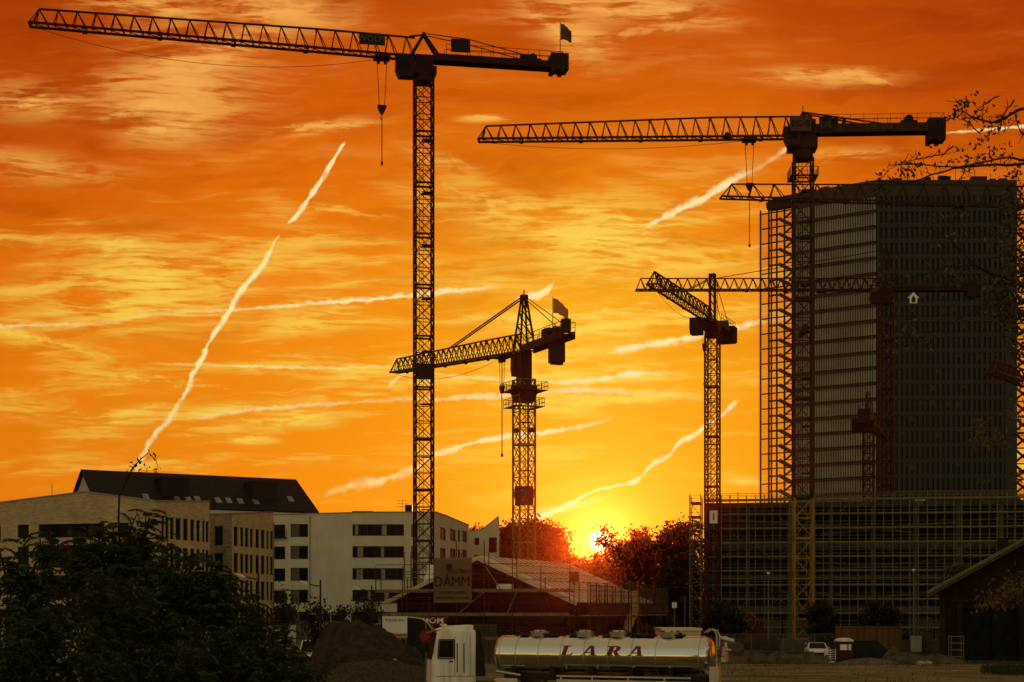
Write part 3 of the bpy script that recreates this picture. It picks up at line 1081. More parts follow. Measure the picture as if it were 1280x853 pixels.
side_panel(c2, 'model_board', -.9, 1.85, 65.1, 67.0, 1.92, M['plate'], 'EC-B', M['black_letter'], 1.15, M['black'])
side_panel(c2, 'owner_board', -3.6, -1.9, 65.0, 67.2, 1.12, M['black'], 'US', M['dim_letter'], 1.25)
tb = text_mb('LIEBHERR', .8, .03)
tb.build('lettering', M['dim_letter'], c2, xf=plane_xf((-9.5, 1.06, 65.75), (-1, 0, 0), (0, 0, 1)))
hook_set(c2, 6.75, bz(6.75), 58.6, 51.0, .8, M['crane_yellow_shaded'])
sag_rope(c2, L2 - .5, 7.5, bz(L2) - .25, zb - .35, .95)
MBw = MB(); MBw.tube((9.6, -.3, zb + .35), (9.6, .3, zb + .35), .38, n=12); MBw.box((9.1, -.35, zb), (10.1, .35, zb + .15)); MBw.build('trolley_winch', M['dark'], c2)
MBw = MB(); MBw.tube((.0, -2.3, 40.2), (.0, 2.3, 40.2), .5, n=10); MBw.build('mast_collar', M['dark'], c2)

# --- crane with the pointed tower head and the pale flag, mast behind the gabled roof
x3, y3 = GX(655, 200), 200.0
tip = (GX(493, 244), 244.0)
a3 = math.atan2(tip[1] - y3, tip[0] - x3)
L3 = math.hypot(tip[1] - y3, tip[0] - x3)
c3 = crane('ochre tower crane with a pointed tower head and number 2 on its mast', x3, y3, a3, 2.1, 33.4, M['crane_yellow_shaded'], M['crane_yellow'], bay=2.0, every=3)
zb = 37.0
jm, bz, dep = jib_mesh(1.2, L3, zb, 3.9 / 48, 2.3, 2.0, .75, 24, .2, .1)
jm.build('jib', M['crane_yellow_shaded'], c3)
ring_platform(2.1, 29.9, .9).build('walkway', M['dark'], c3)
mb = MB()
mb.tube((0, 0, 31.6), (0, 0, 32.6), 1.7, n=16)
mb.prism([(-1.1, -1.1, 30.6), (1.1, -1.1, 30.6), (1.6, -1.1, 32.0), (-1.6, -1.1, 32.0)], (0, 2.2, 0))
mb.box((-.75, -.75, 32.6), (.75, .75, 37.0))
mb.build('slewing_unit', M['crane_yellow_shaded'], c3)
ring_platform(2.1, 31.9, 1.2).build('railing', M['dark'], c3)
cb = cab_mesh((1.5, .1, 34.0), 1.6, 1.5, 2.5).build('cab', M['crane_yellow_shaded'], c3)
MBw = MB(); MBw.box((1.0, .86, 34.9), (2.0, .89, 36.0)); MBw.build('window', M['pane'], cb)
mb = MB()
for sx in (-1, 1):
    for sy in (-1, 1):
        mb.beam((sx * 1.15, sy * 1.0, 37.0), (sx * .25, sy * .25, 43.6), .2)
for k in range(4):
    t0, t1 = k / 4, (k + 1) / 4
    z0, z1 = 37 + 6.6 * t0, 37 + 6.6 * t1
    r0, r1 = 1.15 - .9 * t0, 1.15 - .9 * t1
    for s2 in (-1, 1):
        mb.beam((-r0, s2 * r0 * .87, z0), (r1, s2 * r1 * .87, z1), .09)
        mb.beam((r0, s2 * r0 * .87, z0), (-r0, s2 * r0 * .87, z0), .09)
        mb.beam((s2 * r0, -r0 * .87, z0), (s2 * r1, r1 * .87, z1), .09)
mb.box((-.4, -.4, 43.4), (.4, .4, 44.0))
mb.beam((0, 0, 44), (0, 0, 44.6), .1)
mb.build('tower_head', M['crane_yellow_shaded'], c3)
mb = MB()
xp = 24.6
for sgn in (-.2, .2):
    mb.beam((0, sgn, 43.8), (xp, sgn, bz(xp) + dep(xp)), .13)
    mb.beam((0, sgn, 43.8), (-11.5, sgn * 4, 38.0), .07)
mb.build('tie_bar', M['dark'], c3)
for q in (.25, .5, .75):
    pass
counter_mesh(-1.1, 12.6, 36.6, .85, hgt=.9).build('counter_jib', M['crane_yellow_shaded'], c3)
rail_mesh(-2.0, -12.6, .95, 37.5, 1.1, 1.5).build('railing', M['dark'], c3)
slab_weight(c3, -10.3, 37.2, 3, .5, 3.0, .75)
mb = MB()
mb.box((-12.4, -.5, 37.4), (-11.7, .5, 39.0))
mb.build('switch_box', M['dark'], c3)
mb = MB()
mb.box((-8.2, -.6, 37.4), (-6.4, .6, 38.6))
mb.build('motor_box', M['dark'], c3)
mb = MB()
mb.box((-10.4, -.7, 37.45), (-9.2, .7, 37.6))
mb.tube((-9.8, -.6, 38.0), (-9.8, .6, 38.0), .5, n=12)
mb.build('hoist_winch', M['dark'], c3)
flag_on(c3, -8.4, 37.5, 42.3, 1.8, 1.8, M['flag_pale'], a3, 1.5)
hook_set(c3, 6.9, bz(6.9), 33.0, 24.4, .75, M['dark'])
sag_rope(c3, L3 - .5, 7.5, bz(L3) - .25, bz(7.5) - .35, 1.6)
p2 = MB()
ca, sa = math.cos(-a3), math.sin(-a3)
p2.box((-1.15, -.06, 17.6), (1.15, .06, 20.0))
e = Matrix.Rotation(-a3, 4, 'Z')
pp = p2.build('number_board', M['black'], c3, xf=e @ Matrix.Translation((0, -1.62, 0)))
text_mb('2', 2.2, .03).build('lettering', M['dim_letter'], pp, xf=e @ plane_xf((0, -1.70, 18.8), (1, 0, 0), (0, 0, 1)))
mb = MB()                                                          # two floodlights on the mast
mb.cbox((-1.6, -.4, 27.0), .9, .5, .5)
mb.cbox((1.6, .4, 27.2), .7, .5, .5)
mb.build('floodlight', M['dark'], c3)

# --- smaller crane before the left end of the scaffolded building
x4, y4 = GX(890.5, 226), 226.0
tip = (GX(815, 199), 199.0)
a4 = math.atan2(tip[1] - y4, tip[0] - x4)
L4 = math.hypot(tip[1] - y4, tip[0] - x4)
c4 = crane('red tower crane with number 1 on its mast and its jib swung towards the viewer', x4, y4, a4, 1.75, 43.2, M['crane_red'], bay=1.8, every=4, leg=.19, br=.09)
zb = 45.2
jm, bz, dep = jib_mesh(1.0, L4, zb, 0.0, 1.9, 1.7, .7, 15, .18, .09)
jm.build('jib', M['crane_red'], c4)
mb = MB()
mb.tube((0, 0, 43.2), (0, 0, 44.0), 1.1, n=14)
mb.box((-1.1, -1.0, 44.0), (1.1, 1.0, 45.3))
mb.build('slewing_unit', M['crane_red'], c4)
mb = MB()
for sx in (-.35, .35):
    for sy in (-.35, .35):
        mb.beam((sx, sy, 45.3), (sx, sy, 51.8), .17)
for k in range(6):
    z0, z1 = 45.3 + k * 1.08, 46.38 + k * 1.08
    for sy in (-.35, .35):
        mb.beam((-.35, sy, z0), (.35, sy, z1), .08)
        mb.beam((sy, -.35, z1), (sy, .35, z0), .08)
mb.box((-.45, -.45, 51.7), (.45, .45, 52.1))
mb.build('tower_head', M['crane_red'], c4)
MBw = MB(); MBw.beam((-.95, .0, 45.3), (-.95, 0, 51.0), .06); MBw.beam((-.95, .45, 45.3), (-.95, .45, 51.0), .06)
for k in range(14):
    MBw.beam((-.95, 0, 45.6 + k * .4), (-.95, .45, 45.6 + k * .4), .04)
MBw.build('ladder', M['dark'], c4)
mb = MB()
for sgn in (-.25, .25):
    mb.beam((0, sgn, 51.6), (14.0, sgn, bz(14) + 1.85), .1)
    mb.beam((0, sgn, 51.6), (-7.5, sgn * 2, 46.0), .07)
mb.build('tie_bar', M['dark'], c4)
cb = cab_mesh((2.6, -1.6, 43.2), 1.8, 1.6, 2.2).build('cab', M['dark'], c4)
MBw = MB(); MBw.box((2.0, -2.44, 44.0), (3.2, -2.41, 45.1)); MBw.build('window', M['pane'], cb)
counter_mesh(-1.0, 9.6, 44.9, .8, hgt=.7).build('counter_jib', M['crane_red'], c4)
rail_mesh(-1.6, -9.6, .9, 45.6, 1.1, 1.4).build('railing', M['dark'], c4)
slab_weight(c4, -9.2, 45.9, 3, .65, 2.2, 1.3)
mb = MB(); mb.tube((-6.4, -.6, 46.1), (-6.4, .6, 46.1), .5, n=12); mb.box((-7.4, -.7, 45.6), (-5.6, .7, 45.9)); mb.build('hoist_winch', M['dark'], c4)
hook_set(c4, 4.3, bz(4.3), 41.0, 35.8, .7, M['dark'])
sag_rope(c4, L4 - .5, 5.0, bz(L4) - .2, bz(5) - .3, 1.4)
e = Matrix.Rotation(-a4, 4, 'Z')
p1 = MB(); p1.box((-.55, -.05, 16.8), (.55, .05, 18.6))
pp = p1.build('number_board', M['white_letter'], c4, xf=e @ Matrix.Translation((0, -1.3, 0)))
text_mb('1', 1.5, .03).build('lettering', M['black_letter'], pp, xf=e @ plane_xf((0, -1.37, 17.7), (1, 0, 0), (0, 0, 1)))

# --- red crane in front of the high-rise, jib to the left
x5, y5 = GX(1107, 300), 300.0
c5 = crane('dark red tower crane before the high-rise, its level jib reaching left', x5, y5, math.pi, 2.3, 62.0, M['crane_darkred'], bay=2.3, every=4, leg=.26, br=.12)
zb = 64.6
jm, bz, dep = jib_mesh(1.2, 46.8, zb, 0.0, 2.2, 2.2, .8, 26, .2, .12, flat_pairs=False)
jm.build('jib', M['crane_darkred'], c5)
mb = MB()
mb.tube((0, 0, 62), (0, 0, 63), 1.4, n=14)
mb.box((-1.4, -1.2, 63), (1.4, 1.2, 65.0))
mb.build('slewing_unit', M['crane_darkred'], c5)
mb = MB()
for sx in (-1, 1):
    for sy in (-1, 1):
        mb.beam((sx * 1.0, sy * .9, 65), (sx * .3, sy * .3, 72.4), .22)
for k in range(5):
    z0, z1 = 65 + 1.48 * k, 66.48 + 1.48 * k
    r0, r1 = 1 - .14 * k, 1 - .14 * (k + 1)
    for s2 in (-1, 1):
        mb.beam((-r0, s2 * r0 * .9, z0), (r1, s2 * r1 * .9, z1), .1)
mb.build('tower_head', M['crane_darkred'], c5)
mb = MB()
mb.beam((0, 0, 72.2), (32, 0, bz(32) + 2.2), .12)
mb.beam((0, 0, 72.2), (-15, 0, 65.4), .1)
mb.build('tie_bar', M['dark'], c5)
cab_mesh((2.3, 1.2, 62.0), 1.9, 1.6, 2.3).build('cab', M['crane_darkred'], c5)
counter_mesh(-1.1, 17.4, 64.4, .85, hgt=.8).build('counter_jib', M['crane_darkred'], c5)
rail_mesh(-2, -17.2, .95, 65.2, 1.1, 1.8).build('railing', M['dark'], c5)
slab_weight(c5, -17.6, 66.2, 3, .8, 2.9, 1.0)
hook_set(c5, 12.0, bz(12), 60.5, 57.0, .8, M['dark'])
mb = MB()                                                          # house-shaped emblem hung on the counter-jib side
mb.prism([(-4.2, 1.2, 61.9), (-5.6, 1.2, 61.9), (-5.6, 1.2, 62.9), (-6.0, 1.2, 62.9), (-4.9, 1.2, 64.0), (-3.8, 1.2, 62.9), (-4.2, 1.2, 62.9)], (0, .12, 0))
pe = mb.build('emblem_board', M['white_letter'], c5)
mb = MB(); mb.prism([(-4.55, 1.33, 62.1), (-5.25, 1.33, 62.1), (-5.25, 1.33, 62.8), (-4.9, 1.33, 63.3), (-4.55, 1.33, 62.8)], (0, .05, 0)); mb.build('emblem', M['black_letter'], pe)
mb = MB(); mb.beam((-4.9, 1.26, 64.0), (-4.9, .9, 64.8), .07); mb.build('hanger', M['dark'], pe)

# --- yellow-brown crane whose mast stands right of the picture
x6, y6 = GX(1335, 240), 240.0
tip = (GX(901, 238), 238.0)
a6 = math.atan2(tip[1] - y6, tip[0] - x6)
L6 = math.hypot(tip[1] - y6, tip[0] - x6)
c6 = crane('yellow-brown crane jib crossing in front of the top of the high-rise', x6, y6, a6, 2.4, 63.0, M['crane_yellow'], bay=2.6, style='K', every=4)
zb = 65.0
jm, bz, dep = jib_mesh(1.2, L6, zb, 1.0 / 52, 3.0, 2.0, .85, 16, .2, .12)
jm.build('jib', M['crane_yellow_shaded'], c6)
mb = MB(); mb.tube((0, 0, 63), (0, 0, 64.0), 1.4, n=14); mb.box((-1.5, -1.2, 64.0), (1.5, 1.2, 67.6)); mb.build('slewing_unit', M['crane_yellow_shaded'], c6)
counter_mesh(-1.2, 17, 64.6, .9, hgt=1.0).build('counter_jib', M['crane_yellow_shaded'], c6)
slab_weight(c6, -17, 66.5, 4, .6, 3.2, 1.1)
hook_set(c6, L6 - 36, bz(L6 - 36), 59, 55, .85, M['crane_yellow_shaded'])

# --- small red crane standing behind the scaffolded building
x7, y7 = GX(1085.5, 275), 275.0
a7 = math.atan2(33, 10.5)
c7 = crane('small red tower crane just above the scaffolded building with a short post head', x7, y7, a7, 1.75, 35.2, M['crane_darkred'], bay=1.8, every=4, leg=.22, br=.11)
zb = 37.2
jm, bz, dep = jib_mesh(1.0, 34, zb, 0, 1.9, 1.5, .7, 16, .18, .1)
jm.build('jib', M['crane_red'], c7)
mb = MB(); mb.tube((0, 0, 35.2), (0, 0, 36.0), 1.2, n=14); mb.box((-1.2, -1.1, 36.0), (1.2, 1.1, 37.3)); mb.build('slewing_unit', M['crane_darkred'], c7)
mb = MB()
for sx in (-.4, .4):
    for sy in (-.4, .4):
        mb.beam((sx, sy, 37.3), (sx * .6, sy * .6, 42.2), .2)
mb.beam((-.4, 0, 39), (.4, 0, 41), .1)
mb.build('tower_head', M['crane_red'], c7)
mb = MB(); mb.beam((0, 0, 42), (17, 0, 39.1), .1); mb.beam((0, 0, 42), (-8, 0, 37.6), .08); mb.build('tie_bar', M['dark'], c7)
cab_mesh((1.2, 2.0, 35.4), 1.8, 1.8, 2.2).build('cab', M['crane_darkred'], c7)
counter_mesh(-1.0, 9, 36.9, .8, hgt=.8).build('counter_jib', M['crane_darkred'], c7)
slab_weight(c7, -9, 38.2, 3, .7, 2.4, 1.0)
rail_mesh(-2, -9, .9, 37.7, 1.1, 1.5).build('railing', M['dark'], c7)

# --- jib tip entering at the right edge
x8, y8 = GX(1345, 172), 172.0
tip = (GX(1240, 150), 150.0)
a8 = math.atan2(tip[1] - y8, tip[0] - x8)
L8 = math.hypot(tip[1] - y8, tip[0] - x8)
c8 = crane('red lattice jib tip entering at the right edge below the overhanging branches', x8, y8, a8, 1.8, 25.2, M['crane_red'], bay=1.9)
jm, bz, dep = jib_mesh(1.0, L8, 26.9, 0, 1.5, 1.3, .65, 17, .15, .08)
jm.build('jib', M['crane_red'], c8)
mb = MB(); mb.box((-1.2, -1.1, 25.2), (1.2, 1.1, 27.2)); mb.build('slewing_unit', M['crane_red'], c8)
counter_mesh(-1.0, 9, 26.6, .8, hgt=.7).build('counter_jib', M['crane_red'], c8)
slab_weight(c8, -9, 27.9, 3, .7, 2.2, 1.0)
# ------------------------------------------------------------------ buildings
class Facade:
    """an upright wall line from (x0,y0) to (x1,y1), outside on the right-hand side of that direction"""

    def __init__(s, x0, y0, x1, y1):
        s.o = Vector((x0, y0, 0))
        d = Vector((x1 - x0, y1 - y0, 0))
        s.L = d.length
        s.e = d.normalized()
        s.n = Vector((s.e.y, -s.e.x, 0))

    def s_of(s, px):
        u = (px - CX) / F
        return (u * s.o.y - s.o.x) / (s.e.x - u * s.e.y)

    def z_of(s, py, a):
        return EYE + (HY - py) / F * (s.o.y + s.e.y * a)

    def pt(s, a, z, out=0.0):
        p = s.o + s.e * a + s.n * out
        return Vector((p.x, p.y, z))

    def rect(s, px0, py0, px1, py1):
        a, b = s.s_of(px0), s.s_of(px1)
        m = (a + b) / 2
        return (a, s.z_of(py1, m), b, s.z_of(py0, m))


def wall_mesh(mb, fc, top, z0, rects, depth=.18):
    """top: [(s,z)...] roof line; rects: openings (s0,z0,s1,z1)"""
    zb = min(z for _, z in top) - .02
    ss = sorted(set([0.0, fc.L] + [round(v, 4) for r in rects for v in (r[0], r[2]) if 0 < v < fc.L]))
    zs = sorted(set([z0, zb] + [round(v, 4) for r in rects for v in (r[1], r[3]) if z0 < v < zb]))

    def q(a, b, c, d):
        mb.face([fc.pt(a, b), fc.pt(c, b), fc.pt(c, d), fc.pt(a, d)], [(a, b), (c, b), (c, d), (a, d)])
    for i in range(len(ss) - 1):
        run = None
        for j in range(len(zs) - 1):
            cm, zm = (ss[i] + ss[i + 1]) / 2, (zs[j] + zs[j + 1]) / 2
            hole = any(r[0] < cm < r[2] and r[1] < zm < r[3] for r in rects)
            if not hole:
                run = zs[j] if run is None else run
            if run is not None and (hole or j == len(zs) - 2):
                q(ss[i], run, ss[i + 1], zs[j] if hole else zs[j + 1])
                run = None
    for (a, z), (b, w) in zip(top[:-1], top[1:]):
        mb.face([fc.pt(a, zb), fc.pt(b, zb), fc.pt(b, w), fc.pt(a, z)], [(a, zb), (b, zb), (b, w), (a, z)])
    for (a, b, c, d) in rects:
        for p, r in (((a, b), (c, b)), ((c, b), (c, d)), ((c, d), (a, d)), ((a, d), (a, b))):
            mb.face([fc.pt(*r), fc.pt(*p), fc.pt(*p, -depth), fc.pt(*r, -depth)], [r, p, p, r])


def window(root, fc, r, depth=.16, m=None, pane=None, bars=1, fw=.07, panel=0.0, pm=None):
    """window set back in its opening: frame with bars, a sub-part pane, optionally an opaque side panel"""
    a, b, c, d = r
    m = m or M['frame']
    f = MB()
    dd = -depth + .05

    def bar(p, q, w):
        f.beam(fc.pt(*p, dd), fc.pt(*q, dd), w, w)
    bar((a, b + fw / 2), (c, b + fw / 2), fw)
    bar((a, d - fw / 2), (c, d - fw / 2), fw)
    bar((a + fw / 2, b + fw), (a + fw / 2, d - fw), fw)
    bar((c - fw / 2, b + fw), (c - fw / 2, d - fw), fw)
    for i in range(bars):
        x = a + (c - a) * (i + 1) / (bars + 1)
        bar((x, b + fw), (x, d - fw), fw * .8)
    w = f.build('window', m, root, off=root.location)
    g = MB()
    x0 = a + (c - a) * panel
    g.obox((fc.pt(x0, b, -depth - .02) + fc.pt(c, d, -depth - .02)) / 2, fc.e * (c - x0) / 2, fc.n * .012, Vector((0, 0, (d - b) / 2)))
    g.build('pane', pane or M['pane'], w, off=root.location)
    if panel:
        h = MB()
        h.obox((fc.pt(a, b, -depth + .03) + fc.pt(x0, d, -depth + .03)) / 2, fc.e * (x0 - a) / 2, fc.n * .03, Vector((0, 0, (d - b) / 2)))
        h.build('shutter', pm or M['panel_brown'], w, off=root.location)
    return w


def coping(root, fc, top, m, th=.12, out=.08, name='coping', back=.45):
    mb = MB()
    for (a, z), (b, w) in zip(top[:-1], top[1:]):
        p = [fc.pt(a, z + .004, out), fc.pt(b, w + .004, out), fc.pt(b, w + .004, -back), fc.pt(a, z + .004, -back)]
        mb.prism(p, (0, 0, th))
    mb.build(name, m, root, off=root.location)


def drain(root, fc, s_, z0, z1):
    mb = MB()
    mb.tube(fc.pt(s_, z0, .1), fc.pt(s_, z1, .1), .06, n=8)
    mb.build('downpipe', M['roof_metal'], root, off=root.location)


# --- sand brick apartment block, nearest at left
xa, ya = GX(195, 149), 149.0
ex, ey = .958, -.287
t = 62.0
f1 = Facade(xa - ex * t, ya - ey * t, xa, ya)
x2b, y2b = GX(262, 157), 157.0
f2 = Facade(xa, ya, x2b, y2b)
b1 = thing('apartment_block', 'sand brick apartment block with a shallow peaked parapet and a recessed loggia', 'building', (xa, ya, 0))
sp = f1.s_of(106)
topf1 = [(0.0, f1.z_of(640, f1.s_of(-90)) - 1.4), (f1.s_of(0), f1.z_of(629, f1.s_of(0))), (sp, f1.z_of(615.5, sp)), (f1.L, f1.z_of(627, f1.L))]
topf2 = [(0.0, topf1[-1][1]), (f2.L, f2.z_of(627.5, f2.L))]
wins1, recess = [], []
for k in range(5):
    dz = 37.6 * k
    for (p0, q0, p1, q1) in ((-52, 649, -40, 675), (-10, 648, 1, 675), (22, 646, 36, 672.5), (149, 644, 161, 672), (175.5, 644.5, 187, 670)):
        wins1.append((f1.rect(p0, q0 + dz, p1, q1 + dz), p0))
    recess.append(f1.rect(48, 644 + dz, 130.5, 672 + dz))
wins1 = [w for w in wins1 if w[0][1] > .3]
recess = [w for w in recess if w[1] > .3]
w2 = []
for k in range(5):
    for (p0, p1) in ((202, 205.4), (206.8, 211), (212.8, 217.4), (219.5, 226), (229, 235), (238, 242.8), (245.6, 250), (252.8, 256), (257.3, 261)):
        tt = (p0 - 202) / 60
        w2.append(f2.rect(p0, 646 + 6.2 * tt + k * (37.4 - 1.6 * tt), p1, 673.5 + 5 * tt + k * (37.4 - 1.6 * tt)))
w2 = [w for w in w2 if w[1] > .2]
mb = MB()
wall_mesh(mb, f1, topf1, 0, [w[0] for w in wins1] + recess, .2)
wall_mesh(mb, f2, topf2, 0, w2, .2)
wb = mb.build('wall', M['brick_sand'], b1, off=b1.location)
for r, p0 in wins1:
    window(b1, f1, r, .17, M['frame_white'] if p0 > 170 else M['frame'], M['pane_pale'] if (p0 > 170 and r[1] > 11) else None, bars=1 if p0 > 170 else 0)  # top white-framed panes: reflection put into the pale glass colour
for r in w2:
    window(b1, f2, r, .17, bars=0)
for r in recess:                                                   # loggias: dark recess with glass doors and a railing
    mb = MB()
    a, b, c, d = r
    dp_ = 1.7
    for p, q in (((a, b), (c, b)), ((c, b), (c, d)), ((c, d), (a, d)), ((a, d), (a, b))):
        mb.face([fc_ for fc_ in (f1.pt(*q, -.2), f1.pt(*p, -.2), f1.pt(*p, -dp_), f1.pt(*q, -dp_))])
    mb.face([f1.pt(a, b, -dp_), f1.pt(c, b, -dp_), f1.pt(c, d, -dp_), f1.pt(a, d, -dp_)])
    lg = mb.build('loggia', M['panel_brown'], b1, off=b1.location)
    for i in range(3):
        p0, p1 = a + (c - a) * (.05 + .32 * i), a + (c - a) * (.29 + .32 * i)
        g = MB()
        g.obox((f1.pt(p0, b + .05, -dp_ + .06) + f1.pt(p1, d - .25, -dp_ + .06)) / 2, f1.e * (p1 - p0) / 2, f1.n * .03, Vector((0, 0, (d - b - .3) / 2)))
        g.build('glass_door', M['pane'], lg, off=b1.location)
    g = MB()
    for i in range(41):
        x = a + (c - a) * i / 40
        g.beam(f1.pt(x, b, -.1), f1.pt(x, b + 1.0, -.1), .025)
    g.beam(f1.pt(a, b + 1.02, -.1), f1.pt(c, b + 1.02, -.1), .05)
    g.build('railing', M['dark'], lg, off=b1.location)
coping(b1, f1, topf1, M['roof_metal'])
coping(b1, f2, topf2, M['roof_metal'])
mb = MB()                                                          # flat roof and rear walls
zr = 14.2
ba, bb, bc = f1.pt(0, 0), f1.pt(f1.L, 0), f2.pt(f2.L, 0)
rear = [bc + Vector((-14, 12, 0)), ba + Vector((5, 16, 0))]
poly = [ba, bb, bc] + rear
mb.face([Vector((p.x, p.y, zr)) for p in poly])
for p, q in ((bc, rear[0]), (rear[0], rear[1]), (rear[1], ba)):
    mb.face([p, q, Vector((q.x, q.y, zr + .4)), Vector((p.x, p.y, zr + .4))])
mb.build('roof', M['roof_metal'], b1, off=b1.location)

# --- second, browner brick block behind it
g0 = (GX(255, 172.5), 172.5)
g1_ = (GX(290, 170), 170.0)
g2_ = (GX(342, 180.8), 180.8)
f3 = Facade(*g0, *g1_)
f4 = Facade(*g1_, *g2_)
b2 = thing('apartment_block', 'brown brick apartment block between the sand brick block and the white block', 'building', (g1_[0], g1_[1], 0))
top3 = [(0.0, f3.z_of(643.6, 0)), (f3.L, f3.z_of(642.6, f3.L))]
top4 = [(0.0, top3[-1][1]), (f4.L, f4.z_of(641, f4.L))]
w3 = [f3.rect(268, 658 + 33.2 * k, 278.5, 682 + 33.2 * k) for k in range(4)]
w4 = []
for k in range(4):
    for (p0, p1) in ((292.4, 297.4), (300.6, 304.4), (306.5, 310.6), (312.6, 316.2), (319.6, 324), (326.4, 330.8), (333.2, 336), (338, 341.2)):
        tt = (p0 - 292) / 50
        w4.append(f4.rect(p0, 658.4 + 6.2 * tt + k * (33.2 - 1.4 * tt), p1, 682.8 + 4.4 * tt + k * (33.2 - 1.4 * tt)))
mb = MB()
wall_mesh(mb, f3, top3, 0, w3, .2)
mb.build('wall', M['brick_brown'], b2, off=b2.location)
mb = MB()
wall_mesh(mb, f4, top4, 0, w4, .2)
mb.build('wall', M['brick_sand'], b2, off=b2.location)
for r in w3:
    window(b2, f3, r, .17, bars=1)
for r in w4:
    window(b2, f4, r, .17, bars=0)
coping(b2, f3, top3, M['roof_metal'])
coping(b2, f4, top4, M['roof_metal'])
mb = MB()
pa, pb, pc = f3.pt(0, 0), f3.pt(f3.L, 0), f4.pt(f4.L, 0)
rr = [pc + Vector((-9, 2, 0)), pa + Vector((1, 9, 0))]
mb.face([Vector((p.x, p.y, 14.3)) for p in [pa, pb, pc] + rr])
for p, q in ((pc, rr[0]), (rr[0], rr[1]), (rr[1], pa)):
    mb.face([p, q, Vector((q.x, q.y, 14.6)), Vector((p.x, p.y, 14.6))])
mb.build('roof', M['roof_metal'], b2, off=b2.location)
drain(b2, f4, f4.L - .15, 0, 14.5)

# --- long house with the dark tiled roof behind both
A = P(105.5, 591.5, 226)
B = P(370, 598, 243)
A = Vector((A.x, A.y, 24.2))
B = Vector((B.x, B.y, 24.2))
ax = (B - A).normalized()
px_ = Vector((-ax.y, ax.x, 0))                                     # away from the viewer
hw_, ze = 7.0, 18.9
b3 = thing('pitched_roof_house', 'long house with dark tiled pitched roof and skylights, rising behind the brick blocks', 'building', (A.x, A.y, 0))
A0, A1 = A - px_ * hw_, A + px_ * hw_
B0, B1 = B - px_ * hw_ + ax * .6, B + px_ * hw_ + ax * .6
z_ = lambda p, z: Vector((p.x, p.y, z))
mb = MB()
sh = px_ * .0
ov = -px_ * .5
ol = -ax * .5
mb.prism([z_(A + ol, 24.2), z_(A0 + ol, ze), z_(B0, ze), z_(B, 24.2)], (0, 0, .28))
mb.prism([z_(A + ol, 24.2), z_(B, 24.2), z_(B1, ze), z_(A1 + ol, ze)], (0, 0, .28))
mb.prism([z_(B, 24.2), z_(B0, ze), z_(B1, ze)], (0, 0, .28))
rf = mb.build('roof', M['roof_tile'], b3, off=b3.location)
mb = MB()
for p, q in ((A0, B0), (B0, B1), (B1, A1), (A1, A0)):
    mb.face([z_(p, 0), z_(q, 0), z_(q, ze), z_(p, ze)])
mb.face([z_(A1, ze), z_(A0, ze), z_(A, 24.1)])
mb.build('wall', M['plaster2'], b3, off=b3.location)
rn = (A - A0).cross(ax).normalized()
if rn.z < 0:
    rn = -rn
sl_ = (z_(A, 24.2) - z_(A0, ze))
for t_, v in ((.19, .26), (.33, .24), (.38, .24), (.425, .25), (.52, .24), (.57, .24), (.625, .23), (.70, .24), (.88, .36)):
    c = z_(A0, ze) + ax * ((B - A).length * t_ + 1.0) + sl_ * v + Vector((0, 0, .3))
    mb = MB()
    mb.obox(c, ax * .42, sl_.normalized() * .62, rn * .08)
    sk = mb.build('skylight', M['pane_pale'], rf, off=b3.location)  # sky reflection put into the pale pane colour
for t_ in (.36, .78):                                              # two dark boxy dormers
    c = z_(A0, ze) + ax * ((B - A).length * t_) + sl_ * .52 + Vector((0, 0, .1))
    mb = MB()
    mb.obox(c + Vector((0, 0, .3)), ax * 1.9, -px_ * 1.6, Vector((0, 0, 1.25)))
    mb.obox(c + Vector((0, 0, 1.64)), ax * 2.1, -px_ * 1.7, Vector((0, 0, .09)))
    mb.build('dormer', M['dark'], rf, off=b3.location)
MBa = MB(); MBa.beam(P(65, 622, 185), P(65, 605, 185), .05); MBa.beam(P(64, 609, 185), P(66, 609, 185), .04)

# --- white rendered block
h0 = (GX(338, 217), 217.0)
h1 = (GX(544, 217), 217.0)
h2 = (GX(586, 252), 252.0)
f5 = Facade(*h0, *h1)
f6 = Facade(*h1, *h2)
b4 = thing('apartment_block', 'off white rendered block with dark ribbon windows, behind the dirt heap', 'building', (h1[0], h1[1], 0))
top5 = [(0.0, f5.z_of(644, 0)), (f5.s_of(395), f5.z_of(642.5, 0)), (f5.s_of(470), f5.z_of(640.8, 0)), (f5.L, f5.z_of(640.6, 0))]
top6 = [(0.0, top5[-1][1]), (f6.s_of(556), f6.z_of(644.5, f6.s_of(556))), (f6.L, f6.z_of(657, f6.L))]
rb, wc, pl = [], [], []
for k in range(5):
    y0, y1_ = 655.6 + 27.4 * k, 670 + 27.4 * k
    rb.append(f5.rect(440.5, y0, 505, y1_))
    wc.append(f5.rect(363.2, y0 - .4, 385, y1_ + 1.6))
    pl.append(f5.rect(342.5, y0 + .4, 356.5, y1_ + 2))
    pl.append(f5.rect(514, y0, 522, y1_ + 1.5))
ok = lambda L_: [r for r in L_ if r[1] > .4]
rb, wc, pl = ok(rb), ok(wc), ok(pl)
w6 = []
for k in range(4):
    for (p0, p1) in ((550, 557.5), (562.5, 570), (572.3, 575.6), (578, 584)):
        tt = (p0 - 550) / 34
        w6.append(f6.rect(p0, 660 + 5 * tt + k * (25.4 - 2.5 * tt), p1, 675.5 + 3 * tt + k * (25.4 - 2.5 * tt)))
w6 = ok(w6)
mb = MB()
wall_mesh(mb, f5, top5, 0, rb + wc + pl, .25)
wall_mesh(mb, f6, top6, 0, w6, .25)
mb.build('wall', M['plaster'], b4, off=b4.location)
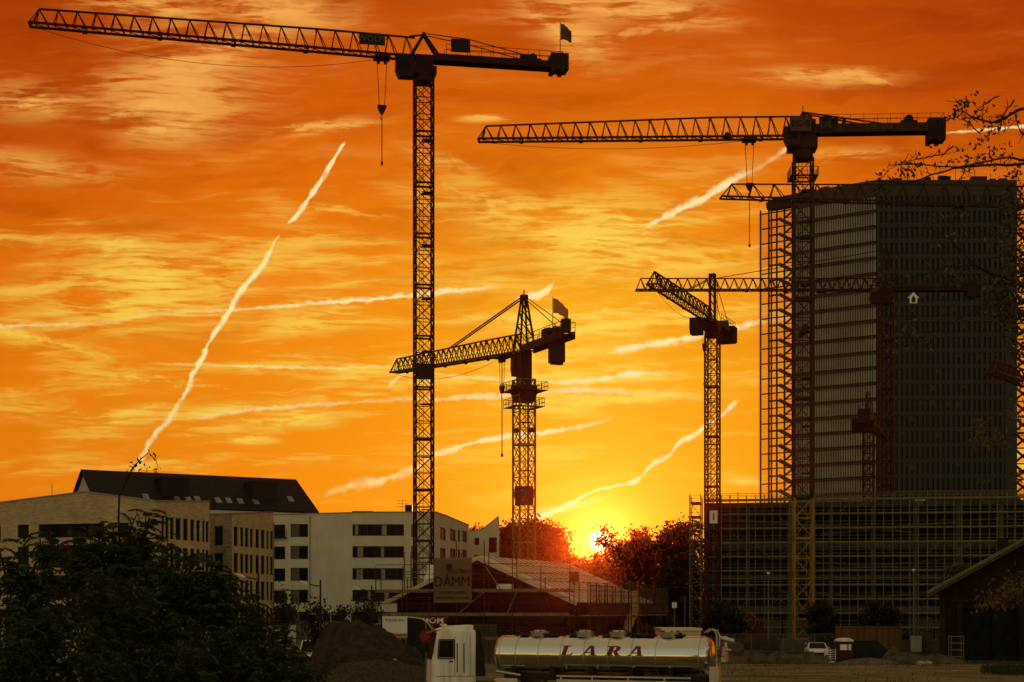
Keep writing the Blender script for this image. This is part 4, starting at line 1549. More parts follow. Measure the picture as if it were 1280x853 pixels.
for i, r in enumerate(rb):
    w = window(b4, f5, r, .22, bars=6, fw=.09)
    for a_, c_ in (((.05, .11), (.55, .61), (.08, .2), (.62, .7), (.5, .58))[i % 5], ((.56, .66), (.1, .2), (.55, .63), (.3, .35), (.8, .85))[i % 5]):
        g = MB()                                                   # pale curtains behind the glass
        x0, x1 = r[0] + (r[2] - r[0]) * a_, r[0] + (r[2] - r[0]) * c_
        g.obox((f5.pt(x0, r[1] + .1, -.2) + f5.pt(x1, r[3] - .1, -.2)) / 2, f5.e * (x1 - x0) / 2, f5.n * .01, Vector((0, 0, (r[3] - r[1]) / 2 - .1)))
        g.build('curtain', M['pane_pale'], w, off=b4.location)
for r in wc:
    window(b4, f5, r, .2, bars=1, panel=.5)
for r in pl:
    window(b4, f5, r, .2, bars=1, panel=.42 if r[0] > 12 else 0)
for r in w6:
    window(b4, f6, r, .2, bars=1)
coping(b4, f5, top5, M['roof_metal'])
coping(b4, f6, top6, M['roof_metal'])
drain(b4, f5, f5.s_of(387.5), 0, 17.3)
mb = MB()
qa, qb, qc = f5.pt(0, 0), f5.pt(f5.L, 0), f6.pt(f6.L, 0)
rr = [qc + Vector((-18, 4, 0)), qa + Vector((0, 14, 0))]
mb.face([z_(p, 17.0) for p in [qa, qb, qc] + rr])
for p, q in ((qc, rr[0]), (rr[0], rr[1]), (rr[1], qa)):
    mb.face([z_(p, 0), z_(q, 0), z_(q, 17.2), z_(p, 17.2)])
mb.build('roof', M['roof_metal'], b4, off=b4.location)
mb = MB()
c = P(511, 640, 222)
mb.box((c.x - .5, 221.5, 17.0), (c.x + .5, 222.5, 19.2))
c = P(454, 641, 222)
mb.prism([(c.x - 2, 221, 17.3), (c.x + 2, 221, 17.3), (c.x + 1.4, 221, 18.3), (c.x - 1.4, 221, 18.3)], (0, 3, 0))
mb.build('roof_vent', M['dark'], b4, off=b4.location)
mb = MB()
c = P(503, 640, 221)
mb.beam((c.x, 221, 17.2), (c.x, 221, 19.9), .07)
for q in (.5, .9, 1.3):
    mb.beam((c.x - 1.0 + .2 * q, 221, 18.4 + q), (c.x + 1.0 - .2 * q, 221, 18.4 + q), .05)
mb.build('aerial', M['dark'], b4, off=b4.location)
mb = MB()
c = f5.pt(f5.s_of(350), 0)
a0 = f5.z_of(672, 0)
for i in range(9):
    mb.beam(Vector((c.x - .9 + i * .225, 216.6, a0)), Vector((c.x - .9 + i * .225, 216.6, a0 + 1)), .04)
mb.beam((c.x - .95, 216.6, a0 + 1.02), (c.x + .95, 216.6, a0 + 1.02), .07)
mb.box((c.x - 1, 216.4, a0 - .12), (c.x + 1, 216.99, a0))
mb.build('balcony', M['dark'], b4, off=b4.location)
# ground-floor garage band
mb = MB()
r = f5.rect(370, 764, 392, 799)
mb.obox((f5.pt(r[0], .0, .03) + f5.pt(r[2], 3.2, .03)) / 2, f5.e * (r[2] - r[0]) / 2, f5.n * .03, Vector((0, 0, 1.6)))
mb.build('garage_door', M['panel_brown'], b4, off=b4.location)

# --- saw-toothed white house to its right
h3 = (GX(585.5, 256), 256.0)
h4 = (GX(623.5, 256), 256.0)
f7 = Facade(*h3, *h4)
b5 = thing('saw_tooth_house', 'narrow white house, roof line swooping up to a point at its right end', 'building', (h3[0], h3[1], 0))
tp = [(0.0, f7.z_of(664, 0))] + [(f7.s_of(p), f7.z_of(q, 0)) for p, q in ((592, 664), (599, 663.5), (606, 659.5), (613, 654))] + [(f7.L, f7.z_of(645.5, 0))]
w7 = [f7.rect(593, 672.5, 599, 681.5), f7.rect(611, 672, 621, 691), f7.rect(593, 694, 599, 706), f7.rect(611, 697, 621, 712)]
mb = MB()
wall_mesh(mb, f7, tp, 0, w7, .2)
mb.build('wall', M['plaster'], b5, off=b5.location)
for r in w7:
    window(b5, f7, r, .16, bars=1)
coping(b5, f7, tp, M['roof_metal'], back=9)
mb = MB()
p, q = f7.pt(0, 0), f7.pt(f7.L, 0)
dv = Vector((0, 10, 0))
for a_, c_, za, zc in ((q, q + dv, tp[-1][1], tp[-1][1]), (p + dv, p, tp[0][1], tp[0][1])):
    mb.face([z_(a_, 0), z_(c_, 0), z_(c_, zc), z_(a_, za)])
mb.face([z_(q + dv, 0), z_(p + dv, 0), z_(p + dv, tp[0][1]), z_(q + dv, tp[-1][1])])
mb.build('rear_wall', M['plaster'], b5, off=b5.location)

# --- the gabled hall under renovation
AP = P(600, 697, 140)
ax = Vector((.385, .923, 0))                                       # ridge runs away to the right
rt = Vector((.923, -.385, 0))                                      # along the gable, to the right
AL = 20.6
b6 = thing('gabled_hall', 'old brick hall with a pale low-pitched roof under repair, ringed by scaffolding', 'building', (AP.x, AP.y, 0))
zr_, hl, hr = AP.z, 8.6, 8.6
zl = 5.55
mb = MB()
g = lambda s_, z, d=0.0: Vector((AP.x, AP.y, 0)) + rt * s_ + ax * d + Vector((0, 0, z))
mb.face([g(-hl + .5, 0), g(hr - .5, 0), g(hr - .5, zl), g(-hl + .5, zl)], [(0, 0), (16, 0), (16, 5.5), (0, 5.5)])
mb.face([g(-hl + .5, zl), g(hr - .5, zl), g(0, zr_ - .25)], [(0, 5.5), (16, 5.5), (8, 9.2)])
mb.face([g(hr - .5, 0), g(hr - .5, 0, AL), g(hr - .5, zl, AL), g(hr - .5, zl)], [(0, 0), (20, 0), (20, 5.5), (0, 5.5)])
mb.face([g(-hl + .5, 0, AL), g(-hl + .5, 0), g(-hl + .5, zl), g(-hl + .5, zl, AL)], [(0, 0), (20, 0), (20, 5.5), (0, 5.5)])
mb.face([g(hr - .5, 0, AL), g(-hl + .5, 0, AL), g(-hl + .5, zl, AL), g(0, zr_ - .25, AL), g(hr - .5, zl, AL)], [(0, 0), (16, 0), (16, 5.5), (8, 9), (0, 5.5)])
mb.build('wall', M['brick_red'], b6, off=b6.location)
sr = math.atan2(zr_ - zl, hl)
mb = MB()
for s0, s1, z0, z1 in ((0, hr + .6, zr_, zl - .3), (0, -hl - .6, zr_, zl - .3)):
    mb.prism([g(s0, z0, -.55), g(s1, z1, -.55), g(s1, z1, AL + .5), g(s0, z0, AL + .5)], (0, 0, .12))
rf = mb.build('roof', M['membrane'], b6, off=b6.location)
mb = MB()                                                          # standing laths and laps of the roof sheets
for i in range(1, 14):
    d = i * AL / 14
    mb.beam(g(.1, zr_ + .15, d), g(hr + .5, zl - .12, d), .07, .05)
for i in range(1, 5):
    k = i / 5
    mb.beam(g(hr * k, zr_ + (zl - zr_) * k + .17, -.5), g(hr * k, zr_ + (zl - zr_) * k + .17, AL), .06, .05)
mb.build('roof_lath', M['timber'], rf, off=b6.location)
mb = MB()
for s1, z1 in ((hr + .65, zl - .33), (-hl - .65, zl - .33)):
    mb.beam(g(0, zr_ - .08, -.62), g(s1, z1 - .08, -.62), .08, .34)
mb.build('verge_board', M['membrane'], b6, off=b6.location)
mb = MB()                                                          # purlin ends and rafters showing under the roof
for k in (.0, .33, .66):
    for s_ in (-1, 1):
        s0 = s_ * hl * k
        z0 = zr_ + (zl - zr_) * k - .38
        mb.beam(g(s0, z0, -.5), g(s0, z0, .3), .22)
mb.build('purlin', M['timber'], b6, off=b6.location)
MBb = MB()
c = g(5.6, zr_ + (zl - zr_) * .6 + .45, 8.5)
MBb.cbox((c.x, c.y, c.z + .2), .7, .7, .9, .39)
MBb.build('chimney', M['black'], rf, off=b6.location)
# white sheeting over the left slope
mb = MB()
sh0 = [g(-6.9, 6.0, 2.0), g(-6.2, 8.7, 2.4), g(-2.9, 9.15, 2.4), g(-1.6, 8.6, 2.2), g(-1.6, 6.0, 2.0)]
mb.prism(sh0, ax * 5.0)
mb.build('tarpaulin', M['tarp_white'], b6, off=b6.location, bevel=.15)
for s0, s1, z1 in ((-1.6, 1.6, 3.4), (3.6, 5.0, 2.6), (-5.4, -4.0, 2.6)):   # dark gate and low openings
    mb = MB()
    mb.obox(g((s0 + s1) / 2, z1 / 2, -.06), rt * (s1 - s0) / 2, ax * .05, Vector((0, 0, z1 / 2)))
    mb.build('gate' if s0 == -1.6 else 'door', M['panel_brown'], b6, off=b6.location)
# gable scaffold
b7 = thing('scaffold', 'tube scaffold with plank decks before the gable of the old brick hall', 'scaffold', tuple(g(-8.9, 0, -1.8)))
SO = b7.location
stand = []
for i in range(8):
    s_ = -9.2 + i * 2.62
    h_ = 10.6 - (0 if 1 < i < 6 else 2.2)
    mb = MB()
    for d in (-1.0, -2.0):
        mb.tube(g(s_, 0, d), g(s_, h_ if d < -1.5 else h_ - 1, d), .05, n=6)
    mb.build('standard', M['tube_brown'], b7, off=SO)
for z in (2.1, 4.15, 6.2):
    mb = MB()
    mb.obox(g(-.03, z, -1.5), rt * 9.2, ax * .48, Vector((0, 0, .05)))
    mb.obox(g(-.03, z + .14, -2.0), rt * 9.2, ax * .02, Vector((0, 0, .09)))
    mb.build('deck', M['timber'], b7, off=SO)
for z in (3.15, 3.65, 5.2, 5.7, 7.25, 7.75, 8.6):
    mb = MB()
    mb.beam(g(-9.2, z, -2.0), g(9.2, z, -2.0), .05)
    mb.build('guard_rail', M['tube_brown'], b7, off=SO)
for s0, z0, s1, z1 in ((-9.2, .2, -6.6, 2.1), (1.4, 8.4, 2.9, 6.3), (4.3, 6.1, 3.4, 4.2), (-3.9, 2.1, -6.5, 4.15), (-4.2, 4.2, -3.0, 2.2), (6.5, .2, 3.9, 2.1), (-1.3, 4.15, 1.3, 6.2)):
    mb = MB()
    mb.beam(g(s0, z0, -2.06), g(s1, z1, -2.06), .07)
    mb.build('brace', M['galv'], b7, off=SO)
mb = MB()                                                          # lattice girder low across the gable
for z in (2.4, 2.9):
    mb.beam(g(-2.5, z, -2.12), g(7.6, z, -2.12), .05)
for i in range(20):
    mb.beam(g(-2.5 + i * .505, 2.4 if i % 2 else 2.9, -2.12), g(-2.0 + i * .505, 2.9 if i % 2 else 2.4, -2.12), .035)
mb.build('lattice_girder', M['tube_brown'], b7, off=SO)
MBb = MB(); c = g(3.0, 6.6, -1.5); MBb.cbox((c.x, c.y, c.z), 1.3, .6, .5, -.39); tag(MBb.build('crate', M['tarp_white'], None), 'pale crate on the upper deck of the gable scaffold', 'crate')
# banner
def cloth(fn, nx, ny, th=.02):
    mb = MB()
    vs = [fn(i / nx, j / ny, 0) for i in range(nx + 1) for j in range(ny + 1)] + [fn(i / nx, j / ny, th) for i in range(nx + 1) for j in range(ny + 1)]
    n0 = (nx + 1) * (ny + 1)
    fs = []
    for i in range(nx):
        for j in range(ny):
            a = i * (ny + 1) + j
            q = (a, a + ny + 1, a + ny + 2, a + 1)
            fs += [q, tuple(n0 + k for k in reversed(q))]
    for i in range(nx):
        for j in (0, ny):
            a = i * (ny + 1) + j
            fs.append((a, a + ny + 1, n0 + a + ny + 1, n0 + a))
    for j in range(ny):
        for i in (0, nx):
            a = i * (ny + 1) + j
            fs.append((a, a + 1, n0 + a + 1, n0 + a))
    mb.add(vs, fs)
    return mb


bs0, bs1, bz0, bz1 = -3.45, .2, 5.25, 9.15
bn = cloth(lambda u, v, t_: g(bs0 + (bs1 - bs0) * u, bz0 + (bz1 - bz0) * v, -2.16 - t_ - .05 * math.sin(7 * u + 3 * v) * math.sin(3.1 * v)), 14, 14).build('banner', M['banner'], None, off=None, smooth=True)
tag(bn, 'beige builder\'s banner with HOLZBAU lettering hung on the gable scaffold', 'banner')
yd = Vector((0, 0, 1))
for txt, sz, s_, z in (('HOLZBAU', .46, -.95, 7.95), ('D\u00c5MM', 1.25, -1.65, 7.05), ('TEL.06231-03052', .36, -1.62, 6.12), ('www.holzbau-damm.de', .32, -1.62, 5.7)):
    tm = text_mb(txt, sz, .02, bold=0)
    xs = [v[0] for v in tm.v]
    wd = max(xs) - min(xs)
    k = {'D\u00c5MM': 3.3}.get(txt)
    sc = (k / wd) if k else min(1.0, 3.3 / wd)
    o = tm.build('lettering', M['black_letter'], bn, xf=plane_xf(tuple(g(s_, z, -2.27)), rt, yd) @ Matrix.Diagonal((sc, 1, 1, 1)))
lg = MB(); lg.cbox(tuple(g(-1.95, 8.35, -2.27)), .42, .03, .5, -.39); lg.build('emblem', M['black_letter'], bn)
rbn = MB()
rbn.prism([g(-4.9, 3.3, -2.1), g(-2.5, 3.3, -2.1), g(-1.9, 4.15, -2.1), g(-3.6, 3.95, -2.1), g(-5.2, 4.15, -2.1)], ax * -.03)
rbo = rbn.build('banner', M['banner_red'], None)
tag(rbo, 'small dark red banner lettered MOM below the big beige banner', 'banner')
text_mb('M\u25cfM' if False else 'MOM', .72, .02, bold=.008).build('lettering', M['white_letter'], rbo, xf=plane_xf(tuple(g(-3.55, 3.68, -2.16)), rt, yd) @ Matrix.Diagonal((1.25, 1, 1, 1)))
mb = MB(); mb.beam(g(-5.1, 4.05, -2.16), g(-3.6, 3.85, -2.16), .08); mb.beam(g(-3.6, 3.85, -2.16), g(-2.0, 4.05, -2.16), .08); mb.build('emblem', M['sign_red'], rbo)
# side scaffold, along the right eave, with netting
b8 = thing('scaffold', 'netted scaffold along the right eave of the old brick hall', 'scaffold', tuple(g(10.2, 0, 8)))
SO = b8.location
for i in range(11):
    d = -1.0 + i * 2.2
    mb = MB()
    for s_ in (9.6, 10.6):
        mb.tube(g(s_, 0, d), g(s_, 7.0, d), .05, n=6)
    mb.build('standard', M['tube_brown'], b8, off=SO)
for z in (2.1, 4.15):
    mb = MB()
    mb.obox(g(10.1, z, 10), rt * .48, ax * 11, Vector((0, 0, .05)))
    mb.build('deck', M['timber'], b8, off=SO)
for z in (5.2, 5.9, 6.7):
    mb = MB()
    mb.beam(g(10.6, z, -1), g(10.6, z, 21), .06)
    mb.build('guard_rail', M['tube_brown'], b8, off=SO)
for q in range(8):
    mb = MB()
    d0 = -1 + q * 2.75
    for k in range(9):
        mb.beam(g(10.66, 4.3, d0 + k * .32), g(10.66, 6.7, d0 + k * .32), .05)
    for k in range(6):
        mb.beam(g(10.66, 4.4 + k * .45, d0), g(10.66, 4.4 + k * .45, d0 + 2.6), .04)
    mb.build('mesh_panel', M['netting'], b8, off=SO)
# eave safety netting standing on the far roof edge
mb = MB()
for i in range(40):
    k = i / 40
    s_ = .4 + (hr + .2) * k
    z = zr_ + (zl - zr_) * (s_ / hr)
    mb.beam(g(s_, z, AL + .6), g(s_, z + 1.15, AL + .6), .05)
for h_ in (.3, .6, .9, 1.15):
    mb.beam(g(.4, zr_ + h_ - .1, AL + .6), g(hr + .6, zl + h_ - .3, AL + .6), .05)
mb.build('safety_net', M['netting'], b6, off=b6.location)
# rubble chute
ch = MB()
pts = [P(793.5, 741, 150), P(793.5, 756, 149.6), P(792, 767, 149), P(787, 777, 148.5), P(783, 789, 148)]
for i in range(len(pts) - 1):
    ch.path([pts[i], pts[i + 1] + (pts[i] - pts[i + 1]) * -.06], [.48, .36], 10)
ch = ch.build('rubble_chute', M['plastic_yellow'], None)
tag(ch, 'pale plastic rubble chute dropping from the scaffold at the hall\'s right corner', 'rubble chute')
mb = MB()
for s_ in (-.4, .4):
    mb.beam(Vector((pts[0].x + s_, 151.3, 0)), Vector((pts[0].x + s_, 151.3, 7.4)), .08)
mb.beam((pts[0].x - .4, 151.3, 6.2), (pts[0].x, 150.2, 6.4), .08)
mb.beam((pts[0].x - .4, 151.3, 6.2), (pts[0].x + .4, 151.3, 6.2), .08)
mb.build('chute_frame', M['galv'], ch)
# scaffold tower behind the left slope
b9 = thing('scaffold_tower', 'slender free-standing scaffold tower before the white block beside the white sheeting', 'scaffold', (GX(513, 150), 150, 0))
SO = b9.location
x0, x1_ = GX(505, 150), GX(522, 150)
for x in (x0, (x0 + x1_) / 2, x1_):
    mb = MB()
    for y in (150, 151):
        mb.tube((x, y, 0), (x, y, P(0, 690 if x < x1_ else 702, 150).z), .05, n=6)
    mb.build('standard', M['timber'], b9, off=SO)
for py in (785, 765, 745, 734, 722, 715):
    z = P(0, py, 150).z
    mb = MB()
    mb.beam((x0, 150, z), (x1_, 150, z), .06)
    mb.beam((x0, 151, z), (x1_, 151, z), .06)
    mb.build('ledger', M['timber'], b9, off=SO)
MBa.build('aerial', M['dark'], b1, off=b1.location)

# --- the scaffolded concrete building
k0 = (GX(880, 235), 235.0)
k1 = (GX(1310, 227), 227.0)
fb = Facade(*k0, *k1)
b10 = thing('parking_deck', 'wide concrete building shell with open storeys behind a full-height scaffold', 'building', (k0[0], k0[1], 0))
dn = -fb.n
bl = fb.L
ZS = [5.1, 9.75, 14.35]
ZT = 20.3
o_ = b10.location


def slab(name, z, th, front=.0, back=26.0, m=M['concrete'], a=0.0, c=None):
    c = bl if c is None else c
    mb = MB()
    mb.prism([fb.pt(a, z, front), fb.pt(c, z, front), fb.pt(c, z, -back), fb.pt(a, z, -back)], (0, 0, -th))
    return mb.build(name, m, b10, off=o_)


for z in ZS:
    slab('floor_slab', z, .75, .0)
slab('roof_slab', ZT, .6, .3)
slab('floor_slab', .35, .35)
for z0, z1 in ((.35, ZS[0] - .75), (ZS[0], ZS[1] - .75), (ZS[1], ZS[2] - .75), (ZS[2], ZT - .6)):
    n = 9
    for i in range(n):
        mb = MB()
        a = .4 + (bl - .8) * i / (n - 1)
        c = fb.pt(a, (z0 + z1) / 2, -.45)
        mb.obox(c, fb.e * .3, fb.n * .3, Vector((0, 0, (z1 - z0) / 2)))
        mb.build('column', M['concrete'], b10, off=o_)
    for (a, c, dz_) in ((2, bl * .62, 1.1), (bl * .35, bl - 1, -1.3)):   # ramps inside
        mb = MB()
        zm = (z0 + z1) / 2 + .3
        mb.prism([fb.pt(a, zm + dz_, -4), fb.pt(c, zm - dz_, -4), fb.pt(c, zm - dz_, -8), fb.pt(a, zm + dz_, -8)], (0, 0, -.38))
        mb.build('ramp', M['concrete'], b10, off=o_)
mb = MB()                                                          # core and back walls
mb.prism([fb.pt(0, 0, -26), fb.pt(bl, 0, -26), fb.pt(bl, 0, -26.3), fb.pt(0, 0, -26.3)], (0, 0, ZT - .6))
mb.prism([fb.pt(.02, 0, -.2), fb.pt(.3, 0, -.2), fb.pt(.3, 0, -25.9), fb.pt(.02, 0, -25.9)], (0, 0, ZT - .62))
mb.prism([fb.pt(bl - .3, 0, -.8), fb.pt(bl, 0, -.8), fb.pt(bl, 0, -25.9), fb.pt(bl - .3, 0, -25.9)], (0, 0, ZT - .62))
mb.build('wall', M['concrete'], b10, off=o_)
mb = MB()
mb.prism([fb.pt(1.2, .36, -9), fb.pt(bl - 1, .36, -9), fb.pt(bl - 1, .36, -9.2), fb.pt(1.2, .36, -9.2)], (0, 0, ZT - 1.1))
mb.build('inner_wall', M['dark'], b10, off=o_)
mb = MB()                                                          # parapet rail and clutter on the roof
for i in range(40):
    a = bl * i / 39
    mb.beam(fb.pt(a, ZT, .1), fb.pt(a, ZT + 1.15, .1), .05)
for h_ in (.55, 1.1):
    mb.beam(fb.pt(0, ZT + h_, .1), fb.pt(bl, ZT + h_, .1), .05)
mb.build('railing', M['galv'], b10, off=o_)
MBw = MB(); MBw.prism([fb.pt(30.2, ZT, -.8), fb.pt(31.7, ZT, -.8), fb.pt(31.5, ZT + .6, -.8), fb.pt(30.4, ZT + .5, -.8)], dn * 1.0); tag(MBw.build('bundle', M['tarp_white'], None), 'pale wrapped bundle lying on the edge of the concrete roof', 'bundle')

# its scaffold: standards, ledgers, decks
b11 = thing('scaffold', 'scaffold of many thin standards covering the whole front of the concrete building', 'scaffold', tuple(fb.pt(0, 0, 1.2)))
SO = b11.location
fr = Facade(GX(863, 235), 234.0, *(k1[0], k1[1] - .1))
SL = bl + .0
n = 40
for i in range(n + 1):
    a = .2 + (SL) * i / n
    mb = MB()
    jit = rnd.uniform(-.08, .08)
    mb.tube(fb.pt(a + jit, 0, 1.55), fb.pt(a + jit, ZT + rnd.choice((.9, 1.0, 1.5, 1.1)), 1.55), .065, n=5)
    if i % 2 == 0:
        mb.tube(fb.pt(a + jit, 0, .6), fb.pt(a + jit, ZT + .8, .6), .055, n=5)
    mb.build('standard', M['galv'], b11, off=SO)
for k in range(10):
    z = 2.05 * (k + 1)
    mb = MB()
    mb.obox((fb.pt(.2, z, 1.08) + fb.pt(SL + .2, z, 1.08)) / 2, fb.e * SL / 2, fb.n * .45, Vector((0, 0, .05)))
    mb.beam(fb.pt(.2, z + .14, 1.56), fb.pt(SL + .2, z + .14, 1.56), .04, .16)
    mb.build('deck', M['timber'] if k % 3 else M['galv'], b11, off=SO)
    mb = MB()
    for h_ in (.55, 1.05):
        mb.beam(fb.pt(.2, z + h_, 1.6), fb.pt(SL + .2, z + h_, 1.6), .055)
    mb.build('guard_rail', M['galv'], b11, off=SO)
for k in range(26):
    a = rnd.uniform(0, bl - 3)
    z = 2.05 * rnd.randint(0, 9)
    d_ = rnd.choice((-1, 1))
    mb = MB()
    mb.beam(fb.pt(a, z, 1.65), fb.pt(a + 2.3 * d_, z + 2.05, 1.65), .06)
    mb.build('brace', M['galv'], b11, off=SO)
for k in range(14):                                                # mesh panels on the lowest lift
    a = .6 + k * 3.6
    if 18 < a < 26:
        continue
    mb = MB()
    for q in range(15):
        mb.beam(fb.pt(a + q * .2, .2, 1.62), fb.pt(a + q * .2 + .5, 3.6, 1.62), .03)
        mb.beam(fb.pt(a + q * .2 + .5, .2, 1.64), fb.pt(a + q * .2, 3.6, 1.64), .03)
    mb.build('mesh_panel', M['galv'], b11, off=SO)
b12 = thing('scaffold', 'stair scaffold standing against the left end of the concrete building', 'scaffold', tuple(fb.pt(-3, 0, 0)))
SO = b12.location
for a in (-2.1, -.5):
    for d_ in (.4, -3.0, -6.4):
        mb = MB()
        mb.tube(fb.pt(a, 0, d_), fb.pt(a, ZT + 1.3, d_), .06, n=5)
        mb.build('standard', M['galv'], b12, off=SO)
for k in range(10):
    z = 2.05 * (k + 1)
    mb = MB()
    mb.prism([fb.pt(-2.1, z, .4), fb.pt(-.5, z, .4), fb.pt(-.5, z, -6.4), fb.pt(-2.1, z, -6.4)], (0, 0, -.06))
    for h_ in (.5, 1.0):
        mb.beam(fb.pt(-2.1, z + h_, .45), fb.pt(-.5, z + h_, .45), .055)
        mb.beam(fb.pt(-2.15, z + h_, .4), fb.pt(-2.15, z + h_, -6.4), .055)
    mb.beam(fb.pt(-2.0, z, .2), fb.pt(-.6, z - 2.05, .2), .09)
    mb.build('deck', M['timber'], b12, off=SO)

# --- the high-rise
T0 = (GX(952, 397), 397.0)
T1 = (GX(1095, 380), 380.0)
T2 = (GX(1271, 379), 379.0)
TS = (GX(993, 391), 391.0)                                        # where the solid part of the left side begins
fl = Facade(*T0, *T1)
fr_ = Facade(*T1, *T2)
ts = fl.s_of(993)
b13 = thing('high_rise', 'tall office tower with a banded left side, gridded right side and open steel edge', 'tower', (T1[0], T1[1], 0))
o_ = b13.location
HT = 106.8                                                         # roof at the edge between both sides
FH = 3.72
NF = 28
bandz = [HT - 4.0 - FH * i for i in range(NF)]
mb = MB()                                                          # core volume, a little behind both faces
cp = [fl.pt(ts, 0, -.35), fl.pt(fl.L, 0, -.35) + Vector((.0, .15, 0)), fr_.pt(fr_.L, 0, -.35), fr_.pt(fr_.L - 3, 0, -26), fl.pt(ts - 2, 0, -24)]
mb.prism(cp, (0, 0, HT - 1.2))
mb.build('core', M['tower_slab'], b13, off=o_)
for i, z in enumerate(bandz):
    # left side: pale vertical-ribbed storey panel above a dark slab edge
    mb = MB()
    a, c = ts, fl.L - .05
    mb.prism([fl.pt(a, z - FH + .75, .0), fl.pt(c, z - FH + .75, .0), fl.pt(c, z - FH + .75, -.3), fl.pt(a, z - FH + .75, -.3)], (0, 0, FH - .75))
    st = mb.build('ribbon_window', M['tower_metal'], b13, off=o_)
    mb = MB()
    q = a + .35
    while q < c - .2:
        mb.obox(fl.pt(q, z - FH / 2 + .36, .06), fl.e * .075, fl.n * .07, Vector((0, 0, FH / 2 - .4)))
        q += .62
    mb.build('mullion', M['tower_pier'], st, off=o_)
    mb = MB()
    mb.prism([fl.pt(a, z - FH, .42), fl.pt(c + .1, z - FH, .42), fl.pt(c + .1, z - FH, -.3), fl.pt(a, z - FH, -.3)], (0, 0, .42))
    mb.build('floor_band', M['tower_slab'], b13, off=o_)
    # right side: dark glass between grey piers
    mb = MB()
    mb.prism([fr_.pt(.1, z - FH + 1.1, -.12), fr_.pt(fr_.L - 2.9, z - FH + 1.1, -.12), fr_.pt(fr_.L - 2.9, z - FH + 1.1, -.3), fr_.pt(.1, z - FH + 1.1, -.3)], (0, 0, FH - 1.1))
    st = mb.build('ribbon_window', M['tower_glass'], b13, off=o_)
    for q in range(rnd.randint(1, 4)):                              # drawn blinds in some bays
        mb = MB()
        k = rnd.randint(0, 23)
        x0 = .5 + (fr_.L - 3.9) * k / 24
        hh = rnd.uniform(.5, 1.9)
        mb.obox(fr_.pt(x0 + .62, z - hh / 2 - .02, -.1), fr_.e * .5, fr_.n * .012, Vector((0, 0, hh / 2)))
        mb.build('blind', M['panel_brown'], st, off=o_)
    mb = MB()
    mb.prism([fr_.pt(.1, z - FH, .36), fr_.pt(fr_.L - 2.9, z - FH, .36), fr_.pt(fr_.L - 2.9, z - FH, -.3), fr_.pt(.1, z - FH, -.3)], (0, 0, 1.08))
    mb.beam(fr_.pt(.1, z - FH + 1.5, .42), fr_.pt(fr_.L - 2.9, z - FH + 1.5, .42), .09)
    mb.build('spandrel', M['tower_spandrel'], b13, off=o_)
    mb = MB()
    npier = 25
    for k in range(npier):
        q = .5 + (fr_.L - 3.9) * k / (npier - 1)
        mb.obox(fr_.pt(q, z - FH / 2 + .1, .2), fr_.e * (.26 if k % 2 else .32), fr_.n * .2, Vector((0, 0, FH / 2 - .08)))
    mb.build('mullion', M['tower_pier'], st, off=o_)
mb = MB()                                                          # plain pale strip at the right edge
mb.prism([fr_.pt(fr_.L - 2.8, 0, .3), fr_.pt(fr_.L, 0, .3), fr_.pt(fr_.L, 0, -.3), fr_.pt(fr_.L - 2.8, 0, -.3)], (0, 0, HT - 2))
mb.build('corner_pier', M['tower_pier'], b13, off=o_)
# open steel edge on the left: floor outriggers, posts, zigzag bracing and a glass skin
for pxx, w_ in ((950.8, .22), (961, .42), (964.2, .2), (971, .5), (980.6, .6), (991.6, .6)):
    mb = MB()
    a = fl.s_of(pxx)
    mb.beam(fl.pt(a, 0, .0), fl.pt(a, HT - 3.0, .0), w_, .4)
    mb.build('steel_post', M['lattice_steel'], b13, off=o_)
for i, z in enumerate(bandz):                                      # outriggers, stair landings and flights, one set per storey
    mb = MB()
    mb.beam(fl.pt(fl.s_of(952.5), z, .0), fl.pt(ts, z + .1, .0), .32, .30)
    mb.beam(fl.pt(fl.s_of(961), z - 1.85, .0), fl.pt(fl.s_of(975.5), z - 1.85, .0), .5, .42)
    mb.build('outrigger', M['lattice_steel'], b13, off=o_)
    mb = MB()
    mb.beam(fl.pt(fl.s_of(974), z - 1.75, -.3), fl.pt(fl.s_of(991), z - 3.85, -.3), 1.1, .85)
    mb.build('stair_flight', M['lattice_steel'], b13, off=o_)
    mb = MB()
    mb.beam(fl.pt(fl.s_of(982), z - 1.75, .2), fl.pt(fl.s_of(991), z - .4, .2), .4, .4)
    mb.beam(fl.pt(fl.s_of(982), z - 1.75, .2), fl.pt(fl.s_of(991), z - 1.75, .2), .2, .2)
    mb.build('brace', M['lattice_steel'], b13, off=o_)
for i in range(0, NF, 4):
    mb = MB()
    z = bandz[i]
    zl_ = max(z - 4 * FH + .1, .5)
    c = (fl.pt(fl.s_of(949.8), z, .7) + fl.pt(ts, zl_, .7)) / 2
    mb.obox(c, fl.e * (ts - fl.s_of(949.8)) / 2, fl.n * .04, Vector((0, 0, (z - zl_) / 2)))
    mb.build('glass_skin', M['clear_glass'], b13, off=o_)
mb = MB()                                                          # the sky lattice at the far right edge
x = fr_.L
for i in range(NF):
    z = bandz[i]
    p, q = fr_.pt(x + .1, z, -3), fr_.pt(x + 4.4, z, -3)
    mb.beam(p, q, .3)
    for d_ in (0, 1):
        mb.beam(p if d_ else q, (fr_.pt(x + 4.4, z - FH, -3) if d_ else fr_.pt(x + .1, z - FH, -3)), .5)
mb.beam(fr_.pt(x + 4.4, 0, -3), fr_.pt(x + 4.4, HT - 4, -3), .6)
mb.build('bracing', M['lattice_steel'], b13, off=o_)
mb = MB()                                                          # crown: tall parapet screen, roof plant
zc = HT - 4.0
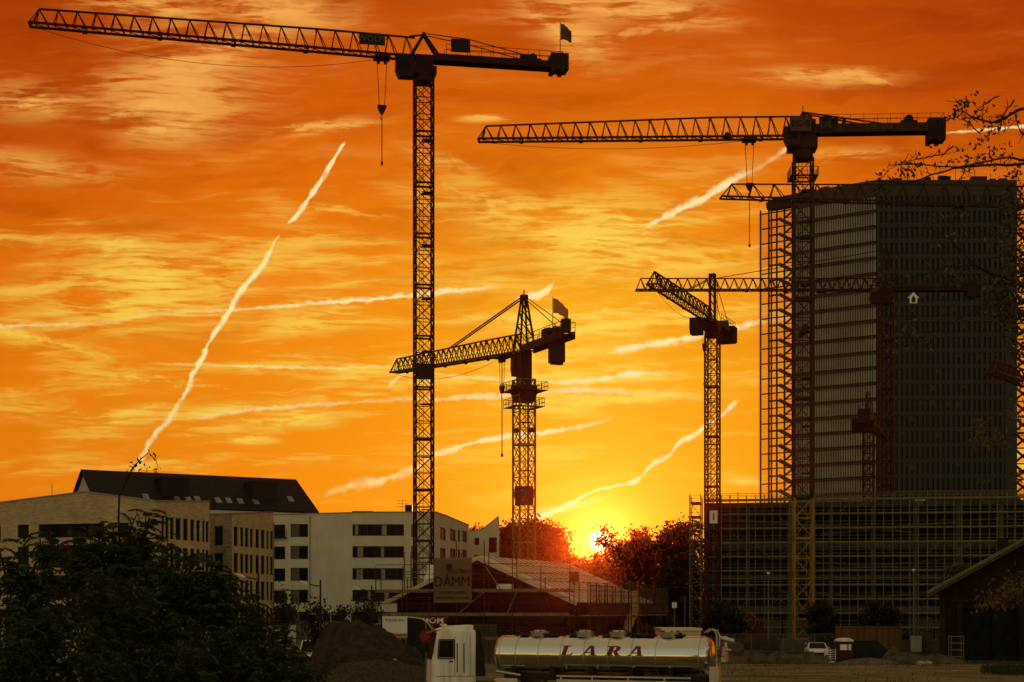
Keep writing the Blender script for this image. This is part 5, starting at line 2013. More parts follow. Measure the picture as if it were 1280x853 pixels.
mb.prism([fl.pt(ts, zc + .1, .1), fl.pt(fl.L, zc + .1, .1), fl.pt(fl.L, HT, .1), fl.pt(ts, HT - .1, .1)], -fl.n * .3)
mb.prism([fr_.pt(0, zc + .1, .1), fr_.pt(fr_.L, zc + .1, .1), fr_.pt(fr_.L, HT - .3, .1), fr_.pt(0, HT, .1)], -fr_.n * .3)
mb.build('parapet_screen', M['tower_slab'], b13, off=o_)
mb = MB()
mb.prism([fl.pt(1.4, HT - 3.0, .1), fl.pt(ts - .1, HT - 3.0, .1), fl.pt(ts - .1, HT - .2, .1), fl.pt(4.2, HT - .35, .1), fl.pt(1.2, HT - 1.3, .1)], -fl.n * 2.5)
mb.build('roof_visor', M['dark'], b13, off=o_)
for q in range(12):
    mb = MB()
    a = 3 + (fr_.L - 6) * q / 11 + rnd.uniform(-.8, .8)
    h_ = rnd.uniform(.4, 1.3)
    c = fr_.pt(a, HT + h_ / 2 - .3, -rnd.uniform(1, 5))
    mb.obox(c, fr_.e * rnd.uniform(.4, 1.2), fr_.n * .8, Vector((0, 0, h_ / 2 + .3)))
    mb.build('roof_plant', M['dark'], b13, off=o_)
mb = MB()
c = fl.pt(fl.L - 14.8, HT, -2)
mb.tube(c, c + fl.e * 2.0, .9, n=10)
mb.build('roof_vent', M['dark'], b13, off=o_)
for q in range(8):
    mb = MB()
    a = 1.5 + (fr_.L - 3) * q / 7 + rnd.uniform(-.5, .5)
    mb.beam(fr_.pt(a, HT - .6, -.6), fr_.pt(a, HT + rnd.uniform(1.2, 2.6), -.6), .1)
    mb.build('aerial', M['dark'], b13, off=o_)

# --- brick shed at right
D = 148.0
SX = GX(1168, D)
b14 = thing('brick_shed', 'dark brick shed with a big door at the right border of the yard', 'building', (SX, D, 0))
o_ = b14.location
zE = EYE + (HY - 738) / F * D
pit = .56
Wd = 17.0
fs = Facade(SX + .45, D, SX + Wd - .45, D)
zr = zE + pit * Wd / 2
door = (2.1, 0.02, 6.9, 4.75)
mb = MB()
wall_mesh(mb, fs, [(0.0, zE + .1), (fs.L / 2, zr - .2), (fs.L, zE + .1)], 0, [door], .35)
for (p, q) in (((SX + Wd - .45, D), (SX + Wd - .45, D + 26)), ((SX + .45, D + 26), (SX + .45, D))):
    mb.face([(p[0], p[1], 0), (q[0], q[1], 0), (q[0], q[1], zE + .1), (p[0], p[1], zE + .1)], [(0, 0), (26, 0), (26, zE), (0, zE)])
mb.face([(SX + Wd - .45, D + 26, 0), (SX + .45, D + 26, 0), (SX + .45, D + 26, zE), (SX + Wd / 2, D + 26, zr - .2), (SX + Wd - .45, D + 26, zE)])
mb.build('wall', M['brick_red'], b14, off=o_)
mb = MB()
for s0 in (2.12, 4.52):
    mb.obox(fs.pt(s0 + 1.18, 2.37, -.3), fs.e * 1.17, fs.n * .05, Vector((0, 0, 2.34)))
    mb.beam(fs.pt(s0 + .1, .2, -.22), fs.pt(s0 + 2.3, 4.5, -.22), .1)
mb.build('door', M['door_black'], b14, off=o_)
mb = MB()
for sg in (-1, 1):
    p0 = Vector((SX + Wd / 2, D - .7, zr + .15))
    p1 = Vector((SX + Wd / 2 + sg * (Wd / 2 + .5), D - .7, zE - .32 + .15))
    mb.prism([p0, p1, p1 + Vector((0, 27.4, 0)), p0 + Vector((0, 27.4, 0))], (0, 0, .16))
rf = mb.build('roof', M['roof_metal'], b14, off=o_)
mb = MB()
for sg in (-1, 1):
    p0 = Vector((SX + Wd / 2, D - .76, zr + .12))
    p1 = Vector((SX + Wd / 2 + sg * (Wd / 2 + .55), D - .76, zE - .38 + .12))
    mb.beam(p0, p1, .1, .26)
    mb.beam(p0 + Vector((0, .25, -.3)), p1 + Vector((0, .25, -.3)), .1, .16)
mb.build('verge_board', M['verge'], b14, off=o_)
mb = MB()
c = fs.pt(5.6, 0)
mb.box((c.x - .5, D + 2.2, 8.5), (c.x + .5, D + 3.2, 11.3))
mb.build('chimney', M['brick_red'], b14, off=o_)
mb = MB()                                                          # brick piers and a lintel band
for s0 in (.0, 1.55, 7.0, 12):
    mb.obox(fs.pt(s0 + .28, 2.7, .08), fs.e * .27, fs.n * .09, Vector((0, 0, 2.68)))
mb.obox(fs.pt(fs.L / 2, 5.5, .1), fs.e * fs.L / 2, fs.n * .11, Vector((0, 0, .14)))
mb.build('brick_pier', M['brick_red'], b14, off=o_)

b14.rotation_euler = (0, 0, R(-17))
# ------------------------------------------------------------------ ground
mb = MB()
S = 900
mb.face([(-S, -300, 0), (S, -300, 0), (S, S, 0), (-S, S, 0)])
gr = tag(mb.build('ground', M['ground'], None), kind='structure')
nt = M['ground'].node_tree                                          # worn tracks and darker patches
_b = nt.nodes['Principled BSDF']
_l = _b.inputs['Base Color'].links[0]
_src = _l.from_socket
_tc = nd(nt, 'ShaderNodeTexCoord')
_mp = nd(nt, 'ShaderNodeMapping')
_mp.inputs['Scale'].default_value = (.05, .45, 1)
_mp.inputs['Rotation'].default_value = (0, 0, R(4))
nt.links.new(_tc.outputs['Object'], _mp.inputs['Vector'])
_n = nd(nt, 'ShaderNodeTexNoise')
_n.inputs['Scale'].default_value = 1.0
_n.inputs['Detail'].default_value = 7
_n.inputs['Roughness'].default_value = .7
nt.links.new(_mp.outputs[0], _n.inputs['Vector'])
_r = nd(nt, 'ShaderNodeValToRGB')
_r.color_ramp.elements[0].position, _r.color_ramp.elements[0].color = .36, (.42, .40, .36, 1)
_r.color_ramp.elements[1].position, _r.color_ramp.elements[1].color = .64, (1.25, 1.22, 1.1, 1)
nt.links.new(_n.outputs['Fac'], _r.inputs['Fac'])
_m = nd(nt, 'ShaderNodeMix', data_type='RGBA', blend_type='MULTIPLY')
_m.inputs['Factor'].default_value = 1.0
nt.links.new(_src, _m.inputs['A'])
nt.links.new(_r.outputs['Color'], _m.inputs['B'])
nt.links.new(_m.outputs['Result'], _b.inputs['Base Color'])
# street along the blocks at left, with a kerb
mb = MB()
mb.prism([(-60, 128, .004), (-12, 126, .004), (-12, 133, .004), (-60, 136, .004)], (0, 0, .004))
tag(mb.build('road', M['asphalt'], None), kind='structure')
mb = MB()
mb.prism([(-60, 136.05, 0), (-12, 133.05, 0), (-12, 136, 0), (-60, 139, 0)], (0, 0, .13))
tag(mb.build('pavement', M['concrete'], None), kind='structure')


def heap(name, label, cat, cx, cy, rx, ry, h, m, seed, group=None, peaks=None, nx=46, rough=.16):
    r2 = random.Random(seed)
    ph = [(r2.uniform(0, 6.28), r2.uniform(.8, 2.4), r2.uniform(.8, 2.4)) for _ in range(9)]
    vs, fs_ = [], []
    n = nx
    for i in range(n + 1):
        for j in range(n + 1):
            u, v = i / n * 2 - 1, j / n * 2 - 1
            # map the square to a disc
            x, y = u * math.sqrt(1 - v * v / 2), v * math.sqrt(1 - u * u / 2)
            rr = math.hypot(x, y)
            z = max(0.0, 1 - rr) ** .7
            if peaks:
                z = 0
                for (ax_, ay_, ah, aw) in peaks:
                    d = math.hypot((x - ax_) / aw, (y - ay_) / aw)
                    z = max(z, ah * (1 - min(1, d) ** 1.6) ** 1.1)
                z *= min(1, (1 - rr) * 5)
            for k, (p, a, b) in enumerate(ph):
                z += rough / (k + 1) * .5 * math.sin(p + a * (k + 1) * 2.2 * x + b * (k + 1) * 1.9 * y) * min(z * 3, 1)
            z = max(z, 0) * h
            if z > .03:
                z += r2.uniform(-.085, .085) * min(1, h * .4)
            z += .11 * h * math.sin(x * 17 + 3 * math.sin(y * 9)) * math.sin(y * 15 + seed) * min(1, z / h * 2) * .35
            vs.append((x * rx, y * ry, max(z, 0) - (.05 if rr > .97 else 0)))
    for i in range(n):
        for j in range(n):
            a = i * (n + 1) + j
            fs_.append((a, a + n + 1, a + n + 2, a + 1))
    mb = MB()
    mb.add(vs, fs_)
    o = mb.build(name, m, None, smooth=True)
    o.location = (cx, cy, 0)
    tag(o, label, cat, group)
    return o


def stone(label, x, y, z, s, seed, group=None, m=None):
    r2 = random.Random(seed)
    mb = MB()
    n1, n2 = 6, 9
    vs = []
    for i in range(n1 + 1):
        th = math.pi * i / n1
        for j in range(n2):
            a = 2 * math.pi * j / n2
            r = s * r2.uniform(.75, 1.15)
            vs.append((r * math.sin(th) * math.cos(a) * 1.3, r * math.sin(th) * math.sin(a), r * math.cos(th) * .6))
    fs_ = [(i * n2 + j, (i + 1) * n2 + j, (i + 1) * n2 + (j + 1) % n2, i * n2 + (j + 1) % n2) for i in range(n1) for j in range(n2)]
    mb.add(vs, fs_)
    o = mb.build('stone', m or M['rubble'], None)
    o.location = (x, y, z)
    tag(o, label, 'stone', group)
    return o


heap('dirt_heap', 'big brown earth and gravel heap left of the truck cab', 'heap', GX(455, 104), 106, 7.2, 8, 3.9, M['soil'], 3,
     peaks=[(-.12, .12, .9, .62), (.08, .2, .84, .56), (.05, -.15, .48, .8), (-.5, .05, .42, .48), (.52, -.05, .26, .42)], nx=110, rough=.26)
heap('gravel_heap', 'grey gravel spread in front of the brown earth heap', 'heap', GX(478, 97), 97.5, 4.6, 5, 1.7, M['gravel'], 5, nx=60)
stone('large pale boulder at the foot of the gravel heap', GX(445, 92), 92.0, .2, .42, 1, 'stones by the gravel heap')
stone('darker boulder to the right of the palest one by the gravel heap', GX(468, 93), 93.0, .25, .34, 2, 'stones by the gravel heap', M['gravel'])
stone('small pale boulder nearest the truck cab', GX(486, 92.5), 92.5, .25, .28, 3, 'stones by the gravel heap')
stone('tiny pale stone high on the gravel heap', GX(494, 97), 97.0, 1.6, .1, 4, 'stones by the gravel heap')

hd = [(905, 139, 2.3, .8, 'soil', 'low brown earth mound just right of the tanker'), (940, 141, 2.1, .95, 'soil', 'rounded brown mound below the left post-top lamp'),
      (974, 140, 2.0, 1.0, 'soil', 'taller brown mound to the left of the yellow crane foot'), (1009, 139, 2.5, .95, 'soil', 'wide brown mound in front of the white car'),
      (1085, 135, 2.8, .6, 'rubble', 'pale flat rubble mound before the black skip'), (1117, 138, 1.3, 1.3, 'soil', 'small steep mound at the foot of the orange container'),
      (1135, 137, 2.1, 1.1, 'soil', 'brown mound right of the pale rubble'), (1172, 138, 2.6, .8, 'soil', 'dark mound beside the brick shed')]
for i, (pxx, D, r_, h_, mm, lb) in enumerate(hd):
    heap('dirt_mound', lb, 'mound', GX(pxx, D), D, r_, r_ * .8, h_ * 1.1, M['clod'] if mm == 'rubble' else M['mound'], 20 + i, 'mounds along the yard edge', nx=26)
for i, (pxx, D, lb) in enumerate(((1151, 134, 'pale stone lying between the mounds and the brick shed'), (1160, 135, 'small pale stone near the shed corner'), (1040, 136, 'grey stone by the toilet cabin'), (1197, 138, 'flat stone lying before the shed wall'))):
    stone(lb, GX(pxx, D), D, .15, .35 - .05 * i, 40 + i, 'stones at the yard edge')

mb = MB()
mb.face([(14, 137, .004), (39, 136, .004), (40, 231, .004), (14, 231, .004)])
mb.face([(39, 136, .004), (75, 143, .004), (85, 226, .004), (40, 231, .004)])
tag(mb.build('earth_strip', M['soil'], None), kind='structure')
mb = MB()                                                          # loose stones and clods strewn over the yard
r2 = random.Random(77)
for _ in range(1500):
    D_ = r2.uniform(84, 162)
    px_r = r2.choice((r2.uniform(390, 640), r2.uniform(880, 1290), r2.uniform(880, 1290)))
    c = Vector((GX(px_r, D_), D_, 0))
    s_ = r2.uniform(.03, .13) * (1.6 if r2.random() < .06 else 1)
    a = r2.uniform(0, 3)
    e1, e2 = Vector((math.cos(a), math.sin(a), 0)) * s_, Vector((-math.sin(a), math.cos(a), 0)) * s_ * .8
    top = c + Vector((r2.uniform(-.3, .3) * s_, r2.uniform(-.3, .3) * s_, s_ * r2.uniform(.5, .9)))
    mb.add([c + e1, c + e2, c - e1, c - e2, top], [(0, 1, 4), (1, 2, 4), (2, 3, 4), (3, 0, 4)])
tag(mb.build('gravel', M['clod'], None), kind='stuff')

# ------------------------------------------------------------------ tanker
D = 79.0
tl, trr = Vector((GX(622, 79.0), 79.0, 0)), Vector((GX(893, 74.5), 74.5, 0))
ta = (trr - tl).normalized()
tn = Vector((ta.y, -ta.x, 0))                                      # towards the viewer
TL = (trr - tl).length
rz = math.atan2(ta.y, ta.x)
tk = thing('tank_trailer', 'polished steel tank trailer with LARA in dark red slanted letters', 'tank trailer', tuple(tl), rz)
RT = .92
ZC = 2.45


def lathe_x(mb, prof, n=40, cz=ZC, sq=1.0):
    """prof: (x, radius) along the tank"""
    vs, fs_ = [], []
    for x, r in prof:
        for k in range(n):
            a = 2 * math.pi * k / n
            vs.append((x, math.cos(a) * r, cz + math.sin(a) * r * sq))
    for i in range(len(prof) - 1):
        for k in range(n):
            k2 = (k + 1) % n
            fs_.append((i * n + k, i * n + k2, (i + 1) * n + k2, (i + 1) * n + k))
    fs_.append(tuple(range(n - 1, -1, -1)))
    fs_.append(tuple((len(prof) - 1) * n + k for k in range(n)))
    mb.add(vs, fs_)


mb = MB()
prof = [(0.0, .2), (.03, .45), (.10, .68), (.2, .82), (.32, .9), (.5, RT)]
prof += [(.5 + (TL - 1.0) * i / 20, RT + .004 * math.sin(i * 2.1)) for i in range(1, 20)]
prof += [(TL - .5, RT), (TL - .32, .9), (TL - .2, .82), (TL - .10, .68), (TL - .03, .45), (TL, .2)]
lathe_x(mb, prof, 56)
tank = mb.build('tank', M['steel'], tk, smooth=True)
for x in [.5, 1.35, 2.55, 3.7, 4.9, 6.1, 7.3, 8.5, TL - .5]:
    mb = MB()
    lathe_x(mb, [(x - .025, RT + .004), (x - .02, RT + .014), (x + .02, RT + .014), (x + .025, RT + .004)], 48)
    mb.build('weld_band', M['steel_dull'], tank, smooth=False)
for pxx in (677, 735, 777, 840):
    x = (pxx - 622) / 271 * TL
    mb = MB()
    mb.tube((x, 0, ZC + RT - .05), (x, 0, ZC + RT + .2), .42, .45, 24)
    mb.tube((x, 0, ZC + RT + .2), (x, 0, ZC + RT + .27), .33, .28, 20)
    mh = mb.build('manhole', M['steel_dull'], tk)
    mb = MB()
    for q in range(6):
        a = q * 1.047
        mb.tube((x + .4 * math.cos(a), .4 * math.sin(a), ZC + RT + .1), (x + .4 * math.cos(a), .4 * math.sin(a), ZC + RT + .26), .04, n=6)
    mb.build('bolt', M['dark'], mh)
mb = MB()                                                          # walkway boards and valves on top
for x0, x1 in ((1.3, 1.75), (2.55, 3.3), (3.9, 4.6), (5.6, 6.0), (7.0, 8.2), (8.9, 9.6)):
    mb.box((x0, -.3, ZC + RT + .0), (x1, .3, ZC + RT + .09))
for x in (1.0, 3.5, 5.2, 6.8, 9.4):
    mb.tube((x, .1, ZC + RT), (x, .1, ZC + RT + .17), .09, n=10)
mb.build('walkway', M['dark'], tk)
# lettering: slab serifs, slanted, wrapped onto the shell
LET = {
    'L': [[(0, 0), (.62, 0), (.70, .26), (.62, .26), (.56, .09), (.34, .09), (.34, .92), (.46, .92), (.46, 1), (.02, 1), (.02, .92), (.12, .92), (.12, .08), (0, .08)]],
    'A': [[(-.08, 0), (.20, 0), (.20, .08), (.11, .08), (.16, .25), (.28, .25), (.28, .35), (.19, .35), (.33, .82), (.38, 1.0), (.24, 1.0), (.02, .08), (-.08, .08)],
          [(.28, .25), (.42, .25), (.45, .08), (.36, .08), (.36, 0), (.76, 0), (.76, .08), (.67, .08), (.46, 1.0), (.38, 1.0), (.33, .82), (.41, .35), (.28, .35)]],
    'R': [[(0, 0), (.42, 0), (.42, .08), (.33, .08), (.33, .92), (.42, .92), (.42, 1), (0, 1), (0, .92), (.10, .92), (.10, .08), (0, .08)],
          [(.33, 1.0), (.33, .91), (.43, .91), (.46, .82), (.46, .64), (.43, .55), (.33, .55), (.33, .46), (.50, .46), (.62, .52), (.68, .62), (.68, .84), (.62, .94), (.50, 1.0)],
          [(.36, .46), (.52, 0), (.80, 0), (.80, .08), (.72, .08), (.55, .46)]],
}


def letters(word, x0, step, hgt, wid, zmid, sh=.28):
    mb = MB()
    for i, ch_ in enumerate(word):
        for poly in LET[ch_]:
            pts = []
            for k in range(len(poly)):                              # densify so the letter follows the curve
                p, q = poly[k], poly[(k + 1) % len(poly)]
                pts += [(p[0] + (q[0] - p[0]) * t_ / 3, p[1] + (q[1] - p[1]) * t_ / 3) for t_ in range(3)]
            P3 = []
            for (u, v) in pts:
                z = zmid + (v - .5) * hgt
                x = x0 + i * step + u * wid + (v - .5) * sh * hgt
                r = RT + .012
                yy = -math.sqrt(max(.01, r * r - (z - ZC) ** 2))
                P3.append((x, yy, z))
            from mathutils.geometry import tessellate_polygon
            tri = tessellate_polygon([[Vector((p[0], p[2], 0)) for p in P3]])
            n_ = len(P3)
            mb.add(P3 + [(a, b + .02, c) for a, b, c in P3], [tuple(t_) for t_ in tri] + [tuple(n_ + k for k in reversed(t_)) for t_ in tri] +
                   [(k, (k + 1) % n_, n_ + (k + 1) % n_, n_ + k) for k in range(n_)])
    return mb


sc = TL / 271
letters('LARA', (713 - 622) * sc, 28.5 * sc, .46, 24 * sc, 2.68).build('lettering', M['letter_red'], tank)
mb = letters('L', 0, 1, .46, .75, 2.68)
mb.build('lettering', M['letter_red'], tank, xf=Matrix.Translation((TL + .0, 0, 0)) @ Matrix.Rotation(R(62), 4, 'Z') @ Matrix.Translation((-.62, .06, 0)))
# chassis, side rail, wheels, ladder
mb = MB()
for y in (-.45, .45):
    mb.box((.6, y - .08, 1.2), (TL - .3, y + .08, 1.5))
for x in (1.2, 3.2, 5.2, 7.2, 9.2):
    mb.box((x - .12, -.75, 1.42), (x + .12, .75, 1.85))
mb.build('chassis', M['dark'], tk)
mb = MB()
mb.box((.35, -.98, .72), (1.5, -.6, 1.3))
mb.tube((.3, -.8, 1.62), (1.6, -.8, 1.45), .07, n=8)
mb.tube((.2, -.86, 1.2), (.9, -.86, 1.05), .05, n=8)
mb.build('hose_box', M['steel_dull'], tk)
mb = MB()
mb.box((3.6, -1.12, 1.42), (TL - .8, -1.06, 1.5))
mb.box((3.6, -1.12, 1.16), (TL - .8, -1.06, 1.30))
for x in (3.8, 5.4, 7.2, 9.0):
    mb.box((x - .04, -1.06, .9), (x + .04, -.5, 1.5))
mb.build('side_guard', M['steel_dull'], tk)
for x in (2.9,):
    mb = MB()
    for y in (-.8, .8):
        mb.box((x - .08, y - .08, .1), (x + .08, y + .08, 1.3))
        mb.box((x - .2, y - .18, .02), (x + .2, y + .18, .1))
    mb.build('landing_leg', M['dark'], tk)


def wheel(root, x, y, r=.5, w=.3):
    mb = MB()
    sgn = -1 if y < 0 else 1
    prof = [(y - w / 2, r * .7), (y - w / 2, r * .93), (y - w / 2 + .04, r), (y + w / 2 - .04, r), (y + w / 2, r * .93), (y + w / 2, r * .7)]
    vs, fs_ = [], []
    n = 24
    for yy, rr in prof:
        for k in range(n):
            a = 2 * math.pi * k / n
            vs.append((x + math.cos(a) * rr, yy, r + math.sin(a) * rr))
    for i in range(len(prof) - 1):
        for k in range(n):
            fs_.append((i * n + k, i * n + (k + 1) % n, (i + 1) * n + (k + 1) % n, (i + 1) * n + k))
    mb.add(vs, fs_)
    wv = mb.build('wheel', M['rubber'], root)
    mb = MB()
    mb.tube((x, y - w * .42, r), (x, y + w * .42, r), r * .7, n=20)
    mb.tube((x, y + sgn * w * .42, r), (x, y + sgn * (w * .42 + .08), r), r * .25, n=12)
    mb.build('rim', M['steel_dull'], wv)


for x in (6.7, 8.0, 9.3):
    for y in (-.95, .95):
        wheel(tk, x, y)
for x in (8.0,):
    mb = MB()
    mb.box((5.9, -1.12, 1.04), (10.0, -.78, 1.1))
    mb.build('mudguard', M['dark'], tk)
mb = MB()                                                          # rear ladder with hoops and a hose reel
lx = TL + .28
for y in (-.55, -.1):
    mb.tube((lx, y, .7), (lx, y, 3.4), .035, n=6)
    mb.path([(lx, y, 3.4), (lx - .1, y, 3.65), (lx - .35, y, 3.72), (lx - .6, y, 3.55)], .035, 6)
for i in range(9):
    mb.tube((lx, -.55, .8 + i * .3), (lx, -.1, .8 + i * .3), .028, n=6)
mb.build('ladder', M['steel_dull'], tk)
mb = MB()
mb.box((TL - .15, -.95, .62), (TL + .5, .95, .95))
mb.box((TL + .05, -.98, 1.0), (TL + .5, -.6, 2.0))
mb.tube((TL + .45, .3, 2.3), (TL + .45, .3, 3.4), .08, n=8)
mb.tube((TL + .2, .2, 3.3), (TL + .9, .2, 3.15), .12, n=10)
mb.tube((TL + .3, -.5, 2.8), (TL + .95, -.5, 2.75), .06, n=8)
mb.box((TL + .5, -.6, 2.2), (TL + .7, -.1, 2.9))
mb.build('rear_fittings', M['steel_dull'], tk)

# tractor: its own thing, turned slightly towards the viewer
cabp = Vector((GX(535, 80.5), 80.5, 0))
trc = thing('truck_tractor', 'white cab-over truck tractor with a dark side window, coupled before the steel tank', 'truck', (cabp.x + 1.2, 80.9, 0), R(9))
# local x: -x is the front
fx, bx, hw2 = -1.2, 1.05, 1.22
mb = MB()
poly = [(fx, -hw2, .95), (bx, -hw2, .95), (bx, -hw2, 3.5), (bx - .05, -hw2, 3.62), (fx + .55, -hw2, 3.62), (fx + .3, -hw2, 3.5), (fx + .04, -hw2, 2.1)]
mb.prism(poly, (0, 2 * hw2, 0))
cabm = mb.build('cab', M['white_paint'], trc, bevel=.07)
mb = MB()
mb.prism([(fx + .35, -1.05, 3.6), (bx - .1, -1.05, 3.6), (bx - .1, -1.05, 3.86), (fx + .9, -1.05, 3.8)], (0, 2.1, 0))
mb.build('roof_cap', M['white_paint'], trc, bevel=.05)
mb = MB()
mb.prism([(fx + .38, -hw2 - .012, 2.25), (fx + 1.12, -hw2 - .012, 2.25), (fx + 1.12, -hw2 - .012, 3.1), (fx + .44, -hw2 - .012, 3.1)], (0, .03, 0))
wn = mb.build('side_window', M['pane'], trc)
mb = MB()
for a, b in (((fx + .34, 2.2), (fx + 1.16, 2.2)), ((fx + 1.16, 2.2), (fx + 1.16, 3.14)), ((fx + 1.16, 3.14), (fx + .4, 3.14)), ((fx + .4, 3.14), (fx + .34, 2.2))):
    mb.beam((a[0], -hw2 - .015, a[1]), (b[0], -hw2 - .015, b[1]), .05)
mb.build('window_rubber', M['rubber'], wn)
mb = MB()
mb.prism([(fx - .015, -1.1, 2.15), (fx + .265, -1.1, 3.45), (fx + .3, -1.1, 3.45), (fx + .03, -1.1, 2.15)], (0, 2.2, 0))
mb.build('windscreen', M['pane'], trc)
mb = MB()
for x in (fx + 1.28, fx + 1.62):
    mb.box((x, -hw2 - .02, 1.5), (x + .05, -hw2 + .01, 2.95))
mb.box((fx + .25, -hw2 - .008, 1.3), (bx - .04, -hw2 + .01, 1.325))
mb.box((fx + 1.18, -hw2 - .008, 1.3), (fx + 1.2, -hw2 + .01, 3.3))
mb.box((fx + 1.95, -hw2 - .008, 1.3), (fx + 1.97, -hw2 + .01, 3.3))
mb.build('panel_groove', M['dark'], trc)
mb = MB()
mb.box((fx + .9, -hw2 - .05, 2.02), (fx + 1.1, -hw2 - .012, 2.08))
mb.build('door_handle', M['dark'], trc)
mb = MB()
mb.prism([(bx + .02, -1.18, 1.3), (bx + .5, -1.18, 1.3), (bx + .28, -1.18, 3.55), (bx + .02, -1.18, 3.66)], (0, 2.36, 0))
mb.build('side_fairing', M['dark'], trc)
mb = MB()
mb.box((fx - .12, -1.24, .42), (bx + .15, 1.24, .93))
mb.build('bumper', M['white_paint'], trc, bevel=.05)
mb = MB()
mb.box((fx + .05, -1.262, .7), (fx + .42, -1.235, .84))
mb.box((bx - .9, -1.262, .55), (bx - .1, -1.235, .9))
mb.build('marker_lamp', M['dark'], trc)
for y in (-.8, .8):
    mb = MB()
    mb.box((fx - .14, y - .25, .6), (fx - .11, y + .25, .85))
    mb.build('headlight', M['lamp_glass'], trc)
for y in (-1, 1):
    mb = MB()
    mb.cbox((fx + .0, y * 1.42, 2.75), .12, .22, .62)
    mb.beam((fx + .2, y * 1.2, 3.15), (fx + .0, y * 1.42, 3.0), .04)
    mb.build('mirror', M['dark'], trc)
mb = MB()
for y in (-.42, .42):
    mb.box((bx - .2, y - .07, .75), (4.6, y + .07, 1.0))
mb.tube((bx + 2.6, 0, 1.02), (bx + 2.6, 0, 1.16), .5, n=16)
mb.box((bx + .3, -1.1, .5), (bx + 1.6, -.6, 1.0))
mb.build('chassis', M['dark'], trc)
for x in (fx + .75, 3.6):
    for y in (-1.0, 1.0):
        wheel(trc, x, y, .5, .3)
mb = MB()
mb.prism([(fx - .12, -1.1, 3.42), (fx + .26, -1.1, 3.6), (fx + .3, -1.1, 3.55), (fx - .08, -1.1, 3.36)], (0, 2.2, 0))
mb.build('sun_visor', M['dark'], trc)
for y in (-.75, -.25, .25, .75):
    mb = MB()
    mb.cbox((fx + .75, y, 3.86), .16, .2, .1)
    mb.build('roof_lamp', M['lamp_glass'], trc)
mb = MB()
mb.tube((bx + .22, -1.05, 1.2), (bx + .22, -1.05, 3.3), .08, n=10)
mb.build('exhaust_stack', M['steel_dull'], trc)
mb = MB()
for z in (.5, .74):
    mb.box((fx + .75, -1.27, z), (fx + 1.25, -1.23, z + .05))
mb.build('step', M['dark'], trc)
mb = MB(); mb.beam((bx - .35, -.9, 3.6), (bx - .6, -.9, 4.75), .03); mb.build('radio_aerial', M['dark'], trc)

# red round sign behind the cab
D = 83.0
sp_ = Vector((GX(532.5, D), D, 0))
rs = thing('road_sign', 'round dark red road sign on a post just behind the cab', 'sign', tuple(sp_))
mb = MB()
mb.tube((0, .05, 0), (0, .05, 4.0), .035, n=8)
mb.build('post', M['galv'], rs)
mb = MB()
zc_ = EYE + (HY - 795.5) / F * D
mb.tube((0, 0, zc_), (0, .02, zc_), .36, n=28)
fcs = mb.build('sign_face', M['sign_red'], rs)
mb = MB()
for k in range(28):
    a, b = 2 * math.pi * k / 28, 2 * math.pi * (k + 1) / 28
    mb.beam((.34 * math.cos(a), -.005, zc_ + .34 * math.sin(a)), (.34 * math.cos(b), -.005, zc_ + .34 * math.sin(b)), .05)
mb.build('rim', M['banner_red'], fcs)

# dark roll-off container with a rounded tarp roof, behind the heap
D = 122.0
x0, x1 = GX(507, D), GX(545, D)
cn = thing('tipper_trailer', 'black tipper body with a rounded front edge standing behind the earth heap', 'trailer', (x0, D, 0))
zt = P(0, 772, D).z
zm = P(0, 795, D).z
w_ = x1 - x0
mb = MB()
arc = [(0, zt)] + [(w_ * (.35 + .63 * math.sin(R(a))), zm - .6 + (zt - zm + .55) * math.cos(R(a))) for a in (0, 20, 38, 55, 70, 82)] + [(w_, 1.0), (0, 1.0)]
mb.prism([(x, 0, z) for x, z in arc], (0, 2.4, 0))
mb.build('body', M['black'], cn)
mb = MB()
for a, b in zip(arc[:-2], arc[1:-1]):
    mb.beam((a[0], -.02, a[1] + .04), (b[0], -.02, b[1] + .04), .09, .09)
mb.build('rim', M['steel_dull'], cn)
for x in (.6, 1.8):
    for y in (.2, 2.2):
        wheel(cn, x, y, .48, .28)
MBw = MB(); MBw.box((-.2, .4, .75), (w_ + .1, 2.0, 1.0)); MBw.build('chassis', M['dark'], cn)
# white banner fence beside it
D = 121.0
x0, x1 = GX(478, D), GX(509, D)
z0, z1 = P(0, 797, D).z, P(0, 770.5, D).z
bf = thing('company_board', 'white company board with small lettering and a yellow lower edge, left of the black tipper', 'board', (x0, D, 0))
mb = MB()
mb.box((0, -.03, z0), (x1 - x0, .03, z1))
bp = mb.build('panel', M['tarp_white'], bf)
mb = MB()
mb.box((.02, -.045, z0 + .05), (x1 - x0 - .02, -.034, z0 + .3))
mb.build('yellow_edge', M['crane_yellow'], bp)
tm = text_mb('M\u00d6LLER BAU', .3, .01)
wd = max(v[0] for v in tm.v) - min(v[0] for v in tm.v)
tm.build('lettering', M['black_letter'], bp, xf=plane_xf(((x1 - x0) / 2, -.045, z1 - .3), (1, 0, 0), (0, 0, 1)) @ Matrix.Diagonal((1.45 / wd, 1, 1, 1)))
mb = MB()
for x in (.1, x1 - x0 - .1):
    mb.tube((x, .08, 0), (x, .08, z1), .05, n=6)
mb.build('post', M['galv'], bf)

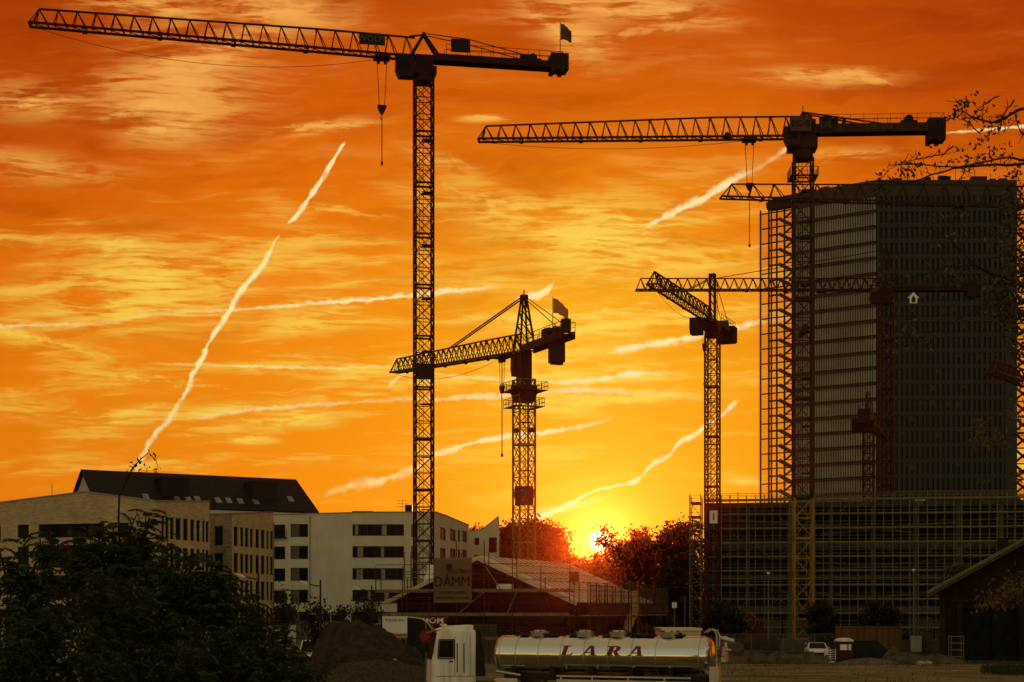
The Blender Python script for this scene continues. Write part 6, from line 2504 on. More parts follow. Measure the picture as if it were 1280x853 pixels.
# pale site cabin roof seen above the tank
D = 92.0
x0, x1 = GX(828, D), GX(876, D)
sc_ = thing('site_cabin', 'pale grey site cabin behind the steel tank, only its roof edge showing', 'cabin', (x0, D, 0))
zt = P(0, 785.5, D).z
w_ = x1 - x0
mb = MB()
mb.box((0, 0, .2), (w_, 4.6, zt - .14))
mb.build('body', M['plaster2'], sc_)
mb = MB()
mb.box((-.08, -.08, zt - .14), (w_ + .08, 4.7, zt))
mb.build('roof', M['steel_dull'], sc_)
mb = MB()
mb.box((.5, -.03, 1.2), (1.5, .0, 2.3))
mb.build('window', M['pane'], sc_)
for x in (.12, w_ - .12):
    mb = MB(); mb.box((x - .1, .05, 0), (x + .1, 4.4, .2)); mb.build('skid', M['dark'], sc_)

# ------------------------------------------------------------------ right yard
# orange container
D = 172.0
x0, x1 = GX(1050, D), GX(1127, D)
oc = thing('shipping_container', 'rusty orange shipping container behind the dark canopy', 'container', (x0, D, 0))
zt = P(0, 783, D).z
w_ = x1 - x0
mb = MB()
n_ = 40
pts = []
for i in range(n_ + 1):
    x = w_ * i / n_
    pts.append((x, 0 if (i // 2) % 2 else .05))
for i in range(n_):
    mb.face([(pts[i][0], pts[i][1], .15), (pts[i + 1][0], pts[i + 1][1], .15), (pts[i + 1][0], pts[i + 1][1], zt - .12), (pts[i][0], pts[i][1], zt - .12)])
mb.box((0, .06, .15), (w_, 2.4, zt - .02))
mb.build('body', M['container_orange'], oc)
mb = MB()
for z in (.12, zt - .07):
    mb.beam((0, 0, z), (w_, 0, z), .13)
for x in (.06, w_ - .06):
    mb.beam((x, 0, .1), (x, 0, zt), .14)
mb.build('frame', M['container_orange'], oc)
# dark tarpaulin canopy / roll container with its flap
D = 146.0
x0 = GX(1067, D)
dk = thing('roll_container', 'black roll-off skip with a sagging cover and orange flap, right of the toilet cabin', 'skip', (x0, D, 0))
zt = P(0, 800.5, D).z
w_ = GX(1112, D) - x0
mb = MB()
mb.prism([(0, 0, .1), (w_, 0, .1), (w_ + .1, 0, .9), (w_ * .98, 0, zt * .45), (w_ * .85, 0, zt * .75), (w_ * .66, 0, zt * .97), (0, 0, zt)], (0, 2.3, 0))
mb.build('body', M['black'], dk)
mb = MB()
mb.prism([(w_ * .64, -.03, zt * .99), (w_ * .86, -.03, zt * .8), (w_ * 1.0, -.03, zt * .5), (w_ * .9, -.03, zt * .62), (w_ * .74, -.03, zt * .86)], (0, 2.36, 0))
mb.build('cover_flap', M['container_orange'], dk)
for x in (.2, w_ * .5):
    MBw = MB(); MBw.beam((x, -.05, .3), (x, -.05, zt - .2), .08); MBw.build('rib', M['dark'], dk)
# toilet cabin
D = 143.0
x0, x1 = GX(1047, D), GX(1067, D)
tc_ = thing('portable_toilet', 'dark red portable toilet cabin with a domed white roof', 'toilet cabin', (x0, D, 0))
w_ = x1 - x0
zt = P(0, 801, D).z
mb = MB()
mb.box((.04, .04, .1), (w_ - .04, w_ - .04, zt - .1))
mb.build('body', M['toilet_red'], tc_)
mb = MB()
mb.prism([(-.03, -.03, zt - .1), (w_ + .03, -.03, zt - .1), (w_ + .03, -.03, zt + .03), (w_ * .75, -.03, zt + .22), (w_ * .25, -.03, zt + .22), (-.03, -.03, zt + .03)], (0, w_ + .06, 0))
mb.build('roof', M['white_paint'], tc_, bevel=.04)
mb = MB()
mb.box((.22, .0, zt - .85), (w_ - .55, .03, zt - .35))
mb.box((w_ - .45, .0, zt - .85), (w_ - .22, .03, zt - .35))
mb.build('vent_panel', M['white_paint'], tc_)
mb = MB(); mb.box((.3, .01, .2), (w_ - .3, .035, zt - .95)); mb.build('door', M['toilet_red'], tc_)
mb = MB(); mb.box((0, 0, 0), (w_, w_, .1)); mb.build('base', M['dark'], tc_)


def car(label, x, y, rz, paint, cat='car', group='parked cars', name='parked_car', L=4.3, Wc=1.75, Hc=1.5):
    root = thing(name, label, cat, (x, y, 0), rz, group)
    h = Wc / 2
    prof = [(-L / 2, .35), (-L / 2 + .02, .75), (-L / 2 + .25, .86), (-L / 2 + 1.0, .95), (L / 2 - .55, .98), (L / 2 - .08, .9), (L / 2, .6), (L / 2 - .05, .32)]
    mb = MB()
    mb.prism([(a, -h, b) for a, b in prof], (0, Wc, 0))
    mb.build('body', paint, root, bevel=.1)
    mb = MB()
    top = [(-L / 2 + .95, .95), (-L / 2 + 1.75, Hc - .04), (-L / 2 + 2.1, Hc), (L / 2 - .95, Hc - .03), (L / 2 - .35, .97)]
    vs = [(a, -h * (.94 if b < 1 else .78), b) for a, b in top] + [(a, h * (.94 if b < 1 else .78), b) for a, b in top]
    n_ = len(top)
    mb.add(vs, [tuple(range(n_)), tuple(range(2 * n_ - 1, n_ - 1, -1))] + [(i, i + n_, i + n_ + 1, i + 1) for i in range(n_ - 1)] + [(n_ - 1, 2 * n_ - 1, n_, 0)])
    mb.build('greenhouse', M['pane'], root)
    mb = MB()
    mb.prism([(top[1][0] + .05, -h * .77, Hc + .004), (top[3][0], -h * .77, Hc - .016), (top[3][0], h * .77, Hc - .016), (top[1][0] + .05, h * .77, Hc + .004)], (0, 0, .04))
    for sgn in (-1, 1):
        for (a, b), (c, d) in ((top[0], top[1]), (top[3], top[4]), ((0, .96), (.02, Hc))):
            mb.beam((a, sgn * h * .95, b), (c, sgn * h * .79, d), .08)
    mb.build('roof', paint, root)
    for sgn in (-1, 1):
        for xx in (-L / 2 + .8, L / 2 - .8):
            wheel(root, xx, sgn * (h - .1), .31, .2)
        mb = MB()
        mb.cbox((-L / 2 + .03, sgn * h * .68, .7), .08, .38, .16)
        mb.build('headlight', M['lamp_glass'], root)
        mb = MB()
        mb.cbox((L / 2 - .01, sgn * h * .75, .78), .06, .3, .2)
        mb.build('tail_lamp', M['sign_red'], root)
        mb = MB()
        mb.cbox((-L / 2 + 1.25, sgn * (h + .08), .98), .12, .2, .14)
        mb.build('mirror', paint, root)
    mb = MB()
    mb.cbox((-L / 2 - .005, 0, .5), .03, Wc * .6, .16)
    mb.cbox((-L / 2 - .02, 0, .42), .02, .5, .11)
    mb.build('grille', M['dark'], root)
    return root


car('white car seen from the front, parked by the toilet cabin', GX(1025.5, 152), 154, R(86), M['car_white'], L=4.2, Wc=1.85, Hc=1.45)
car('pale car half hidden by the shrubs and the earth heap at left', GX(356, 110), 110.0, R(12), M['car_white'])
car('grey car behind the pale one, nearest the street lamp', GX(352, 118), 120.0, R(6), M['car_grey'])
# white van at left behind trees
vn = thing('parked_van', 'small pale van parked before the white block, left of the earth heap', 'van', (GX(394, 126), 127, 0), R(80))
mb = MB()
mb.prism([(-2.4, -.95, .35), (2.3, -.95, .35), (2.35, -.95, 2.2), (-.9, -.95, 2.25), (-1.7, -.95, 1.3), (-2.4, -.95, 1.1)], (0, 1.9, 0))
mb.build('body', M['car_white'], vn, bevel=.08)
mb = MB(); mb.prism([(-1.72, -.8, 1.34), (-1.0, -.8, 2.15), (-1.06, -.8, 2.17), (-1.78, -.8, 1.36)], (0, 1.6, 0)); mb.build('windscreen', M['pane'], vn)
for xx in (-1.6, 1.5):
    for yy in (-.85, .85):
        wheel(vn, xx, yy, .34, .22)
# barrier trolley, leaning frame, excavator arm
fr2 = thing('barrier_frame', 'tilted pale barrier frame leaning beside the toilet cabin', 'barrier', (GX(1031, 143), 143, 0))
mb = MB()
for i in range(5):
    mb.beam((0, 0, .2 + i * .19), (1.0, .3, .3 + i * .19), .05)
for x in (0, .5, 1.0):
    mb.beam((x, .2 * x, .1), (x, .25 * x, 1.15), .06)
mb.build('grid', M['white_paint'], fr2)
mb = MB(); mb.box((-.1, -.2, 0), (1.2, .4, .12)); mb.build('foot', M['dark'], fr2)
ex_ = thing('excavator', 'dark red excavator with a raised bent arm before the scaffolded building', 'excavator', (GX(948, 188), 188, 0))
mb = MB()
for y in (-.9, .9):
    mb.prism([(-1.6, y - .25, .25), (-1.3, y - .25, 0), (1.3, y - .25, 0), (1.6, y - .25, .25), (1.5, y - .25, .7), (-1.5, y - .25, .7)], (0, .5, 0))
mb.build('track', M['rubber'], ex_)
mb = MB()
mb.prism([(-.2, -1.1, .75), (2.0, -1.1, .75), (2.0, -1.1, 1.6), (.6, -1.1, 1.8), (.5, -1.1, 2.7), (-.6, -1.1, 2.7), (-.9, -1.1, 1.5), (-.9, -1.1, .75)], (0, 2.2, 0))
mb.build('body', M['toilet_red'], ex_, bevel=.06)
mb = MB()
mb.path([(-.8, 0, 1.4), (-1.6, 0, 3.4), (-1.2, 0, 4.3), (.3, 0, 3.3)], [.26, .24, .2, .14], 6)
mb.build('arm', M['sign_red'], ex_)
mb = MB()
mb.prism([(.2, -.45, 3.4), (.6, -.45, 3.1), (.5, -.45, 2.5), (.0, -.45, 2.6)], (0, .9, 0))
mb.build('bucket', M['dark'], ex_)

# site fence panels along the yard
FG = 'site fence panels along the yard edge'
proto = None
xs = [(900 + i * 39.5, 174) for i in range(7)]
fl_ = ['leftmost', 'second from the left', 'third from the left', 'fourth from the left', 'fifth from the left', 'sixth from the left', 'seventh, nearest the shed']
for i, (pxx, D) in enumerate(xs):
    lab = 'wire mesh site fence panel, %s of the row behind the mounds' % fl_[i]
    if proto is None:
        proto = thing('fence_panel', lab, 'fence panel', (GX(pxx, D), D, 0), 0, FG)
        mb = MB()
        for a, b in (((0, .15), (3.4, .15)), ((0, 2.0), (3.4, 2.0)), ((0.02, 0), (0.02, 2.0)), ((3.38, 0), (3.38, 2.0))):
            mb.beam((a[0], 0, a[1]), (b[0], 0, b[1]), .06)
        mb.build('frame', M['galv'], proto)
        mb = MB()
        for k in range(1, 22):
            mb.beam((3.4 * k / 22, 0, .15), (3.4 * k / 22, 0, 2.0), .014)
        for k in range(1, 9):
            mb.beam((0, 0, .15 + 1.85 * k / 9), (3.4, 0, .15 + 1.85 * k / 9), .014)
        mb.build('wire_mesh', M['galv'], proto)
        mb = MB()
        mb.box((-.15, -.35, 0), (.15, .35, .14))
        mb.build('foot', M['concrete_block'], proto)
    else:
        copy_thing(proto, (GX(pxx, D), D, 0), rnd.uniform(-.04, .04), lab)
# odds and ends behind the fence: pallets, boxes
for i, (pxx, D, w_, h_, mm, lb) in enumerate(((915, 180, 2.4, .9, 'timber', 'stack of timber boards behind the left fence panels'), (965, 181, 2.0, 1.2, 'dark', 'dark stacked formwork panels left of the yellow crane foot'),
                                              (985, 176, 1.4, 1.5, 'panel_brown', 'brown crate stack beside the yellow crane foot'), (1146, 172, 1.1, 1.9, 'plaster2', 'pale switch cabinet right of the orange container'), (1158, 173, 1.0, 2.3, 'panel_brown', 'brown switch cabinet next to the pale one'))):
    o = thing('board_stack' if i < 3 else 'switch_cabinet', lb, 'stack' if i < 3 else 'cabinet', (GX(pxx, D), D, 0))
    if i < 3:
        for k in range(5):
            mb = MB()
            dx_ = rnd.uniform(-.15, .15)
            mb.box((dx_ - w_ / 2, 0, h_ * k / 5 + .05), (dx_ + w_ / 2, 1.2, h_ * (k + .7) / 5 + .05))
            mb.build('board', M[mm], o)
        mb = MB(); mb.box((-w_ * .4, .1, 0), (-w_ * .3, 1.1, .05)); mb.box((w_ * .3, .1, 0), (w_ * .4, 1.1, .05)); mb.build('batten', M['timber'], o)
    else:
        mb = MB(); mb.box((-w_ / 2, 0, .1), (w_ / 2, .7, h_)); mb.build('body', M[mm], o, bevel=.03)
        mb = MB(); mb.box((-w_ / 2 + .08, -.02, .25), (-.02, .0, h_ - .12)); mb.box((.02, -.02, .25), (w_ / 2 - .08, .0, h_ - .12)); mb.build('door', M[mm], o)
        mb = MB(); mb.box((-w_ / 2 - .03, -.05, h_), (w_ / 2 + .03, .75, h_ + .06)); mb.build('roof', M['dark'], o)
        mb = MB(); mb.box((-w_ / 2 + .02, .02, 0), (w_ / 2 - .02, .68, .1)); mb.build('base', M['concrete'], o)
# shed-side scaffold trestle
tr_ = thing('scaffold_trestle', 'low tube trestle standing in front of the brick shed', 'trestle', (GX(1187, 141), 140.5, 0))
mb = MB()
for x in (0, 1.1):
    for y in (0, .8):
        mb.tube((x, y, 0), (x, y, 2.4), .03, n=6)
mb.build('standard', M['galv'], tr_)
mb = MB()
for z in (.5, 1.1, 1.7, 2.3):
    mb.beam((0, 0, z), (1.1, 0, z), .05)
    mb.beam((0, .8, z), (1.1, .8, z), .05)
mb.build('ledger', M['galv'], tr_)


# ------------------------------------------------------------------ street lamps
def lamp(label, pxx, D, ztop, arm, side, group='street lamps'):
    """tapered pole with a curved arm and a flat head"""
    root = thing('street_lamp', label, 'street lamp', (GX(pxx, D), D, 0), 0, group)
    mb = MB()
    mb.tube((0, 0, 0), (0, 0, ztop), .10, .06, 10)
    mb.tube((0, 0, 0), (0, 0, 1.1), .14, .13, 10)
    mb.build('pole', M['dark'] if arm else M['galv'], root)
    if arm:
        mb = MB()
        zz = ztop - .45
        mb.path([(0, 0, zz), (side * arm * .4, 0, zz + .05), (side * arm * .8, 0, zz + .16), (side * arm, 0, zz + .26)], [.045, .04, .035, .03], 8)
        mb.build('arm', M['dark'], root)
        mb = MB()
        a0, a1 = arm * .82, arm * 1.42
        mb.prism([(side * a0, -.13, zz + .2), (side * a1, -.13, zz + .42), (side * a1, -.13, zz + .36), (side * (a0 + .2), -.13, zz + .1), (side * a0, -.13, zz + .13)], (0, .26, 0))
        mb.build('lamp_head', M['lamp_glass'], root, bevel=.03)
    else:
        mb = MB()
        mb.tube((0, 0, ztop), (0, 0, ztop + .18), .07, .2, 12)
        mb.tube((0, 0, ztop + .18), (0, 0, ztop + .32), .24, .18, 12)
        mb.build('lamp_head', M['lamp_glass'], root)
    return root


def zt_(py, D):
    return P(0, py, D).z


lamp('street lamp with a left-pointing arm before the plain wall of the white block', 400.5, 112, zt_(725, 112), 1.0, -1)
lamp('street lamp with its head just left of the old hall, before the white block', 464.5, 126, zt_(732, 126), 1.0, -1)
lamp('street lamp with its arm before the narrow windows of the brown block', 323, 108, zt_(716, 108), 1.05, -1)
lamp('street lamp half sunk in the shrubs at the far left', 43, 84, zt_(710, 84), .85, -1)
lamp('post-top street lamp before the scaffolded building, left of the yellow crane', 960.5, 185, zt_(719, 185), 0, 1, 'post-top street lamps')
lamp('post-top street lamp before the scaffolded building, right of the yellow crane', 1142, 185, zt_(715, 185), 0, 1, 'post-top street lamps')
for i, (pxx, py, D, lb) in enumerate(((464, 730, 134, 'x'), )):
    pass
# notice signs in the gap right of the hall
for i, (pxx, py, D, lb) in enumerate(((843, 752, 170, 'small pale notice sign on a pole in the gap right of the old hall'), (856, 745, 176, 'taller pole with a small head in the gap beside the scaffolded building'))):
    o = thing('sign_pole', lb, 'sign', (GX(pxx, D), D, 0))
    mb = MB(); mb.tube((0, 0, 0), (0, 0, zt_(py, D)), .05, n=8); mb.build('pole', M['galv'], o)
    mb = MB(); mb.box((-.25, -.04, zt_(py, D) - .7), (.25, -.01, zt_(py, D) - .1)); mb.build('sign_face', M['white_letter'] if i == 0 else M['dark'], o)
# ------------------------------------------------------------------ vegetation
def leaf_quads(vs, fs_, c, d, up, ln, wd):
    """one diamond leaf"""
    s = d.cross(up)
    if s.length < 1e-4:
        s = d.cross(Vector((1, .3, .2)))
    s.normalize()
    b = len(vs)
    m = c + d * ln * .45
    vs.append(tuple(c)); vs.append(tuple(m + s * wd)); vs.append(tuple(c + d * ln)); vs.append(tuple(m - s * wd))
    fs_.append((b, b + 1, b + 2, b + 3))


def rdir(r2):
    while True:
        v = Vector((r2.uniform(-1, 1), r2.uniform(-1, 1), r2.uniform(-1, 1)))
        if .05 < v.length < 1:
            return v.normalized()


def broad_tree(label, base, lobes, leaf, nleaf, seed, m, trunk_r, group, clump=.9, per=26, hollow=.55, name='tree', trunk_h=None):
    """lobes: (center offset, radii) ellipsoids relative to the base; leaves gathered in clumps on twigs"""
    r2 = random.Random(seed)
    root = thing(name, label, 'tree', tuple(base), 0, group)
    vs, fs_ = [], []
    tot = sum(l[1][0] * l[1][1] * l[1][2] for l in lobes)
    twigs = []
    for (c, rad) in lobes:
        c = Vector(c)
        n = max(4, int(2.2 * nleaf / per * rad[0] * rad[1] * rad[2] / tot))
        for _ in range(n):
            v = rdir(r2) * (hollow + (1.06 - hollow) * r2.random() ** .6)
            p = c + Vector((v.x * rad[0], v.y * rad[1], v.z * rad[2]))
            twigs.append(p)
            cs = clump * r2.uniform(.45, 1.25)
            for _k in range(int(per * r2.uniform(.5, 1.5))):
                q = p + Vector((r2.gauss(0, .45), r2.gauss(0, .45), r2.gauss(0, .36))) * cs
                d = rdir(r2)
                d.z -= .25
                leaf_quads(vs, fs_, q, d.normalized(), rdir(r2), leaf * r2.uniform(.6, 1.3), leaf * .34)
    mb = MB()
    mb.v, mb.f, mb.uv = vs, fs_, [None] * len(fs_)
    mb.build('crown', m, root)
    mb = MB()
    cz = sum(l[0][2] * l[1][0] for l in lobes) / sum(l[1][0] for l in lobes)
    th = trunk_h or cz * .55
    mb.path([(0, 0, -.1), (.02 * th, 0, th * .5), (-.01 * th, .02 * th, th)], [trunk_r, trunk_r * .8, trunk_r * .6], 8)
    mb.build('trunk', M['bark'], root)
    mb = MB()
    for p in r2.sample(twigs, min(len(twigs), 46)):
        s0 = Vector((0, 0, th * r2.uniform(.6, 1.0)))
        mid = s0.lerp(p, .5) + Vector((r2.uniform(-.4, .4), r2.uniform(-.4, .4), r2.uniform(0, .6))) * trunk_r * 3
        mb.path([s0, mid, p], [trunk_r * .34, trunk_r * .2, trunk_r * .06], 5, caps=False)
    mb.build('branch', M['bark'], root)
    return root


def px_tree(label, D, blobs, leaf, nleaf, seed, m, trunk_r, group, base_px=None, **kw):
    """blobs: (px, py, rx, ry) as measured; depth of each lobe follows its width"""
    bx_ = GX(base_px if base_px is not None else sum(b[0] for b in blobs) / len(blobs), D)
    k = D / F
    lobes = []
    r2 = random.Random(seed * 7 + 1)
    for (a, b, rx, ry) in blobs:
        p = P(a, b, D)
        lobes.append(((p.x - bx_, r2.uniform(-.5, .5) * rx * k, p.z), (rx * k, rx * k * .9, ry * k)))
    return broad_tree(label, (bx_, D, 0), lobes, leaf, nleaf, seed, m, trunk_r, group, **kw)


TG = 'trees against the sunset behind the yard'
px_tree('broad round tree behind the ochre crane mast, left of the sun', 300, [(640, 676, 20, 20), (664, 672, 22, 22), (688, 676, 22, 20), (700, 688, 12, 14), (655, 700, 36, 22), (690, 705, 26, 20), (632, 690, 14, 22)],
        .62, 7600, 31, M['leaf_back'], .5, TG, clump=1.5, per=22, hollow=.3)
px_tree('thin-topped tree partly covering the sun', 292, [(755, 662, 9, 6), (752, 676, 9, 10), (764, 680, 16, 14), (772, 700, 24, 22), (755, 712, 26, 20), (766, 740, 34, 40)], .55, 4800, 32, M['leaf_back'], .45, TG, clump=1.3, per=22, hollow=.2)
px_tree('tall tree directly right of the sun', 288, [(796, 672, 16, 13), (812, 684, 20, 20), (790, 695, 22, 20), (800, 730, 34, 40), (800, 770, 32, 30)], .58, 7200, 33, M['leaf_back'], .5, TG, clump=1.4, per=22, hollow=.3)
px_tree('dense dark tree against the scaffolded building\'s left end', 282, [(845, 662, 18, 10), (862, 657, 14, 9), (838, 680, 22, 22), (860, 690, 24, 26), (850, 735, 34, 44), (855, 775, 30, 26)], .58, 8000, 34, M['leaf_dark'], .5, TG, clump=1.4, per=22, hollow=.3)
px_tree('low bushy tree filling the dip below the sun', 310, [(715, 708, 24, 12), (735, 712, 22, 14), (745, 735, 34, 30), (705, 735, 30, 30)], .55, 4200, 35, M['leaf_back'], .4, TG, clump=1.3, per=22, hollow=.2)
px_tree('dark tree between the two tallest ones right of the sun', 296, [(826, 690, 16, 18), (830, 720, 26, 34), (824, 760, 28, 34)], .58, 4200, 36, M['leaf_dark'], .45, TG, clump=1.4, per=22, hollow=.3)
px_tree('distant tree top peeping over the saw-toothed house', 330, [(600, 668, 12, 8), (590, 684, 16, 14), (606, 690, 14, 16)], .6, 1600, 37, M['leaf_back'], .4, TG, clump=1.4, per=20, hollow=.2)
SG = 'small street trees before the white block'
for i, (pxx, D, blobs, lb) in enumerate((
        (356, 116, [(354, 748, 9, 12), (358, 765, 14, 14), (348, 772, 10, 12)], 'slim young tree before the left windows of the white block'),
        (397, 118, [(392, 756, 7, 12), (400, 768, 12, 14), (386, 776, 10, 12), (398, 790, 12, 10)], 'young tree behind the street lamp with the left-pointing arm'),
        (428, 120, [(428, 764, 8, 9), (424, 776, 15, 12), (430, 788, 14, 10)], 'small round tree right of the arm lamp before the plain white wall'),
        (458, 128, [(455, 760, 12, 14), (466, 752, 8, 10), (452, 780, 14, 14), (470, 775, 10, 14)], 'dark young tree below the lowest ribbon window'),
        (317, 112, [(317, 770, 14, 12), (326, 785, 16, 12), (305, 788, 14, 12)], 'young tree in front of the brown brick block'))):
    px_tree(lb, D, blobs, .26, 440, 50 + i, M['leaf_dark'], .12, SG, base_px=pxx, clump=.8, per=14, hollow=.0)
DG = 'dark shrubs before the scaffolded building'
for i, (pxx, D, blobs, lb) in enumerate((
        (908, 186, [(905, 768, 24, 14), (912, 782, 26, 16), (892, 784, 16, 12)], 'dark round shrub before the scaffold, behind the tanker\'s rear'),
        (1024, 196, [(1024, 770, 17, 18), (1028, 788, 18, 14)], 'dark shrub just right of the yellow crane mast'),
        (1103, 186, [(1100, 766, 18, 14), (1108, 772, 22, 12), (1095, 778, 20, 12)], 'dark shrub above the orange container'),
        (820, 190, [(818, 772, 20, 16), (832, 784, 18, 14), (808, 786, 14, 12)], 'dark shrub in the gap right of the rubble chute'))):
    px_tree(lb, D, blobs, .38, 2000, 60 + i, M['leaf_dark'], .15, DG, base_px=pxx, clump=.9, per=18, hollow=.1, name='shrub')
px_tree('yellowing tree top showing above the brick shed roof', 190, [(1199, 712, 12, 6), (1208, 716, 12, 5), (1192, 718, 8, 5), (1205, 730, 18, 12)], .4, 1500, 70, M['leaf_yellow'], .2, None, base_px=1203, clump=.8, per=16, hollow=.1)


# foreground shrubs with pinnate leaves
def frond(vs, fs_, stem, p, d, ln, r2):
    """a compound leaf: arched midrib with paired leaflets"""
    d = d.normalized()
    n = 9
    side = d.cross(Vector((0, 0, 1)))
    if side.length < .1:
        side = Vector((1, 0, 0))
    side.normalize()
    q = p.copy()
    dd = d.copy()
    pts = [q.copy()]
    for i in range(n):
        dd = (dd + Vector((0, 0, -.13))).normalized()
        q = q + dd * ln / n
        pts.append(q.copy())
        if i > 0:
            f_ = 1 - .5 * abs(i / n - .45)
            for sg in (-1, 1):
                ld = (side * sg + dd * .45 + Vector((0, 0, -.35 + r2.uniform(-.15, .15)))).normalized()
                leaf_quads(vs, fs_, q, ld, dd, ln * .25 * f_ * r2.uniform(.8, 1.15), ln * .05)
    leaf_quads(vs, fs_, q, dd, side, ln * .18, ln * .035)
    stem.path([pts[0], pts[len(pts) // 2], pts[-1]], [ln * .011, ln * .008, ln * .003], 3, caps=False)


def sumac(label, D, blobs, nfr, seed, m, base_px, group, ln=.62, extra=None):
    r2 = random.Random(seed)
    k = D / F
    bx_ = GX(base_px, D)
    root = thing('shrub', label, 'shrub', (bx_, D, 0), 0, group)
    vs, fs_ = [], []
    st = MB()
    area = sum(b[2] * b[3] for b in blobs)
    stems = MB()
    for (a, b, rx, ry) in blobs:
        c = P(a, b, D)
        c = Vector((c.x - bx_, 0, c.z))
        n = max(3, int(nfr * 1.45 * rx * ry / area))
        ns = max(4, n // 11)
        tips = []
        for _ in range(ns):
            v = rdir(r2) * r2.uniform(.35, .95)
            tip = c + Vector((v.x * rx * k, v.y * rx * k * .8, v.z * ry * k))
            tips.append(tip)
            b0 = Vector((r2.uniform(-.3, .3), r2.uniform(-.3, .3), 0))
            mid = b0.lerp(tip, .55) + Vector((r2.uniform(-.3, .3), r2.uniform(-.3, .3), .25))
            stems.path([b0, mid, tip], [.055, .035, .012], 5, caps=False)
        for _ in range(2):                                          # shoots that stand above the mass
            tip = c + Vector((r2.uniform(-.8, .8) * rx * k, r2.uniform(-.4, .4) * rx * k, ry * k * r2.uniform(1.05, 1.45)))
            stems.path([Vector((tip.x * .8 + c.x * .2, 0, c.z)), tip], [.03, .012], 5, caps=False)
            for q_ in range(7):
                a_ = r2.uniform(0, 6.28)
                frond(vs, fs_, st, tip - Vector((0, 0, .09 * q_)), Vector((math.cos(a_), math.sin(a_), r2.uniform(.1, 1.2))), ln * r2.uniform(.7, 1.2), r2)
        for i in range(n):
            tip = tips[i % ns]
            p = tip + Vector((r2.gauss(0, .2), r2.gauss(0, .2), r2.gauss(-.12, .28)))
            a_ = r2.uniform(0, 2 * math.pi)
            d = Vector((math.cos(a_), math.sin(a_) * .9, r2.uniform(-.1, 1.1)))
            frond(vs, fs_, st, p, d, ln * r2.uniform(.6, 1.2), r2)
    if extra:
        for pts, lv in extra:
            q = [Vector((GX(a, D) - bx_, 0, zt_(b, D))) for a, b in pts]
            stems.path(q, [.035 - .028 * i / (len(q) - 1) for i in range(len(q))], 5)
            for (a, b) in lv:
                p = Vector((GX(a, D) - bx_, r2.uniform(-.1, .1), zt_(b, D)))
                for _ in range(3):
                    d = rdir(r2)
                    leaf_quads(vs, fs_, p + rdir(r2) * .07, d, rdir(r2), r2.uniform(.09, .19), .03)
    mb = MB()
    mb.v, mb.f, mb.uv = vs, fs_, [None] * len(fs_)
    mb.add(st.v, st.f)
    mb.build('crown', m, root)
    stems.build('stem', M['bark'], root)
    return root


FGp = 'feathery-leaved shrubs in the left foreground'
sumac('feathery shrub at the far left edge with a bough at its top', 44, [(30, 720, 42, 30), (58, 690, 18, 14), (25, 770, 50, 40), (15, 830, 50, 50)], 420, 81, M['leaf_sumac'], 20, FGp)
sumac('tall olive shrub with a long bare twig rising into the sky', 46, [(135, 690, 42, 26), (168, 672, 26, 24), (125, 735, 60, 40), (195, 705, 22, 22), (105, 700, 26, 22)], 560, 82, M['leaf_sumac2'], 140, FGp,
      extra=[([(150, 690), (148, 650), (149, 620), (158, 602), (166, 585), (176, 574), (186, 566), (195, 576), (198, 585)],
              [(164, 585), (168, 578), (174, 580), (180, 576), (186, 568), (194, 574), (198, 584), (196, 590), (170, 590), (166, 580), (183, 586), (190, 570), (163, 592), (177, 590)]),
             ([(160, 668), (168, 650), (172, 640)], [(172, 640), (168, 648), (175, 646)])])
sumac('large dark green shrub in the middle of the left foreground', 42, [(215, 745, 58, 40), (245, 730, 48, 26), (185, 790, 70, 40), (270, 760, 40, 30)], 640, 83, M['leaf_sumac'], 215, FGp)
sumac('low green shrub right of the dark one, reaching towards the earth heap', 48, [(300, 800, 52, 26), (335, 815, 34, 26), (345, 840, 46, 20), (300, 770, 26, 20)], 460, 84, M['leaf_sumac'], 310, FGp, ln=.55)
sumac('dense shrub filling the lower left corner', 36, [(60, 800, 70, 36), (110, 835, 70, 30), (20, 850, 50, 30)], 420, 85, M['leaf_sumac'], 60, FGp, ln=.52)
sumac('olive shrub with yellowed leaves low in the left foreground', 38, [(150, 785, 50, 34), (200, 835, 60, 30), (130, 745, 34, 26)], 400, 86, M['leaf_sumac2'], 160, FGp, ln=.5)
sumac('low dark shrub at the bottom edge before the earth heap', 40, [(260, 825, 60, 34), (330, 848, 60, 22), (385, 852, 24, 12)], 380, 87, M['leaf_sumac'], 280, FGp, ln=.5)

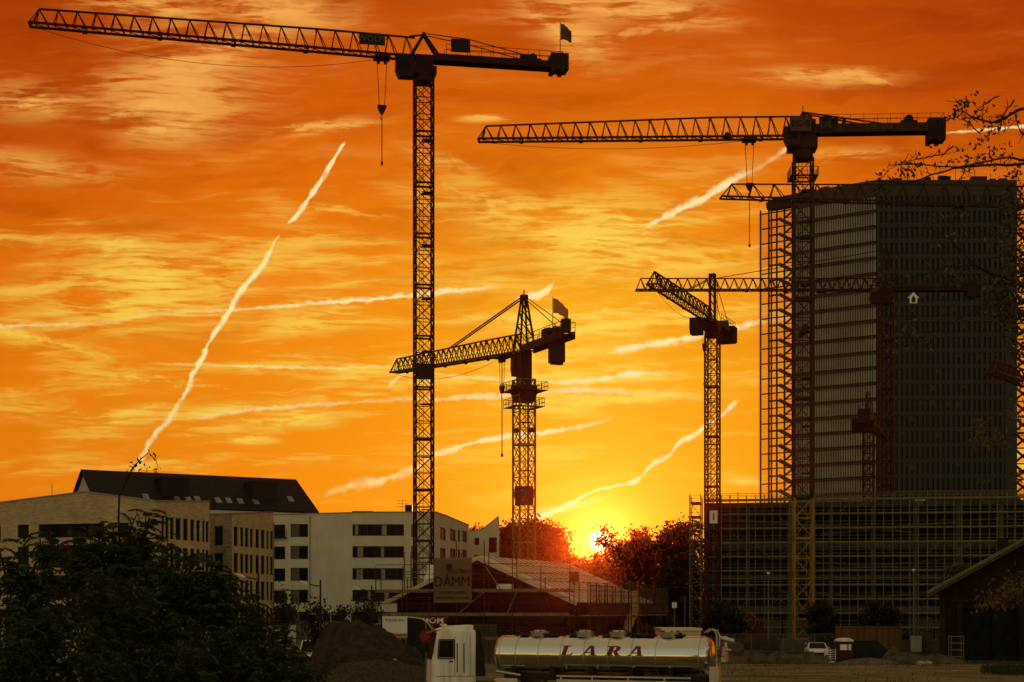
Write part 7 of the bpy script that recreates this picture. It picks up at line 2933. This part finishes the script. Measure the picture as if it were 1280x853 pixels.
# overhanging tree at right, its trunk outside the picture
D = 27.0
ot = thing('overhanging_tree', 'tree reaching in from the right edge with thin sparse branches', 'tree', (GX(1440, D), D, 0))
oo = ot.location
BR = [
    ([(1330, 110), (1280, 131), (1263, 141), (1246, 147), (1228, 142), (1211, 133), (1193, 142)], .028),
    ([(1246, 147), (1238, 157), (1232, 166), (1229, 178), (1226, 188)], .012),
    ([(1228, 142), (1215, 150), (1204, 158), (1190, 176)], .010),
    ([(1263, 141), (1270, 150), (1275, 165), (1278, 170)], .010),
    ([(1211, 133), (1204, 128), (1194, 128)], .009),
    ([(1246, 147), (1232, 132), (1222, 128)], .009),
    ([(1340, 180), (1280, 187), (1253, 187), (1221, 190), (1197, 196), (1172, 204), (1147, 211), (1112, 208)], .026),
    ([(1221, 190), (1216, 205), (1206, 218)], .010),
    ([(1172, 204), (1160, 214), (1135, 219), (1118, 222)], .011),
    ([(1253, 187), (1262, 196), (1270, 205)], .010),
    ([(1147, 211), (1135, 206), (1122, 207)], .008),
    ([(1345, 220), (1280, 215), (1246, 212), (1218, 217), (1182, 224), (1133, 220), (1098, 222)], .022),
    ([(1133, 220), (1118, 214), (1104, 216)], .008),
    ([(1345, 400), (1280, 345), (1260, 327), (1232, 306), (1210, 282), (1182, 268), (1137, 269)], .020),
    ([(1345, 440), (1280, 359), (1246, 345), (1214, 331), (1182, 333), (1147, 345), (1105, 359)], .022),
    ([(1345, 330), (1290, 360), (1250, 365), (1205, 395), (1165, 420), (1130, 425)], .014),
    ([(1345, 540), (1280, 540), (1255, 550), (1232, 556)], .014),
    ([(1345, 700), (1290, 715), (1262, 735), (1240, 752)], .014),
]
LV = [  # px,py,rx,ry,n : tufts of leaves
    (1268, 250, 20, 26, 90), (1262, 285, 22, 26, 80), (1272, 330, 22, 30, 140), (1255, 365, 26, 20, 90), (1270, 390, 20, 30, 150), (1245, 390, 14, 12, 30), (1278, 435, 14, 18, 60),
    (1130, 405, 12, 20, 34), (1125, 435, 8, 10, 12), (1150, 425, 16, 10, 16), (1205, 132, 9, 5, 14), (1250, 152, 20, 10, 20), (1225, 140, 10, 8, 10), (1190, 142, 4, 4, 5),
    (1140, 212, 24, 6, 24), (1105, 220, 12, 4, 12), (1210, 200, 40, 8, 22), (1250, 190, 20, 10, 16), (1226, 172, 6, 14, 8),
    (1110, 350, 20, 8, 18), (1180, 340, 24, 14, 24), (1185, 272, 26, 10, 18), (1190, 300, 30, 16, 14), (1240, 552, 18, 10, 44), (1225, 540, 14, 18, 20), (1272, 520, 14, 30, 30),
    (1258, 742, 20, 14, 90), (1240, 752, 14, 10, 40), (1272, 730, 14, 16, 60), (1275, 595, 12, 10, 16), (1205, 345, 30, 10, 14), (1160, 290, 20, 10, 8), (1270, 215, 16, 10, 22),
]
r2 = random.Random(5)
mb = MB()
mb.path([Vector((0, 0, 0)), Vector((.1, 0, 3)), Vector((-.05, .1, 7)), Vector((.0, .1, 13))], [.24, .2, .16, .05], 10)
mb.build('trunk', M['bark'], ot)
for i, (pts, r0) in enumerate(BR):
    y_ = D + r2.uniform(-1.2, 1.2)
    q = [Vector((GX(a, D) - oo.x, y_ - D, zt_(b, D))) for a, b in pts]
    if pts[0][0] >= 1330:
        q = [Vector((0, .05, q[0].z - .5))] + q
    qs = [q[0]]
    for a, b in zip(q[:-1], q[1:]):
        qs += [a.lerp(b, .5) + Vector((r2.uniform(-.03, .03), r2.uniform(-.05, .05), r2.uniform(-.03, .03))), b]
    mb = MB()
    mb.path(qs, [r0 * (1 - .8 * k / (len(qs) - 1)) + .003 for k in range(len(qs))], 6)
    for _ in range(len(qs) * 2):                                    # short side twigs
        k = r2.randint(2, len(qs) - 1)
        d = rdir(r2) * r2.uniform(.06, .26)
        d.y *= .5
        mb.path([qs[k], qs[k] + d * .6 + Vector((0, 0, -.01)), qs[k] + d], [.006, .005, .003], 4, caps=False)
    mb.build('branch', M['bark'], ot)
vs, fs_ = [], []
vy, fy_ = [], []
for (a, b, rx, ry, n) in LV:
    yel = b > 500
    c = P(a, b, D) - Vector((oo.x, D, 0))
    for _ in range(int(n * 2.4)):
        p = c + Vector((r2.gauss(0, .5) * rx * D / F, r2.gauss(0, .3), r2.gauss(0, .5) * ry * D / F))
        d = rdir(r2)
        d.z -= .4
        leaf_quads(vy if yel else vs, fy_ if yel else fs_, p, d.normalized(), rdir(r2), r2.uniform(.06, .13), .024)
mb = MB(); mb.v, mb.f, mb.uv = vs, fs_, [None] * len(fs_); mb.build('crown', M['leaf_over'], ot)
mb = MB(); mb.v, mb.f, mb.uv = vy, fy_, [None] * len(fy_); mb.build('foliage', M['leaf_yellow'], ot)

# grass tuft on the yard at right, weeds along the edge
vs, fs_ = [], []
r2 = random.Random(9)
for _ in range(2600):
    D = r2.uniform(113, 124)
    pxx = r2.uniform(1226, 1310)
    if r2.random() > min(1, (pxx - 1222) / 30):
        continue
    p = Vector((GX(pxx, D), D, 0))
    d = Vector((r2.uniform(-.5, .5), r2.uniform(-.5, .5), 1)).normalized()
    leaf_quads(vs, fs_, p, d, rdir(r2), r2.uniform(.25, .75), .03)
mb = MB(); mb.v, mb.f, mb.uv = vs, fs_, [None] * len(fs_)
tag(mb.build('grass', M['net_green'], None), kind='stuff')
vs, fs_ = [], []
for _ in range(1300):
    D = r2.uniform(86, 139)
    pxx = r2.choice((r2.uniform(380, 620), r2.uniform(880, 1180), r2.uniform(900, 1180)))
    p = Vector((GX(pxx, D), D, 0))
    if D < 115 and pxx < 560:
        continue
    if D < 128 and r2.random() < .8:
        continue
    d = Vector((r2.uniform(-.6, .6), r2.uniform(-.6, .6), 1)).normalized()
    leaf_quads(vs, fs_, p, d, rdir(r2), r2.uniform(.15, .5), .03)
mb = MB(); mb.v, mb.f, mb.uv = vs, fs_, [None] * len(fs_)
tag(mb.build('weeds', M['net_green'], None), kind='stuff')

# ------------------------------------------------------------------ haze volume added to make the red lens glow by the sun
mb = MB()
mb.box((-905, -305, -1.0), (905, 905, 112.0))
hm = bpy.data.materials.new('red glow haze')
hm.use_nodes = True
nt = hm.node_tree
nt.nodes.remove(nt.nodes['Principled BSDF'])
pv = nd(nt, 'ShaderNodeVolumePrincipled')
pv.inputs['Color'].default_value = (.088, .013, .0032, 1)
pv.inputs['Density'].default_value = 2.2e-4
pv.inputs['Anisotropy'].default_value = .976
nt.links.new(pv.outputs[0], nt.nodes['Material Output'].inputs['Volume'])
tag(mb.build('haze', hm, None), kind='stuff')
